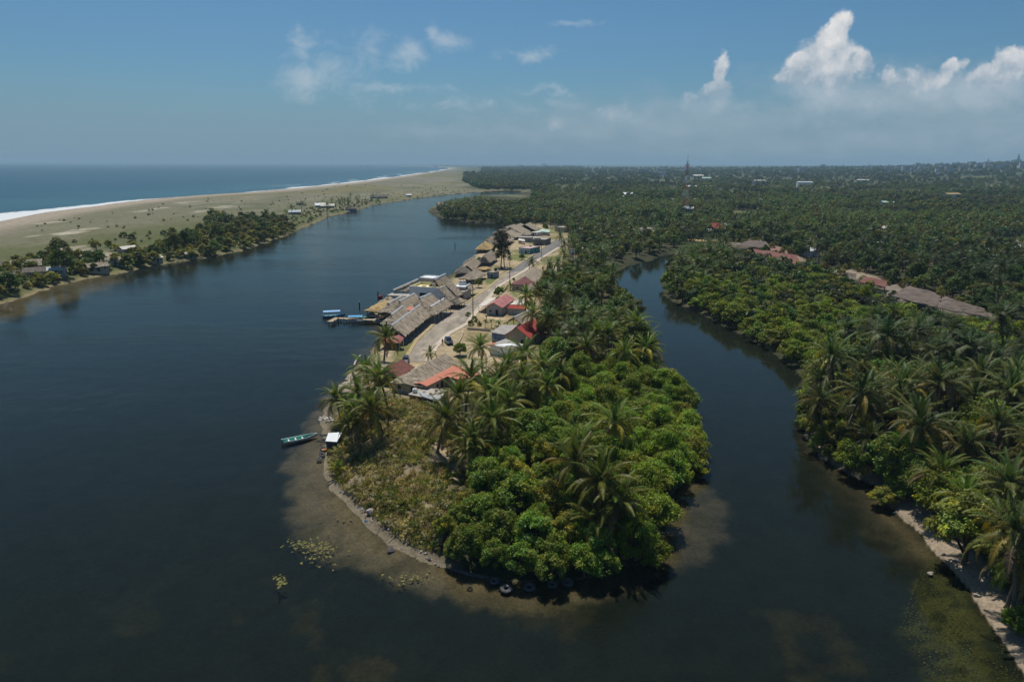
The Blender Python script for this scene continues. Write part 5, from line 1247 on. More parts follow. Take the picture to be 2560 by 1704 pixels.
# slab under construction
A = G(zC(1905, 1115), 2.2); B = G(zC(2140, 1145), 2.2); c, rz, L = frame(A, B)
r = thing('concrete_slab', 'bare concrete slab with short dark column stubs beside the tiled house', 'foundation', c, rz)
MB().box(-L/2, L/2, 0, 17, -.8, 1.0).build('slab', WALK, r)
sm = None
for i in range(3):
    for j in range(3):
        o = MB().box(-.22, .22, -.22, .22, .95, 2.3).build('column_stub', DARK, r) if sm is None else link('column_stub', sm, r)
        sm = o.data; o.location = (-L/2+1+i*(L-2)/2, 1+j*6.5, 0)
for i, q in enumerate(((2080, 880), (1960, 1010))):
    pass
# tiled L-shaped house
palapa('tiled_house', 'house with a maroon tiled hip in front and a thatched back by the road', (1585, 1240), (1790, 1040), zC, 7.0, 4.2, w=5.2, hip=(6, 0), over=(.5, .6), walls=MUDW, cat='house', group=None, front=MAROON, jit=.12)
palapa('thatched_house', 'thatched wing with brown walls attached to the maroon tiled house', (1720, 1390), (2010, 1420), zC, 5.8, 3.8, w=4.5, over=(.5, .5), walls=BRICK, cat='house', group=None)
# pink-roofed grey board house with awning
A = (780, 458); B = (1040, 288)
palapa('grey_board_house', 'grey board house with a faded red sheet gable roof beside the sidewalk', A, B, zD, 6.1, 4.3, w=3.4, over=(.5, .4), roof=PINKS, th=.07, jit=0, walls=GREYW, cat='house', group=None)
sheet_roof('awning', 'cream sheet awning on posts along the left side of the grey board house', P4(zD, (3.5, 3.5, 4.1, 4.1), (450, 530), (720, 358), (835, 362), (600, 525)), PALES, 'awning', post=WOOD)
sheet_roof('red_shed', 'grey shed with a bright scarlet lean-to roof right of the grey board house', P4(zD, (3.6, 3.6, 4.8, 4.8), (1050, 582), (1455, 598), (1435, 515), (1100, 505)), SCARLET, 'shed', walls=GREYW)
sheet_roof('white_shed', 'low shed with a whitish sheet roof behind the scarlet lean-to', P4(zD, (3.8, 3.8, 4.6, 4.6), (1105, 500), (1400, 505), (1385, 400), (1275, 395)), PALES, 'shed', walls=PURPLE)
palapa('palapa', 'thatched shelter with a grey ridge cap and open straw gable beside the planted lot', (1200, 755), (1490, 625), zD, 6.2, 3.6, w=3.8, over=(.4, .8), cap=CEM, group=None)
# bright red roof house
palapa('red_roof_house', 'house with a steep bright red sheet roof behind the large palm', (1262, 968), (1585, 795), zD, 7.2, 4.0, w=4.8, over=(.5, .5), roof=REDS, th=.07, jit=0, walls=MUDW, cat='house', group=None)
sheet_roof('mural_shed', 'grey-roofed shed with a dark blue wall left of the bright red roof', P4(zD, (4.2, 4.2, 5.0, 5.0), (715, 1075), (1045, 1130), (1270, 925), (950, 920)), GREYS, 'shed', walls=BLUEW)
sheet_roof('grey_roof_house', 'low pale house with a grey sheet roof in front of the bright red roof', P4(zD, (4.0, 4.0, 5.2, 5.0), (670, 1335), (1150, 1420), (1420, 1330), (1020, 1208)), GREYS, 'house', walls=WHITEW)
sheet_roof('edge_sheet', 'narrow orange sheet strip on the edge of the low grey roof', P4(zD, (4.35, 4.2, 4.35, 4.5), (655, 1332), (720, 1345), (845, 1295), (800, 1280)), ORANGE, 'roof')
# near end of the village
palapa('thatched_house', 'large thatched house with a hipped near end beside the end of the road', (1200, 650), (1640, 422), zE, 6.4, 3.8, w=4.8, hip=(5.5, 0), over=(.5, .6), walls=MUDW, cat='house', group=None, jit=.15)
palapa('rust_roof_house', 'small house with a rust-red tiled gable roof by the parked dark car', (700, 655), (940, 508), zE, 5.6, 3.7, w=3.6, over=(.3, .3), roof=RUST, th=.1, jit=.03, walls=BRICK, cat='house', group=None)
A = G(zE(1235, 905), 4.4); B = G(zE(1850, 615), 4.4); c, rz, L = frame(A, B)
r = thing('orange_roof_house', 'L-shaped house with a bright orange sheet roof below the large thatched house', 'house', c, rz)
m = MB(); w2 = 2.1; h = 4.4-VZ
m.add([(-L/2, -w2, h-.35), (L/2, -w2, h-.35), (L/2, 0, h+.1), (-L/2, 0, h+.1), (-L/2, w2, h-.35), (L/2, w2, h-.35)]+[(a, b, z_-.1) for a, b, z_ in [(-L/2, -w2, h-.35), (L/2, -w2, h-.35), (L/2, 0, h+.1), (-L/2, 0, h+.1), (-L/2, w2, h-.35), (L/2, w2, h-.35)]],
      [(0, 1, 2, 3), (3, 2, 5, 4), (6, 9, 8, 7), (9, 10, 11, 8), (0, 6, 7, 1), (4, 5, 11, 10), (0, 3, 9, 6), (3, 4, 10, 9), (1, 7, 8, 2), (2, 8, 11, 5)])
m.build('roof', ORANGE, r)
m = MB(); xa, xb = L*.02, L*.42; m.add([(xa, -w2+.3, h-.28), (xb, -w2+.3, h-.28), (xb, -w2-6, h-.75), (xa, -w2-6, h-.75)]+[(a, b, c_-.1) for a, b, c_ in [(xa, -w2+.3, h-.28), (xb, -w2+.3, h-.28), (xb, -w2-6, h-.75), (xa, -w2-6, h-.75)]], [(0, 3, 2, 1), (4, 5, 6, 7), (0, 1, 5, 4), (1, 2, 6, 5), (2, 3, 7, 6), (3, 0, 4, 7)]); m.build('wing_roof', ORANGE, r)
MB().box(-L/2+.4, L/2-.4, -w2+.5, w2-.4, -.5, h-.5).build('wall', MUDW, r); MB().box(xa+.4, xb-.4, -w2-5.6, -w2+.45, -.5, h-.9).build('wing_wall', MUDW, r)
for k in (.15, .3): opening(r, 'window', -L/2+L*k-.6, -L/2+L*k+.6, -w2+.46, -w2+.52, .9, 2.0)
opening(r, 'door', -L/2+L*.42-.5, -L/2+L*.42+.5, -w2+.46, -w2+.52, .02, 2.0, WOOD, DARK)
# rough roof slab with junk
q = P4(zE, 3.2, (1050, 1080), (1560, 1180), (1680, 1010), (1260, 965)); c = sum(q, Vector())/4; c.z = VZ
r = thing('rubble_roof', 'rough concrete roof slab with grey beams and rubble at the edge of the knoll', 'building', c)
V = [p-c for p in q]; m = MB(); m.add([(p.x, p.y, 1.75) for p in V]+[(p.x, p.y, 2.0) for p in V], [(0, 3, 2, 1), (4, 5, 6, 7), (0, 1, 5, 4), (1, 2, 6, 5), (2, 3, 7, 6), (3, 0, 4, 7)]); m.build('roof', CONC, r)
cc = sum(V, Vector())/4; m = MB(); W_ = [cc.lerp(p, .95) for p in V]; m.add([(p.x, p.y, -1.2) for p in W_]+[(p.x, p.y, 1.74) for p in W_], [(0, 1, 5, 4), (1, 2, 6, 5), (2, 3, 7, 6), (3, 0, 4, 7)]); m.build('wall', BRICK, r)
for i in range(6):
    a = G(zE(1225+12*i, 1050+13*i), 3.45+.06*(i % 2)); b = G(zE(1580-30*(i % 3), 1150+9*i-6*(i % 2)), 3.45+.05*(i % 3))
    tag(MB().tube([a, b], .13, 6).build('beam', CEM), 'long grey beam lying on the rough concrete roof slab', 'beam', 'grey beams on the rough roof slab')
p = G(zE(1160, 1025), 3.6); tk = thing('water_tank', 'small white tank lying at the left corner of the rough roof slab', 'tank', (p.x, p.y, 3.2)); MB().lathe([(0, 0), (.5, 0), (.62, .25), (.62, .7), (.4, 1), (0, 1.05)], 12).build('body', WHITEP, tk, True); MB().lathe([(0, 1.04), (.18, 1.06), (.18, 1.14), (0, 1.15)], 8).build('lid', CEM, tk)
for i in range(16):
    p = G(zE(rnd.uniform(1300, 1600), rnd.uniform(1000, 1080)), 3.3); s = rnd.uniform(.15, .4)
    o = MB().box(-s, s, -s*.7, s*.7, 0, s*.8).build('rubble_block', (CONC, WALK, BRICK)[i % 3], bevel=.03); o.location = (p.x, p.y, 3.2); o.rotation_euler = (0, 0, rnd.uniform(0, 3)); tag(o, 'broken block lying on the rough concrete roof slab', 'rubble', 'rubble on the rough roof slab')
# low walls round the lots
def low_wall(label, pts, h=.9, th=.16, material=WALK, name='lot_wall'):
    m = MB()
    for a, b in zip(pts, pts[1:]):
        t_ = (b-a).normalized(); n_ = Vector((-t_.y, t_.x, 0))*th*.5; z1 = Vector((0, 0, h)); z0_ = Vector((0, 0, -.4))
        m.add([a+n_+z0_, a-n_+z0_, b-n_+z0_, b+n_+z0_, a+n_+z1, a-n_+z1, b-n_+z1, b+n_+z1], [(0, 3, 2, 1), (4, 5, 6, 7), (0, 1, 5, 4), (1, 2, 6, 5), (2, 3, 7, 6), (3, 0, 4, 7)])
    return tag(m.build(name, material), label, 'wall')
low_wall('low pale wall between the planted lot and the empty lot', [G(zD(*p), VZ) for p in ((232, 1022), (480, 1040), (715, 1062))], .8)
low_wall('low concrete edge of the empty lot along the sidewalk', [G(zD(*p), VZ) for p in ((160, 1090), (100, 1230), (40, 1330))], .5)
low_wall('grey block wall behind the planted lot', [G(zD(*p), VZ) for p in ((620, 690), (820, 700), (960, 700))], .7, .16, GREYW)
low_wall('pale garden wall in front of the tiled house', [G(zC(*p), VZ) for p in ((1220, 1440), (1190, 1520), (1140, 1580))], 1.0)
# ------------------------------------------------------------------ boats and the dock
SEAG = mat('green_paint', (.02, .26, .18), .45, .1, 1.5); HULLW = mat('white_hull', (.62, .66, .66), .45, .06, 1); HULLB = mat('blue_hull', (.05, .15, .36), .45, .1, 1)
CANB = mat('light_blue_canopy', (.20, .40, .66), .6, .08, .8); CANT = mat('bright_blue_canopy', (.06, .30, .55), .6, .08, .8); TURQ = mat('turquoise_paint', (.04, .28, .38), .5, .1, 1)
MOTORM = mat('motor_grey', (.30, .31, .32), .4, .1, 1); RUBB = mat('tyre_rubber', (.085, .085, .087), .85, .35, 2, bump=.3); REDP = mat('red_plastic', (.50, .02, .035), .5, .08, 1)
PLANK = mat('dock_planks', (.42, .33, .22), .9, .25, 1.2, (1, 6, 1), .3)
def hull_part(L, Bm, H, off, n=22, m=7, t0=0.0, inner=False):
    """lofted hull surface: x to the bow"""
    V = []; F = []
    for i in range(n+1):
        a = i/n; xx = -L/2+L*a
        w_ = Bm/2*(.86+.14*math.sin(math.pi*min(1, a*1.2)))*(1 if a < .45 else max(0.02, 1-((a-.45)/.55)**2.3)); sh = H*(.78+.42*max(0, a-.35)**1.6*1.6)
        kz = 0 if a < .6 else H*.55*((a-.6)/.4)**2.2
        w_ = max(.01, w_-off); k0 = kz+off*1.3
        for j in range(m+1):
            q = -1+2*j/m; s_ = abs(q)
            yy_ = w_*math.copysign(min(1, s_**.75*1.0), q); zz_ = k0+(sh-k0)*(s_**2.4)
            V.append((xx-(off*1.5 if a > .9 else 0), yy_, zz_))
    for i in range(n):
        for j in range(m):
            k = i*(m+1)+j; F.append((k, k+m+1, k+m+2, k+1))
    return V, F, n, m
def boat(name, label, p0, p1, outer, inner, Bm=1.9, H=.85, rail=None, canopy=None, hull2=None, benches=4, motor=True, group='boats moored at the point', draft=.22):
    a = Vector((p0.x, p0.y, 0)); b = Vector((p1.x, p1.y, 0)); L = (b-a).length; mid = (a+b)/2
    r = thing(name, label, 'boat', (mid.x, mid.y, -draft), math.atan2(b.y-a.y, b.x-a.x), group)
    V, F, n, m = hull_part(L, Bm, H, 0); V2, F2, _, _ = hull_part(L, Bm, H, .07)
    mb = MB(); mb.add(V, F, 0); mb.add(V2, [tuple(reversed(f)) for f in F2], 1)
    N = len(V)
    for i in range(n):
        for j in (0, m):
            k = i*(m+1)+j; mb.f.append((k, k+m+1, N+k+m+1, N+k)); mb.m.append(0)
    mb.f.append(tuple(range(m+1))); mb.m.append(0); mb.f.append(tuple(N+k for k in range(m+1))); mb.m.append(1)
    mb.build('hull', [outer, inner], r, True)
    rm = rail or outer
    for j in (0, m): MB().tube([Vector(V[i*(m+1)+j])+Vector((0, 0, .02)) for i in range(n+1)], .055, 6).build('rail', rm, r)
    for k in range(benches):
        xx = -L*.34+L*.60*k/max(1, benches-1); ww = Bm*.43; MB().box(xx-.14, xx+.14, -ww, ww, H*.50, H*.56).build('bench', HULLW, r, bevel=.01)
    if motor:
        mo = MB().box(-L/2-.42, -L/2-.02, -.2, .2, H*.72, H*.72+.5).build('outboard_motor', MOTORM, r, bevel=.09); MB().tube([(-L/2-.26, 0, H*.75), (-L/2-.32, 0, -.45)], .07, 6).build('shaft', MOTORM, mo)
    if canopy:
        x0, x1, zc, cm = canopy; x0 *= L; x1 *= L; m2 = MB(); nn = 6
        for i in range(2):
            for j in range(nn+1):
                q = -1+2*j/nn; m2.v.append(((x0, x1)[i], q*Bm*.54, zc+.22*(1-q*q)))
        b0 = len(m2.v); m2.v += [(a_, b_, c_-.07) for a_, b_, c_ in m2.v]
        for j in range(nn): m2.f += [(j, j+1, nn+1+j+1, nn+1+j), (b0+j, b0+nn+1+j, b0+nn+2+j, b0+j+1)]; m2.m += [0, 0]
        for j in (0, nn): m2.f.append((j, nn+1+j, b0+nn+1+j, b0+j)); m2.m.append(0)
        for i in (0, nn+1):
            for j in range(nn): m2.f.append((i+j, i+j+1, b0+i+j+1, b0+i+j)); m2.m.append(0)
        m2.build('canopy', cm, r)
        k = 5
        for i in range(k):
            for s in (-1, 1):
                xx = x0+.1+(x1-x0-.2)*i/(k-1); o = MB().tube([(0, 0, H*.7), (0, 0, zc+.02)], .04, 6).build('canopy_post', HULLW, r); o.location = (xx, s*Bm*.42, 0)
    return r
boat('fishing_boat', 'open white boat with a green inside and outboard motor, nosed onto the strand', G(zF(225, 840), 0), G(zF(890, 690), .3), HULLW, SEAG, 2.0, .95, HULLW)
boat('tour_boat', 'blue tour boat with a light blue canopy at the outer end of the dock', G(zG(290, 575), 0), G(zG(895, 545), 0), HULLB, TURQ, 2.5, 1.15, HULLB, (-.47, .28, 2.5, CANB), group=None)
boat('tour_boat', 'white tour boat with a bright blue canopy alongside the dock', G(zG(955, 690), 0), G(zG(1610, 680), 0), HULLW, HULLW, 2.4, 1.05, HULLW, (-.46, .12, 2.3, CANT), group=None)
boat('fishing_boat', 'open green boat moored behind the white tour boat', G(zG(1270, 600), 0), G(zG(1660, 580), 0), SEAG, SEAG, 1.9, .9, SEAG, motor=False, group=None)
# dock
r = thing('dock', 'narrow L-shaped plank dock on posts reaching out from the thatched restaurants', 'dock', (0, 0, 0))
pth = [G(zG(1640, 640), .9), G(zG(960, 605), .9), G(zG(660, 590), .9), G(zG(470, 690), .9)]; m = MB()
for a, b in zip(pth, pth[1:]):
    t_ = (b-a).normalized(); n_ = Vector((-t_.y, t_.x, 0))*1.0; a2 = a-t_*.9; L_ = (b-a2).length; k = int(L_/.5)
    for i in range(k):
        q = a2+t_*(L_*i/k); q2 = a2+t_*(L_*(i+.9)/k); dz = Vector((0, 0, .10+.003*((i*7) % 3))); m.add([q-n_, q+n_, q2+n_, q2-n_, q-n_+dz, q+n_+dz, q2+n_+dz, q2-n_+dz], [(0, 3, 2, 1), (4, 5, 6, 7), (0, 1, 5, 4), (1, 2, 6, 5), (2, 3, 7, 6), (3, 0, 4, 7)])
m.build('deck', PLANK, r)
for a, b in zip(pth, pth[1:]):
    L_ = (b-a).length; t_ = (b-a).normalized(); n_ = Vector((-t_.y, t_.x, 0))*1.06
    for i in range(max(2, int(L_/4))):
        for s in (-1, 1):
            q = a+(b-a)*((i+.5)/max(2, int(L_/4)))+n_*s; o = MB().tube([(0, 0, -1.8), (0, 0, 1.35)], .10, 7).build('post', WOOD, r); o.location = (q.x, q.y, 0)
ROCK = mat('rock', (.34, .30, .25), .95, .3, 2, bump=.5); ROCKD = mat('dark_rock', (.10, .085, .08), .9, .3, 2, bump=.5); ROCKP = mat('pale_rock', (.58, .53, .46), .95, .15, 2, bump=.4)
def stone_mesh(seed, material):
    g = random.Random(seed); bm = bmesh.new(); bmesh.ops.create_icosphere(bm, subdivisions=2, radius=1)
    for v_ in bm.verts: v_.co = Vector((v_.co.x*1.25, v_.co.y*.9, v_.co.z*.6))*(1+.22*math.sin(v_.co.x*3+seed)*math.cos(v_.co.y*4+seed)+g.uniform(-.10, .10))
    me = bpy.data.meshes.new('stone'); bm.to_mesh(me); bm.free(); me.materials.append(material); return me
STONES = {k: [stone_mesh(i, k) for i in range(4)] for k in (ROCK, ROCKD, ROCKP)}
def stone(px, conv, s, material, label, group, name='stone', z_=None):
    p = on_ground(px, conv) if z_ is None else G(conv(*px), z_); o = link(name, rnd.choice(STONES[material])); o.location = (p.x, p.y, p.z+s*.25); o.rotation_euler = (rnd.uniform(-.3, .3), rnd.uniform(-.3, .3), rnd.uniform(0, 6)); o.scale = (s,)*3
    return tag(o, label, 'rock', group)
for i in range(22): stone((rnd.uniform(1590, 1880), rnd.uniform(630, 705)), zG, rnd.uniform(.25, .6), ROCKP, 'white rubble stone where the dock meets the shore', 'rubble at the foot of the dock', z_=.15)
for i in range(26): stone((rnd.uniform(925, 1180), rnd.uniform(320, 440)), zF, rnd.uniform(.15, .45), rnd.choice((ROCKP, ROCK)), 'pale rubble stone on the shore under the small dark palm', 'rubble on the shore under the palms')
zP = _zoom(640, 1000, .36503)
for i in range(40):
    a = rnd.random(); stone((720+a*540+rnd.uniform(-10, 10), 770+a*340+rnd.gauss(0, 16) if a < .45 else 920+ (a-.45)*380+rnd.gauss(0, 12)), zP, rnd.uniform(.08, .26), rnd.choice((ROCK, ROCK, ROCKD)), 'small stone along the strand of the point', 'stones along the strand of the point')
stone((925, 1030), zP, .62, ROCKD, 'dark wedge-shaped rock at the waterline of the strand', None, 'rock')
stone((800, 770), zP, .9, ROCK, 'pale boulder on the strand beside the white litter', None, 'rock')
for px, s in (((2130, 1205), .9), ((2060, 1180), .5), ((2200, 1290), .6), ((2170, 1275), .4), ((2250, 1370), .6)): stone(px, D, s*.7, ROCK, 'pale rock on the dirt beach of the right bank', 'rocks on the right bank beach')
stone((2142, 1320), D, .36, ROCK, 'pale greenish rock breaking the water in the weed by the right bank', None, 'rock', z_=-.08)
# old tyres along the tip
def tyre(label, px, conv, R_, r_, tilt, z_=.1, sunk=0, group=None, part=True):
    p = G(conv(*px), z_); rt = thing('tyre', label, 'tyre', (p.x, p.y, z_-sunk), rnd.uniform(0, 3), group); rt.rotation_euler = (tilt, 0, rnd.uniform(-.2, .2)); m = MB(); prof = []
    for k in range(12):
        w_ = 2*math.pi*k/12; prof.append((R_-r_+r_*math.cos(w_)*.98, r_*.85*max(-.9, min(.9, 1.25*math.sin(w_)))))
    m.lathe(prof, 30, close=True); m.build('casing', RUBB, rt, True)
    m = MB()
    for k in range(28):
        w_ = 2*math.pi*k/28; m.box(R_-.06, R_+.035, -.05, .05, -r_*.6, r_*.6, M=Matrix.Rotation(w_, 4, 'Z') @ Matrix.Rotation(.25*(1 if k % 2 else -1), 4, 'X'))
    m.build('tread', RUBB, rt); return rt
tyre('largest old tyre lying flat in the shallows at the tip', (620, 540), zH, .80, .27, .12, .12); tyre('old tyre at the end of the stone wall, left of the largest tyre', (445, 430), zH, .62, .22, .2, .15)
tyre('old black tyre in shade just right of the largest tyre', (965, 515), zH, .78, .26, .25, .12); tyre('whitish old tyre half covered by leaves at the tip', (1300, 478), zH, .66, .22, .2, .15)
tyre('old tyre deepest under the leaves, farthest right of the row', (1525, 445), zH, .72, .24, .3, .15); tyre('thin pale hoop sunk in the shallows left of the tyres', (85, 525), zH, .36, .07, .05, -.12)
low_wall('broken stone wall along the waterline left of the tyres', [G(zH(*p), .05) for p in ((-180, 250), (-60, 290), (90, 335), (370, 390))], .30, .35, ROCKD, 'stone_wall')
# white-roofed hut on the strand
P = [G(zF(*q), z_) for q, z_ in (((1045, 800), 2.6), ((1270, 815), 2.6), ((1375, 625), 3.1), ((1105, 640), 3.1))]
sheet_roof('hut', 'small dark hut with a white sheet roof on the strand by the green boat', P, mat('white_sheet', (.74, .77, .80), .6, .08, .8, ribs=('X', .8), bump=.2), 'hut', .06, walls=mat('dark_boards', (.07, .065, .075), .9, .3, 1, (5, 5, .3)))
for i, (px, R_) in enumerate((((925, 1155), .5), ((985, 1065), .55), ((1000, 960), .6))): tyre(('grey tyre lowest of the pile beside the white-roofed hut', 'dark tyre in the middle of the pile beside the white-roofed hut', 'dark tyre leaning closest to the white-roofed hut')[i], px, zF, R_, .18, .3+.2*i, .45, 0)
p = on_ground((1035, 1005), zF); o = MB().box(-.6, .6, -.35, .35, 0, .5).build('crate', mat('orange_brown', (.38, .16, .07), .8, .2, 1), bevel=.04); o.location = p; o.rotation_euler.z = .5; tag(o, 'orange-brown crate among the tyres by the white-roofed hut', 'crate')
p = on_ground((960, 1100), zF); o = MB().lathe([(0, 0), (.28, 0), (.3, .4), (.28, .85), (0, .87)], 12).build('barrel', TANKB, smooth=True); o.location = p; tag(o, 'black barrel among the tyres by the white-roofed hut', 'barrel')
p = on_ground((1060, 830), zF); o = MB().tube([p+Vector((-1.2, -.2, .15)), p+Vector((.4, .2, .25))], .16, 7).build('log', WOOD); tag(o, 'short dark log at the corner of the white-roofed hut', 'log')
for px, q, lb in (((910, 975), (1010, 868), 'long pale pole lying across the strand near the dark rock'), ((740, 765), (850, 745), 'grey driftwood log on the strand by the pale boulder')):
    a, b = on_ground(px, zP), on_ground(q, zP); tag(MB().tube([a+Vector((0, 0, .1)), a.lerp(b, .5)+Vector((.1, .1, .16)), b+Vector((0, 0, .3))], [.06, .08, .05] if 'pole' in lb else [.16, .2, .12], 7).build('driftwood', MUDW if 'pole' in lb else ROCK), lb, 'driftwood')
p0 = on_ground((1740, 1075), zP)
LITW = mat('white_litter', (.68, .70, .72), .7, .08, 2); LITB = mat('blue_litter', (.12, .25, .42), .6, .1, 2)
def litter(px, conv, s, material, label, group):
    p = on_ground(px, conv); g = random.Random(px[0]); m = MB(); n = 7; V = [(s*(i/n-.5)+g.uniform(-.03, .03), s*.7*(j/n-.5), .05+s*.35*g.random()*(1 if 0 < i < n and 0 < j < n else 0)) for i in range(n+1) for j in range(n+1)]
    m.add(V, [(i*(n+1)+j, (i+1)*(n+1)+j, (i+1)*(n+1)+j+1, i*(n+1)+j+1) for i in range(n) for j in range(n)]); o = m.build('plastic_bag', material); o.location = p; o.rotation_euler.z = g.uniform(0, 3); tag(o, label, 'litter', group)
litter((712, 672), zP, .95, LITW, 'big white plastic bag on the strand above the pale boulder', None)
litter((1205, 918), zP, .9, LITW, 'white plastic sheet caught in the bushes at the end of the sand', None)
litter((1245, 960), zP, .6, LITW, 'small white plastic piece below the sheet in the bushes', None)
for px in ((580, 632), (632, 648), (660, 640), (700, 735), (725, 745), (755, 828)): litter(px, zP, rnd.uniform(.3, .6), LITB if px[0] != 725 else LITW, 'bit of blue and white plastic litter on the strand', 'litter on the strand')
for px in ((650, 828), (600, 838), (560, 826)): litter(px, zP, .45, mat('yellow_leaf', (.4, .34, .12), .8, .1, 2), 'yellowish leaf scrap lying in the shallows', 'leaf scraps in the shallows')
# floating weed
def weedmass(name, label, pts, base, seed, sz=(.25, .6), zt_=.02):
    g = np.random.default_rng(seed); V = []; Cc = []
    for (a, b) in pts:
        n = 7; w_ = np.sort(g.uniform(0, 6.28, n)); s = g.uniform(*sz)
        ring = np.stack([a+s*np.cos(w_)*g.uniform(.5, 1.1, n), b+s*np.sin(w_)*g.uniform(.5, 1.1, n), np.full(n, zt_)+g.uniform(0, .02, n)], -1)
        for i in range(n-1): V.append([[a, b, zt_+.02], ring[i], ring[i+1], [a, b, zt_+.02]][0:1]+[ring[i], (ring[i]+ring[i+1])/2, ring[i+1]]); Cc.append(np.array(base)*g.uniform(.6, 1.3))
    return tag(link(name, quads_mesh(name, np.array(V, float), np.array(Cc), DRYL)), label, 'water weed', kind='stuff')
pts = [G(zP(rnd.gauss(300, 60), rnd.gauss(985, 22)), 0)[:2] for _ in range(60)]+[G(zP(rnd.gauss(460, 70), rnd.gauss(1030, 40)), 0)[:2] for _ in range(90)]
pts += [G(zP(rnd.gauss(165, 18), rnd.gauss(1240, 26)), 0)[:2] for _ in range(25)]+[G(zP(rnd.gauss(1060, 90), rnd.gauss(1225, 22)), 0)[:2] for _ in range(40)]
weedmass('floating_weed', 'yellowish weed floating at the edge of the sandy shallows off the point', pts, (.17, .155, .06), 1, (.12, .34))
pts = poisson(ALGAE, .42, 5, 5000, ok=lambda a, b: (-sdf(a, b, LAGOON) < -.2) & (fbm(a*.16, b*.16, 87) > .46))
weedmass('algae', 'olive green weed mat covering the water off the right bank beach', pts, (.115, .12, .042), 2, (.08, .2), -.06)
# red float with posts, people, poles in the water
a, b = G(zB(215, 690), 0), G(zB(305, 690), 0)
boat('red_boat', 'small red boat moored in the lagoon left of the white building', a, b, REDP, REDP, 1.9, 1.1, REDP, benches=2, motor=False, group=None)
for px, h, lb in ((zB(205, 690), 2.6, 'dark mooring post beside the small red boat'), (zC(143, 625), 2.6, 'lone dark post standing out in the middle of the lagoon'), (zG(1268, 280), 2.2, 'white-topped post standing in the water behind the tour boats'), (zC(1000, 350), 4, 'grey mooring pole at the head of the cove')):
    p = G(px, 0); o = thing('mooring_post', lb, 'post', (p.x, p.y, 0)); MB().tube([(0, 0, -1.8), (.05, 0, h*.75)], .22, 8).build('pole', DARK, o); MB().tube([(.05, 0, h*.75), (.05, 0, h)], .2, 8).build('top', WHITEP if 'white' in lb else DARK, o)
SKIN = mat('skin', (.28, .15, .095), .6, .08, 3); HAIR = mat('black_hair', (.012, .01, .01), .6, .1, 3); CLD = mat('dark_clothes', (.03, .032, .04), .9, .2, 2); CLB = mat('blue_jeans', (.05, .07, .13), .9, .2, 2); CLR = mat('red_shirt', (.42, .03, .03), .9, .15, 2); CLW = mat('white_shirt', (.55, .55, .55), .9, .1, 2)
def person_mesh(top, bottom, pose=0):
    """one continuous skinned body with five-fingered hands, clothes as material zones"""
    V = [((0, 0, .95), .135)]; E = []
    def add(p, r_, par): V.append((p, r_)); E.append((par, len(V)-1)); return len(V)-1
    s1 = add((0, .01, 1.15), .13, 0); s2 = add((0, 0, 1.36), .15, s1); nk = add((0, 0, 1.50), .06, s2); h1 = add((0, -.01, 1.58), .085, nk); h2 = add((0, -.015, 1.67), .095, h1); add((0, 0, 1.755), .055, h2); add((0, -.115, 1.63), .02, h2)
    for s in (-1, 1):
        hp = add((s*.09, 0, .90), .095, 0); kn_ = add((s*.11, -.02-.04*pose*s, .50), .062, hp); an = add((s*.12, .02+.08*pose*s, .09), .042, kn_); add((s*.13, -.14+.08*pose*s, .04), .038, an)
        sh_ = add((s*.19, 0, 1.40), .062, s2); el = add((s*.27, .03, 1.12), .045, sh_); wr_ = add((s*.28, -.07, .88), .03, el); pm = add((s*.28, -.09, .81), .034, wr_)
        for f in range(4):
            k1 = add((s*.28+(f-1.5)*.004, -.125+f*.02, .745-.012*(f in (1, 2))), .010, pm); add((s*.275+(f-1.5)*.004, -.12+f*.018, .70-.012*(f in (1, 2))), .008, k1)
        t1 = add((s*.255, -.125, .80), .011, pm); add((s*.245, -.135, .76), .009, t1)
    me = bpy.data.meshes.new('person'); me.from_pydata([v_[0] for v_ in V], E, []); o = bpy.data.objects.new('person', me); COL.objects.link(o)
    md = o.modifiers.new('s', 'SKIN'); ss = o.modifiers.new('u', 'SUBSURF'); ss.levels = 1
    for i, v_ in enumerate(V): me.skin_vertices[0].data[i].radius = (v_[1], v_[1])
    me.skin_vertices[0].data[0].use_root = True
    dg = bpy.context.evaluated_depsgraph_get(); m2 = bpy.data.meshes.new_from_object(o.evaluated_get(dg)); bpy.data.objects.remove(o)
    for mm in (SKIN, top, bottom, HAIR): m2.materials.append(mm)
    for p_ in m2.polygons:
        c_ = p_.center
        if c_.z > 1.70 or (c_.z > 1.6 and c_.y > .02): p_.material_index = 3
        elif c_.z > 1.0 and c_.z < 1.48: p_.material_index = 1 if not (abs(c_.x) > .2 and c_.z < 1.16) else 0
        elif .1 < c_.z <= 1.0 and abs(c_.x) < .235: p_.material_index = 2
        elif c_.z <= .1: p_.material_index = 3
        p_.use_smooth = True
    m2.name = 'person'; return m2
PM = {'dark': person_mesh(CLD, CLD), 'red': person_mesh(CLR, CLD, 1), 'white': person_mesh(CLW, CLB, 1), 'blue': person_mesh(CLD, CLB, 1)}
def person(pm, p, label, rz=0, s=1.0):
    o = link('person', PM[pm]); o.location = p; o.rotation_euler.z = rz; o.scale = (s,)*3; tag(o, label, 'person')
    for q in (-1, 1):
        e = MB().lathe([(0, -.012), (.012, 0), (0, .012)], 6, (q*.033, -.103, 1.675)).build('eye', HAIR, o)
    return o
person('dark', G(zE(1612, 268), VZ+.06), 'person in dark clothes standing beside the dark SUV on the road', -2.6, 1.08)
person('red', Vector((*G(zB(1585, 745), 7.6)[:2], 7.55)), 'person in a red shirt working on the ridge of the roadside thatch', 1.0)
person('white', Vector((*G(zB(1500, 765), 7.6)[:2], 7.5)), 'person in a white shirt crouched at the ridge of the roadside thatch', .4, .8)
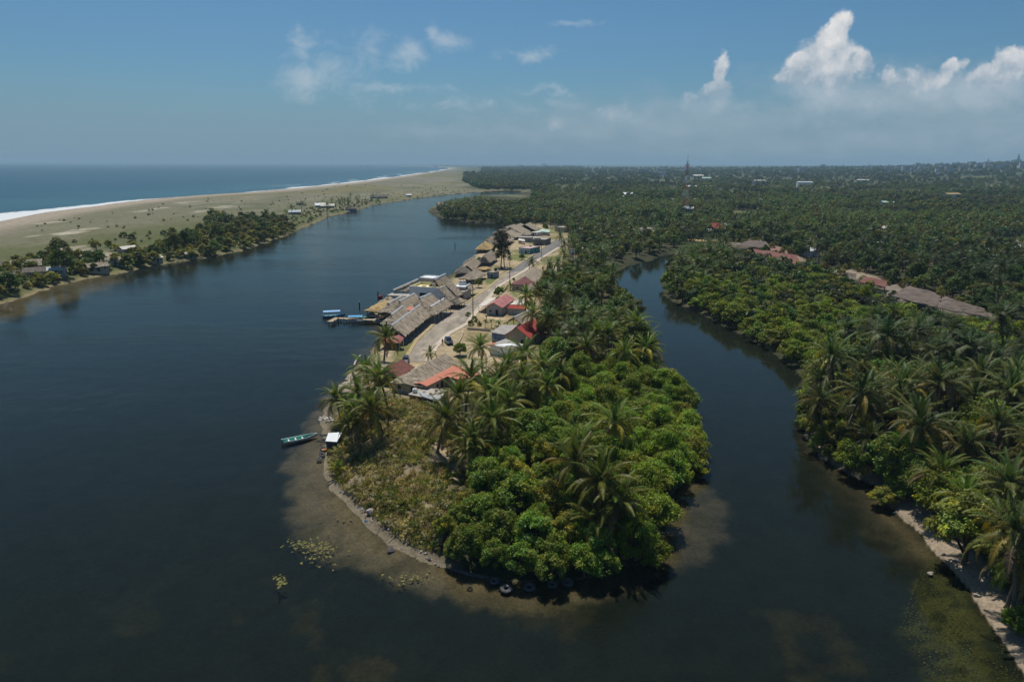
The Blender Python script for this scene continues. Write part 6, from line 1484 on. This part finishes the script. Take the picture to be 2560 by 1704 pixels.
person('blue', G(zC(1955, 890), VZ+.18), 'person in dark top and jeans walking on the sidewalk by the far road pole', 2.8)
person('dark', Vector((*G(zB(350, 690), .0)[:2], -.65)), 'person wading in the lagoon beside the small red boat', 1.2)
person('white', G(zD(1190, 225), VZ), 'person in a white shirt standing before the tiled house', 0)
# cars
CARB = mat('dark_blue_paint', (.012, .020, .034), .22, .05, 1, spec=.7); CARG = mat('dark_grey_paint', (.03, .032, .035), .25, .05, 1, spec=.7); CHR = mat('headlamp', (.7, .7, .68), .15, .05, 1, spec=.8); REDL = mat('tail_lamp', (.3, .01, .01), .3, .05, 1)
def loft(mb, secs, mi=0):
    """secs: list of (x, half width bottom, half width top, z0, z1)"""
    for (x_, wb, wt, z0_, z1_) in secs: mb.v += [(x_, -wb, z0_), (x_, wb, z0_), (x_, wt, z1_), (x_, -wt, z1_)]
    b = len(mb.v)-4*len(secs)
    for i in range(len(secs)-1):
        for k in range(4): q = (k+1) % 4; mb.f.append((b+4*i+k, b+4*i+q, b+4*i+4+q, b+4*i+4+k)); mb.m.append(mi)
    mb.f.append((b+3, b+2, b+1, b)); mb.m.append(mi); e = b+4*len(secs)-4; mb.f.append((e, e+1, e+2, e+3)); mb.m.append(mi)
def car(name, label, p, rz, paint, suv=True, s=1.0):
    r = thing(name, label, 'car', p, rz, None, s); m = MB(); W = .93
    loft(m, [(-2.3, W*.82, W*.78, .42, .80), (-2.15, W, W*.95, .30, 1.0), (-1.0, W, W, .28, 1.06), (.95, W, W, .28, 1.04), (1.2, W, W*.97, .28, 1.02), (2.1, W*.96, W*.9, .30, .90), (2.32, W*.8, W*.72, .42, .74)]); m.build('body', paint, r, bevel=.05)
    zt = 1.70 if suv else 1.5
    m = MB(); loft(m, [(-2.05 if suv else -1.6, .84, .66, 1.0, 1.06), (-1.85 if suv else -1.2, .86, .70, 1.0, zt), (.15, .86, .71, 1.0, zt+.02), (.95, .86, .66, 1.0, 1.06)]); m.build('windows', GLASS, r, bevel=.03)
    MB().box(-1.85 if suv else -1.25, .16, -.69, .69, zt-.02, zt+.06).build('cabin_roof', paint, r, bevel=.04)
    wm = rm = None
    for xx in (-1.4, 1.42):
        for sy in (-1, 1):
            if wm is None:
                o = MB().lathe([(.20, -.1), (.33, -.11), (.35, -.06), (.35, .06), (.33, .11), (.20, .1)], 18).build('wheel', RUBB, r, True); wm = o.data
                h_ = MB().lathe([(0, -.09), (.2, -.1), (.2, .1), (0, .09)], 12).build('rim', MOTORM, o); rm = h_.data
            else: o = link('wheel', wm, r); h_ = link('rim', rm, o)
            o.location = (xx, sy*.86, .35); o.rotation_euler = (math.pi/2, 0, 0)
    for sy in (-1, 1):
        MB().box(2.15, 2.30, sy*.62-.16, sy*.62+.16, .66, .80).build('headlight', CHR, r, bevel=.02); MB().box(-2.27, -2.12, sy*.72-.09, sy*.72+.09, .72, 1.0).build('tail_light', REDL, r, bevel=.02)
        MB().box(.62, .80, sy*.98-.07, sy*.98+.07, 1.02, 1.16).build('mirror', paint, r, bevel=.03)
    MB().box(2.27, 2.36, -.4, .4, .48, .62).build('grille', DARK, r)
    return r
rd = math.atan2(*(reversed((rl[4]-rl[1])[:2])))
car('parked_car', 'dark blue SUV parked on the road with a person standing beside it', G(zE(1715, 250), VZ+.08), rd+.45+math.pi, CARB, True, 1.05)
car('parked_car', 'dark car with a glinting windscreen parked behind the rust-red tiled roof', G(zE(1010, 565), VZ+.10), rd+.2+math.pi, CARG, True, 1.0)
def motorbike(label, p, rz):
    r = thing('motorcycle', label, 'motorcycle', p, rz, 'motorcycles by the thatched stalls'); wm = None
    for xx in (-.65, .65):
        m = MB(); m.lathe([(.27+.07*math.cos(k*math.pi/3), .06*math.sin(k*math.pi/3)) for k in range(6)], 16, close=True)
        o = m.build('wheel', RUBB, r) if wm is None else link('wheel', wm, r); wm = o.data; o.location = (xx, 0, .34); o.rotation_euler = (math.pi/2, 0, 0)
    MB().tube([(-.6, 0, .36), (-.1, 0, .5), (.3, 0, .7), (.62, 0, .38)], [.06, .14, .1, .05], 8).build('frame', DARK, r); MB().tube([(-.55, 0, .82), (.05, 0, .78)], [.1, .12], 8).build('seat', TANKB, r)
    MB().tube([(.02, 0, .82), (.38, 0, .86)], [.13, .1], 8).build('fuel_tank', REDP, r); MB().tube([(.42, -.35, 1.02), (.36, 0, .98), (.42, .35, 1.02)], .025, 6).build('handlebar', MOTORM, r); return r
for i, (px, a_) in enumerate(((zB(1995, 690), .3), (zB(2035, 675), .5), (zB(2075, 665), .8))): motorbike('motorcycle in the row parked by the small thatched gable', G(px, VZ+.05), a_)
# power poles
def pole(label, px, h, lamp=False):
    p = G(px, VZ); r = thing('power_pole', label, 'power pole', p, rd); MB().tube([(0, 0, -.8), (0, 0, h)], [.19, .12], 8).build('pole', WOOD, r)
    MB().box(-.06, .06, -1.0, 1.0, h-.55, h-.42).build('crossarm', WOOD, r)
    for yy_ in (-.85, 0, .85): MB().lathe([(.05, 0), (.07, .06), (.03, .16), (0, .18)], 7, (0, yy_, h-.42 if yy_ else h)).build('insulator', WHITEP, r)
    if lamp:
        MB().tube([(0, 0, h-1.6), (.0, -1.6, h-1.1)], .04, 6).build('lamp_arm', MOTORM, r); MB().lathe([(0, .1), (.2, .05), (.22, -.06), (0, -.1)], 10, (0, -1.7, h-1.1)).build('lamp_head', WHITEP, r)
pole('tall brown power pole standing at the corner of the planted lot', zD(352, 752), 12.5); pole('brown power pole by the road in front of the maroon tiled house', zC(1275, 1400), 11.5); pole('brown power pole with a street lamp beside the far sidewalk', zC(1922, 930), 10.5, True)
pole('power pole at the gap between the palms at the far end of the road', zO(1105, 600), 10); pole('grey power pole rising from the creek end near the red-roofed house', zI(1525, 1500), 18)
for i, (a, b, lb) in enumerate(((zD(352, 752), zC(1275, 1400), 'pair of sagging wires between the tall pole and the next one up the road'), (zC(1275, 1400), zC(1922, 930), 'pair of sagging wires between the tiled house pole and the lamp pole'), (zC(1922, 930), zO(1105, 600), 'pair of sagging wires from the lamp pole to the far end of the road'))):
    A, B = G(a, VZ), G(b, VZ); m = MB()
    for s_ in (-.85, .85):
        o_ = Vector((-math.sin(rd)*s_, math.cos(rd)*s_, 0)); hA, hB = (12.2, 11.2, 10.2, 9.7)[i], (11.2, 10.2, 9.7)[i]
        m.tube([A.lerp(B, k/12)+o_+Vector((0, 0, hA+(hB-hA)*k/12-4*1.3*(k/12)*(1-k/12))) for k in range(13)], .03, 4)
    tag(m.build('power_line', DARK), lb, 'wires')
# lattice tower
DUST = mat('dusty_red_roof', (.17, .066, .052), .9, .35, .35, col2=(.17, .11, .085), stains=.8, bump=.4); DUSTB = mat('dusty_brown_roof', (.125, .095, .078), .95, .35, .35, col2=(.17, .13, .105), stains=.8, bump=.4)
for z_, q, mt_, lb in (((5.2, 5.4, 7.4, 7.2), ((560, 748), (830, 775), (800, 706), (500, 662)), DUST, 'low dusty red roof half buried in trees at the bend of the bare track'), ((5.5, 5.5, 7, 7), ((380, 640), (620, 655), (590, 612), (470, 602)), DUSTB, 'low brown roof behind the dusty red one'),
   ((5.2, 5.2, 7.8, 7.8), ((1450, 985), (1760, 1062), (1790, 985), (1570, 912)), DUSTB, 'broad brown-grey roof in the middle of the bare track'), ((5.4, 5.4, 7.6, 7.4), ((1770, 1065), (2130, 1135), (2080, 1066), (1800, 990)), DUSTB, 'long brown-grey roof with a dark open front at the right end of the bare track'),
   ((4.6, 4.6, 6.2, 6.2), ((1060, 850), (1200, 880), (1210, 830), (1020, 815)), DUSTB, 'small brown roof between the dusty red roof and the broad one'),
   ((5, 5, 6.6, 6.6), ((1230, 888), (1410, 925), (1420, 880), (1270, 850)), DUST, 'narrow reddish roof just left of the broad brown-grey one'), ((5, 5, 6.4, 6.4), ((850, 785), (980, 812), (970, 790), (860, 760)), DUSTB, 'short brown roof right against the dusty red one'),
   ((5, 5, 7, 7), ((2090, 660), (2210, 690), (2220, 625), (2070, 612)), GREYS, 'grey sheet roof leftmost of the pale group in the forest at the right edge'), ((5, 5, 7, 7), ((2220, 690), (2340, 700), (2340, 635), (2230, 625)), CEM, 'pale grey roof in the middle of the group in the forest at the right edge'),
   ((5, 5, 7, 7), ((2350, 700), (2480, 700), (2470, 630), (2350, 630)), GREYS, 'grey sheet roof cut off by the right edge of the view')):
    sheet_roof('low_roof', lb, P4(zN, z_, *q), mt_, 'roof', .3, post=WOOD, jit=.25)
p = G((1711, 531), 1.5); HT = 58
r = thing('radio_tower', 'tall red and white lattice radio tower rising from the forest', 'tower', (p.x, p.y, 1.0), .4); TW = mat('tower_white', (.8, .8, .78), .6, .05, 1); TR = mat('tower_red', (.52, .10, .06), .6, .08, 1)
nb_ = 14; legw = lambda z_: 3.3*(1-z_/HT)**1.0+1.0*min(1, 1.6-z_/HT)*.55
for sec in range(7):
    m = MB(); z0_ = HT*sec/7; z1_ = HT*(sec+1)/7
    for k in range(2):
        a0 = z0_+(z1_-z0_)*k/2; a1 = z0_+(z1_-z0_)*(k+1)/2; w0, w1 = legw(a0), legw(a1); c0 = [(-w0, -w0), (w0, -w0), (w0, w0), (-w0, w0)]; c1 = [(-w1, -w1), (w1, -w1), (w1, w1), (-w1, w1)]
        for i in range(4):
            j = (i+1) % 4; m.tube([(*c0[i], a0), (*c1[i], a1)], .11, 5); m.tube([(*c0[i], a0), (*c1[j], a1)], .06, 4); m.tube([(*c0[j], a0), (*c1[i], a1)], .08, 4); m.tube([(*c1[i], a1), (*c1[j], a1)], .08, 4)
    m.build('lattice_section', TR if sec % 2 else TW, r)
m = MB()
for k in range(6):
    w_ = k*1.05; m.tube([(1.9*math.cos(w_), 1.9*math.sin(w_), HT-7), (1.9*math.cos(w_), 1.9*math.sin(w_), HT-3.5)], .28, 6)
m.build('antennas', TR, r); MB().lathe([(0, 0), (1.9, .0), (1.9, .25), (0, .25)], 12, (0, 0, HT-7.2)).build('platform', TR, r); MB().tube([(0, 0, HT-.3), (0, 0, HT+6)], .16, 6).build('mast', TR, r)
# fallen grey trunk at the bend of the creek
a = G(zJ(1755, 415), 5.5); b = G(zJ(1885, 555), .4); tag(MB().tube([a, a.lerp(b, .5)+Vector((0, 0, .3)), b], [.12, .2, .26], 7).build('fallen_trunk', CEM), 'leaning bare grey trunk among the palms at the bend of the creek', 'trunk')
a = G(zP(2220, 1080), .3); b = G(zP(2330, 1060), .9); tag(MB().tube([a, b], [.12, .2], 7).build('fallen_trunk', WOOD), 'dark fallen trunk in the black shade under the biggest palm', 'trunk')
# ------------------------------------------------------------------ houses of the spit, the mainland and the horizon
def cabin(label, px, conv, w_, d_, h, roof, wall, rz=0, group=None, thatched=False, name='hut', p=None, roofz=None, cat='house'):
    p = p or on_ground(px, conv); r = thing(name, label, cat, p, rz, group); MB().box(-w_/2, w_/2, -d_/2, d_/2, -1.5, h).build('wall', wall, r)
    V, F, Mi = roof_mesh(w_, d_/2+.5, d_/2+.5, h+(roofz or d_*.28), h-.15, 0, 0, .5, .5, .25 if thatched else .1, .12 if thatched else 0, int(px[0]), res=1.6); MB().add(V, F).build('roof', roof, r)
    opening(r, 'door', -.5, .5, -d_/2-.02, -d_/2+.02, .02, min(2.1, h-.2), WOOD, DARK); opening(r, 'window', w_*.3-.5, w_*.3+.5, -d_/2-.02, -d_/2+.02, .9, min(2, h-.2)); return r
for i, (px, w_, d_, rf, th_, lb) in enumerate((
  ((235, 990), 12, 9, THATCH, True, 'brown thatched hut among the dark scrub at the near end of the spit'), ((105, 985), 10, 7, THATCH_D, False, 'dark roofed hut at the left edge of the spit scrub'), ((60, 1085), 10, 6, THATCH_D, False, 'brown roofed hut lowest at the left edge of the spit'),
  ((480, 1030), 7, 5, CEM, False, 'small white roofed hut in the scrub near the spit shore'), ((820, 1000), 9, 6, THATCH, True, 'thatched hut close to the spit shore right of the dark scrub'), ((1075, 845), 9, 5, PALES, False, 'white roofed hut in the clearing behind the spit trees'),
  ((970, 945), 8, 5, THATCH, False, 'pale hut at the shore side of the spit clearing'), ((1600, 890), 6, 4, GREYS, False, 'low pale hut on the spit shore under the trees'), ((1310, 925), 6, 4, PALES, False, 'tiny pale hut hidden under the spit trees'), ((295, 1045), 8, 6, THATCH_D, False, 'dark hut behind the brown thatched one on the spit'))):
    cabin(lb, px, zS, w_, d_, 2.6, rf, (GREYW, MUDW, MUDW)[i % 3], .5+.3*(i % 3), 'huts on the sand spit', th_, 'beach_hut', cat='hut')
for px, w_, d_, rf, lb in (((675, 465), 12, 9, WHITEW, 'white gabled hut left of the two at the far spit landing'), ((735, 470), 16, 8, PALES, 'white flat-ridged hut on the right at the far spit landing'), ((460, 525), 12, 7, CEM, 'grey hut standing alone before the far spit landing'), ((1170, 390), 26, 9, THATCH_D, 'long dark thatched shelter on the spit beyond the landing'), ((935, 495), 12, 6, THATCH_D, 'dark thatched boat shelter at the spit shoreline'), ((1420, 375), 8, 5, WHITEW, 'tiny white hut far along the spit shore'), ((505, 445), 9, 6, THATCH_D, 'small dark hut alone on the spit sand')):
    cabin(lb, px, zM, w_, d_, 2.8, rf, GREYW, .35, 'huts at the spit landing', rf is THATCH_D, 'beach_hut', cat='hut')
cabin('thatched house on the tip of the lagoon islet', (1710, 460), zM, 15, 10, 3, THATCH, MUDW, .3, None, True, 'thatched_house')
cabin('white-fronted house with a bright red roof beyond the end of the creek', (1455, 1180), zI, 14, 10, 3.6, REDS, WHITEW, .5, None, False, 'red_roof_house', roofz=4)
for px, w_, d_, h, rf, lb in (((300, 1240), 19, 12, 4, CONC, 'house with a wide pale roof among the trees left of the creek end'), ((1365, 1215), 7, 6, 3.2, WHITEW, 'small white annex left of the bright red roof'), ((1590, 985), 13, 8, 4, PALES, 'pale roofed house in the forest above the bright red roof'), ((655, 1015), 10, 7, 4, WHITEW, 'small white house below the radio tower'),
   ((520, 840), 14, 8, 4, WHITEW, 'white roofed house left of the radio tower foot'), ((610, 870), 12, 8, 4.5, PALES, 'cream house left of the radio tower foot'), ((800, 875), 14, 8, 4.5, WHITEW, 'bright white house close to the radio tower foot'), ((1010, 850), 16, 8, 4.5, WHITEW, 'white house right at the radio tower foot'),
   ((890, 850), 12, 8, 4.5, PALES, 'cream house between the white ones at the tower foot'), ((150, 895), 12, 8, 4.5, GREYS, 'grey house in the trees far left of the tower'), ((80, 605), 20, 14, 5, WHITEW, 'white tent-roofed house in the trees above the lagoon bend'), ((30, 650), 18, 9, 4.5, PALES, 'cream house below the white tent-roofed one'),
   ((1100, 480), 26, 14, 6, WHITEW, 'white house just right of the tower in the distance'), ((1340, 480), 24, 10, 6, PALES, 'row of white roofs right of the tower in the distance'), ((1205, 295), 40, 20, 9, PALES, 'long cream hall beyond the tower'), ((1340, 335), 30, 16, 8, MINT, 'pale green hall in the distance right of the tower'),
   ((1640, 1130), 8, 6, 4, WHITEW, 'small white hut behind the bright red roof'), ((620, 610), 34, 10, 5, RUST, 'brown roofed house on the bare patch near the tower')):
    cabin(lb, px, zI, w_, d_, h, rf, (WHITEW, MUDW, CEM)[int(px[0]) % 3], rnd.uniform(-.3, .5), None, False, 'village_house', roofz=d_*.2)
for px, w_, h, rf, lb in ((zN(1370, 660), 22, 3, MINT, 'pale green flat shed in the clearing beyond the bare track'), (zN(545, 355), 12, 6, WHITEW, 'small white house alone in the forest right of the tower'), (zN(1385, 570), 12, 6, PALES, 'cream house in the forest beyond the bare track'),
   (zN(895, 655), 12, 5, CEM, 'grey house just beyond the pink earth'), (zN(890, 715), 8, 4, WHITEW, 'small white hut beside the pink earth'), (zN(1410, 380), 16, 7, MINT, 'pale house far in the forest on the right'), (zN(540, 220), 34, 10, PALES, 'white hall in the middle distance of the forest'), (zN(850, 240), 34, 12, CEM, 'white stepped block in the middle distance of the forest'),
   (zN(1250, 215), 30, 10, PALES, 'long white building right in the middle distance'), (zN(1850, 325), 28, 9, THATCH_N, 'yellowish hall deep in the forest on the right')):
    cabin(lb, px, lambda a, b: (a, b), w_, w_*.55, h, rf, WHITEW, rnd.uniform(-.4, .6), None, False, 'village_house', roofz=1.5)
# hamlets and the town on the horizon
def block_mesh(w_, d_, h, rf, wl__): 
    m = MB(); m.box(-w_/2, w_/2, -d_/2, d_/2, -6, h, 0); m.box(-w_/2-.3, w_/2+.3, -d_/2-.3, d_/2+.3, h+.01, h+.9, 1)
    for k in range(max(2, int(w_/5))):
        xx = -w_/2+(k+.5)*w_/max(2, int(w_/5))
        for f in range(max(1, int(h/3.4))): m.box(xx-.9, xx+.9, -d_/2-.06, -d_/2+.02, f*3.4+1, f*3.4+2.5, 2)
    o = m.build('b', [wl__, rf, GLASS]); me = o.data; bpy.data.objects.remove(o); return me
BL = [block_mesh(22, 14, 7, PALES, WHITEW), block_mesh(30, 16, 10, CEM, MUDW), block_mesh(16, 14, 13, WHITEW, WHITEW), block_mesh(40, 18, 7, RUST, PALES), block_mesh(26, 20, 20, CONC, CEM)]
def town(label, pts, group, smin, smax, high=False):
    for px in pts:
        p = on_ground(px); o = link('town_house', BL[rnd.randrange(5 if high else 4)]); s = rnd.uniform(smin, smax); o.location = p; o.location.z += 3; o.scale = (s, s, s*rnd.uniform(.8, 1.4)); o.rotation_euler.z = rnd.uniform(-.5, .5); tag(o, label, 'house', group)
town('pale small house in the hamlet left of the tower top', [zI(rnd.uniform(20, 780), rnd.gauss(222, 18)) for _ in range(30)]+[zI(rnd.uniform(880, 1160), rnd.gauss(205, 8)) for _ in range(6)], 'hamlet houses left of the tower', .8, 1.7)
town('pale building in the town spread along the right horizon', [zN(rnd.uniform(800, 1700), rnd.gauss(122, 14)) for _ in range(70)]+[zN(rnd.uniform(1500, 2380), rnd.gauss(116, 18)) for _ in range(70)], 'town buildings on the right horizon', .6, 1.1, True)
town('pale building in the low strip of roofs on the middle horizon', [(rnd.uniform(1290, 1470), rnd.uniform(416, 419)) for _ in range(14)], 'roofs on the middle horizon', 1.4, 2.6)
town('faint hotel tower on the far coast above the sea', [D(765, 380.2)], None, 2.2, 2.3, True)
town('faint building on the far coast beyond the surf', [D(rnd.uniform(830, 1040), rnd.uniform(382, 385)) for _ in range(12)], 'faint buildings on the far coast', .7, 1.3)
for px, h, lb in ((zN(1295, 95), 66, 'pointed spire standing above the trees on the right horizon'), (zN(2310, 85), 66, 'pointed spire at the far right end of the town'), (zN(2105, 88), 44, 'blue-grey church tower in the town at the far right')):
    p = on_ground(px); r = thing('church', lb, 'church', p, .3); MB().box(-14, 14, -14, 14, -8, h*.45).build('wall', CEM, r); MB().lathe([(16, h*.45), (9, h*.68), (3, h*.9), (0, h)], 4).build('spire', CEM, r)
HAZE = 8.5e-5; EXPO = 0.0
# ------------------------------------------------------------------ sky, sun, air
SUN_EL, SUN_AZ = R(63), R(-14)
w = bpy.data.worlds.new('World'); SC.world = w; w.use_nodes = True
t = NT(w.node_tree); t.n.clear()
out = t.new('ShaderNodeOutputWorld'); bg = t.new('ShaderNodeBackground')
sky = t.new('ShaderNodeTexSky'); sky.sky_type = 'NISHITA'; sky.sun_disc = False
sky.sun_elevation = SUN_EL; sky.sun_rotation = SUN_AZ; sky.altitude = 0
sky.air_density = 1.0; sky.dust_density = 1.2; sky.ozone_density = 2.2
dirv = t.coord('Generated'); sp = t.new('ShaderNodeSeparateXYZ'); t.lk(dirv, sp.inputs[0])
yy = t.math('MAXIMUM', sp.outputs[1], .05)
u = t.math('DIVIDE', sp.outputs[0], yy); v = t.math('DIVIDE', sp.outputs[2], yy)
uv = t.new('ShaderNodeCombineXYZ'); t.lk(u, uv.inputs[0]); t.lk(v, uv.inputs[1]); uv = uv.outputs[0]
def UVP(dx, dy):
    r_ = ray(D(dx, dy)); return r_.x/r_.y, r_.z/r_.y
K = 1.08659/FPX
wx = t.math('MULTIPLY', t.math('SUBTRACT', t.noise(uv, 14, 4, .6), .5), .05)
wy = t.math('MULTIPLY', t.math('SUBTRACT', t.noise(t.vmath('ADD', uv, (3.1, 7.7, 0)), 14, 4, .6), .5), .05)
u2 = t.math('ADD', u, wx); v2 = t.math('ADD', v, wy)
def field(blobs):
    acc = None
    for (cx, cy, rx, ry, s) in blobs:
        a, b_ = UVP(cx, cy)
        ex = t.math('DIVIDE', t.math('SUBTRACT', u2, a), rx*K); ey = t.math('DIVIDE', t.math('SUBTRACT', v2, b_), ry*K)
        r2 = t.math('ADD', t.math('MULTIPLY', ex, ex), t.math('MULTIPLY', ey, ey))
        f = t.math('MULTIPLY', t.math('SUBTRACT', 1.0, t.math('SQRT', r2)), s)
        acc = f if acc is None else t.math('MAXIMUM', acc, f)
    return acc
CUM = [(1938,62,38,42,1),(1915,110,72,50,1),(1890,160,95,45,1),(1850,180,65,32,.9),(1985,135,34,28,.9),(1815,185,34,22,.8),
 (1660,165,22,34,.8),(1648,208,44,26,.8),(1600,222,28,16,.6),(2030,180,22,36,.7),(2130,172,62,30,.9),(2185,158,32,26,.9),(2080,195,48,18,.7),
 (2335,145,52,38,1),(2290,178,58,26,.9),(2295,232,34,22,.8),(1280,278,28,18,.9),(1410,258,40,20,.9),(2212,150,16,12,.7)]
WISP = [(700,92,34,36,.8),(690,185,62,48,.9),(760,165,100,55,.55),(935,130,55,34,.9),(1030,95,48,26,.85),(1000,75,22,20,.8),(1215,122,72,16,.8),(1320,61,58,11,.6),
 (1265,209,85,10,.6),(900,205,130,14,.6),(1050,240,200,12,.3),(860,120,60,40,.5)]
BANK = [(1560,285,380,48,.7),(2120,235,340,70,1),(2250,280,260,60,.8),(1330,300,260,26,.6),(1900,210,130,60,.8),(1100,300,160,14,.4),(2000,330,600,40,.5)]
nb = t.noise(uv, 30, 8, .62); nf = t.math('SUBTRACT', nb, .5)
lump = t.new('ShaderNodeTexVoronoi'); lump.feature = 'SMOOTH_F1'; lump.inputs['Scale'].default_value = 38; lump.inputs['Smoothness'].default_value = .6
cw = t.new('ShaderNodeCombineXYZ'); t.lk(u2, cw.inputs[0]); t.lk(v2, cw.inputs[1]); t.lk(cw.outputs[0], lump.inputs['Vector'])
fc = field(CUM)
dens = t.math('ADD', fc, t.math('ADD', t.math('MULTIPLY', nf, 1.25), t.math('MULTIPLY', t.math('SUBTRACT', .42, lump.outputs['Distance']), .45)))
acum = t.ramp(dens, -.04, .40)
lowfade = t.ramp(v, .075, .135)                                   # bases dissolve into the haze
acum = t.math('MULTIPLY', acum, t.math('MULTIPLY_ADD', lowfade, .55, .45))
off = t.vmath('ADD', uv, (-.010, .012, 0))
nb2 = t.noise(off, 30, 8, .62)
relief = t.math('MULTIPLY', t.math('SUBTRACT', nb, nb2), 1.6)
shade = t.math('ADD', t.math('ADD', t.ramp(v, .07, .19, .0, .75), relief), t.math('MULTIPLY', t.math('SUBTRACT', .4, lump.outputs['Distance']), .5), clamp=True)
ccum = t.mix(shade, (.32, .41, .50), (.78, .77, .77))
wn = t.noise(t.scale3(uv, (1, 1.7, 1)), 22, 8, .66, .8)
awis = t.math('MULTIPLY', t.ramp(t.math('ADD', field(WISP), t.math('MULTIPLY', t.math('SUBTRACT', wn, .5), 2.0)), -.15, 1.1), .50)
bn_ = t.noise(t.scale3(uv, (1, 2.2, 1)), 18, 8, .6)
abank = t.math('MULTIPLY', t.ramp(t.math('ADD', field(BANK), t.math('MULTIPLY', t.math('SUBTRACT', bn_, .5), 1.8)), -.5, .9), .62)
SKYS = .078
skc = t.vmath('SCALE', sky.outputs[0]); t.n[-1].inputs[3].default_value = SKYS
tinted = t.mix(1.0, skc, (.42, .69, .86), 'MULTIPLY')
tinted = t.mix(t.math('MULTIPLY', t.ramp(sp.outputs[2], .13, .0), .8), tinted, (.21, .325, .435))
c = t.mix(abank, tinted, (.33, .42, .50))
BANK2 = [(2130, 200, 130, 46, .9), (2250, 212, 150, 52, 1), (2330, 195, 80, 60, .9), (1895, 215, 110, 55, .9), (1650, 240, 90, 30, .7), (2030, 235, 90, 40, .7), (1420, 268, 70, 20, .5)]
ab2 = t.math('MULTIPLY', t.ramp(t.math('ADD', field(BANK2), t.math('MULTIPLY', t.math('SUBTRACT', nb, .5), 1.5)), -.1, .95), .62)
c = t.mix(ab2, c, (.44, .52, .59))
c = t.mix(awis, c, (.56, .62, .66))
c = t.mix(acum, c, ccum)
front = t.ramp(sp.outputs[1], .15, .35)
c = t.mix(front, tinted, c)
t.lk(c, bg.inputs[0]); bg.inputs[1].default_value = 1.0; t.lk(bg.outputs[0], out.inputs[0])
try: w.cycles.sampling_method = 'MANUAL'; w.cycles.sample_map_resolution = 512
except Exception: pass

sun = bpy.data.lights.new('sun', 'SUN'); sun.energy = 4.3; sun.angle = R(.5); sun.color = (1, .95, .86)
so = bpy.data.objects.new('sun', sun); COL.objects.link(so)
sv = Vector((math.sin(SUN_AZ)*math.cos(SUN_EL), math.cos(SUN_AZ)*math.cos(SUN_EL), math.sin(SUN_EL)))
so.rotation_euler = (-sv).to_track_quat('-Z', 'Y').to_euler(); so.location = (0, 0, 300)

m, t, out = newmat('air'); pv = t.new('ShaderNodeVolumePrincipled')
pv.inputs['Color'].default_value = (.50, .74, .92, 1); pv.inputs['Density'].default_value = HAZE; pv.inputs['Anisotropy'].default_value = .0
t.lk(pv.outputs[0], out.inputs['Volume'])
hz = MB().box(-100000, 100000, -300, 100000, -4, 170).build('haze', m); tag(hz, 'thin blue air between the camera and the horizon', 'haze', kind='stuff')

SC.view_settings.view_transform = 'Standard'; SC.view_settings.look = 'None'; SC.view_settings.gamma = 1
SC.view_settings.exposure = EXPO
SC.render.engine = 'CYCLES'
cy = SC.cycles; cy.use_denoising = True; cy.max_bounces = 8; cy.transparent_max_bounces = 12; cy.diffuse_bounces = 3; cy.glossy_bounces = 3
cy.transmission_bounces = 4; cy.volume_bounces = 0; cy.sample_clamp_indirect = 4; cy.caustics_reflective = False; cy.caustics_refractive = False
try: cy.denoiser = 'OPENIMAGEDENOISE'; cy.denoising_prefilter = 'ACCURATE'
except Exception: pass
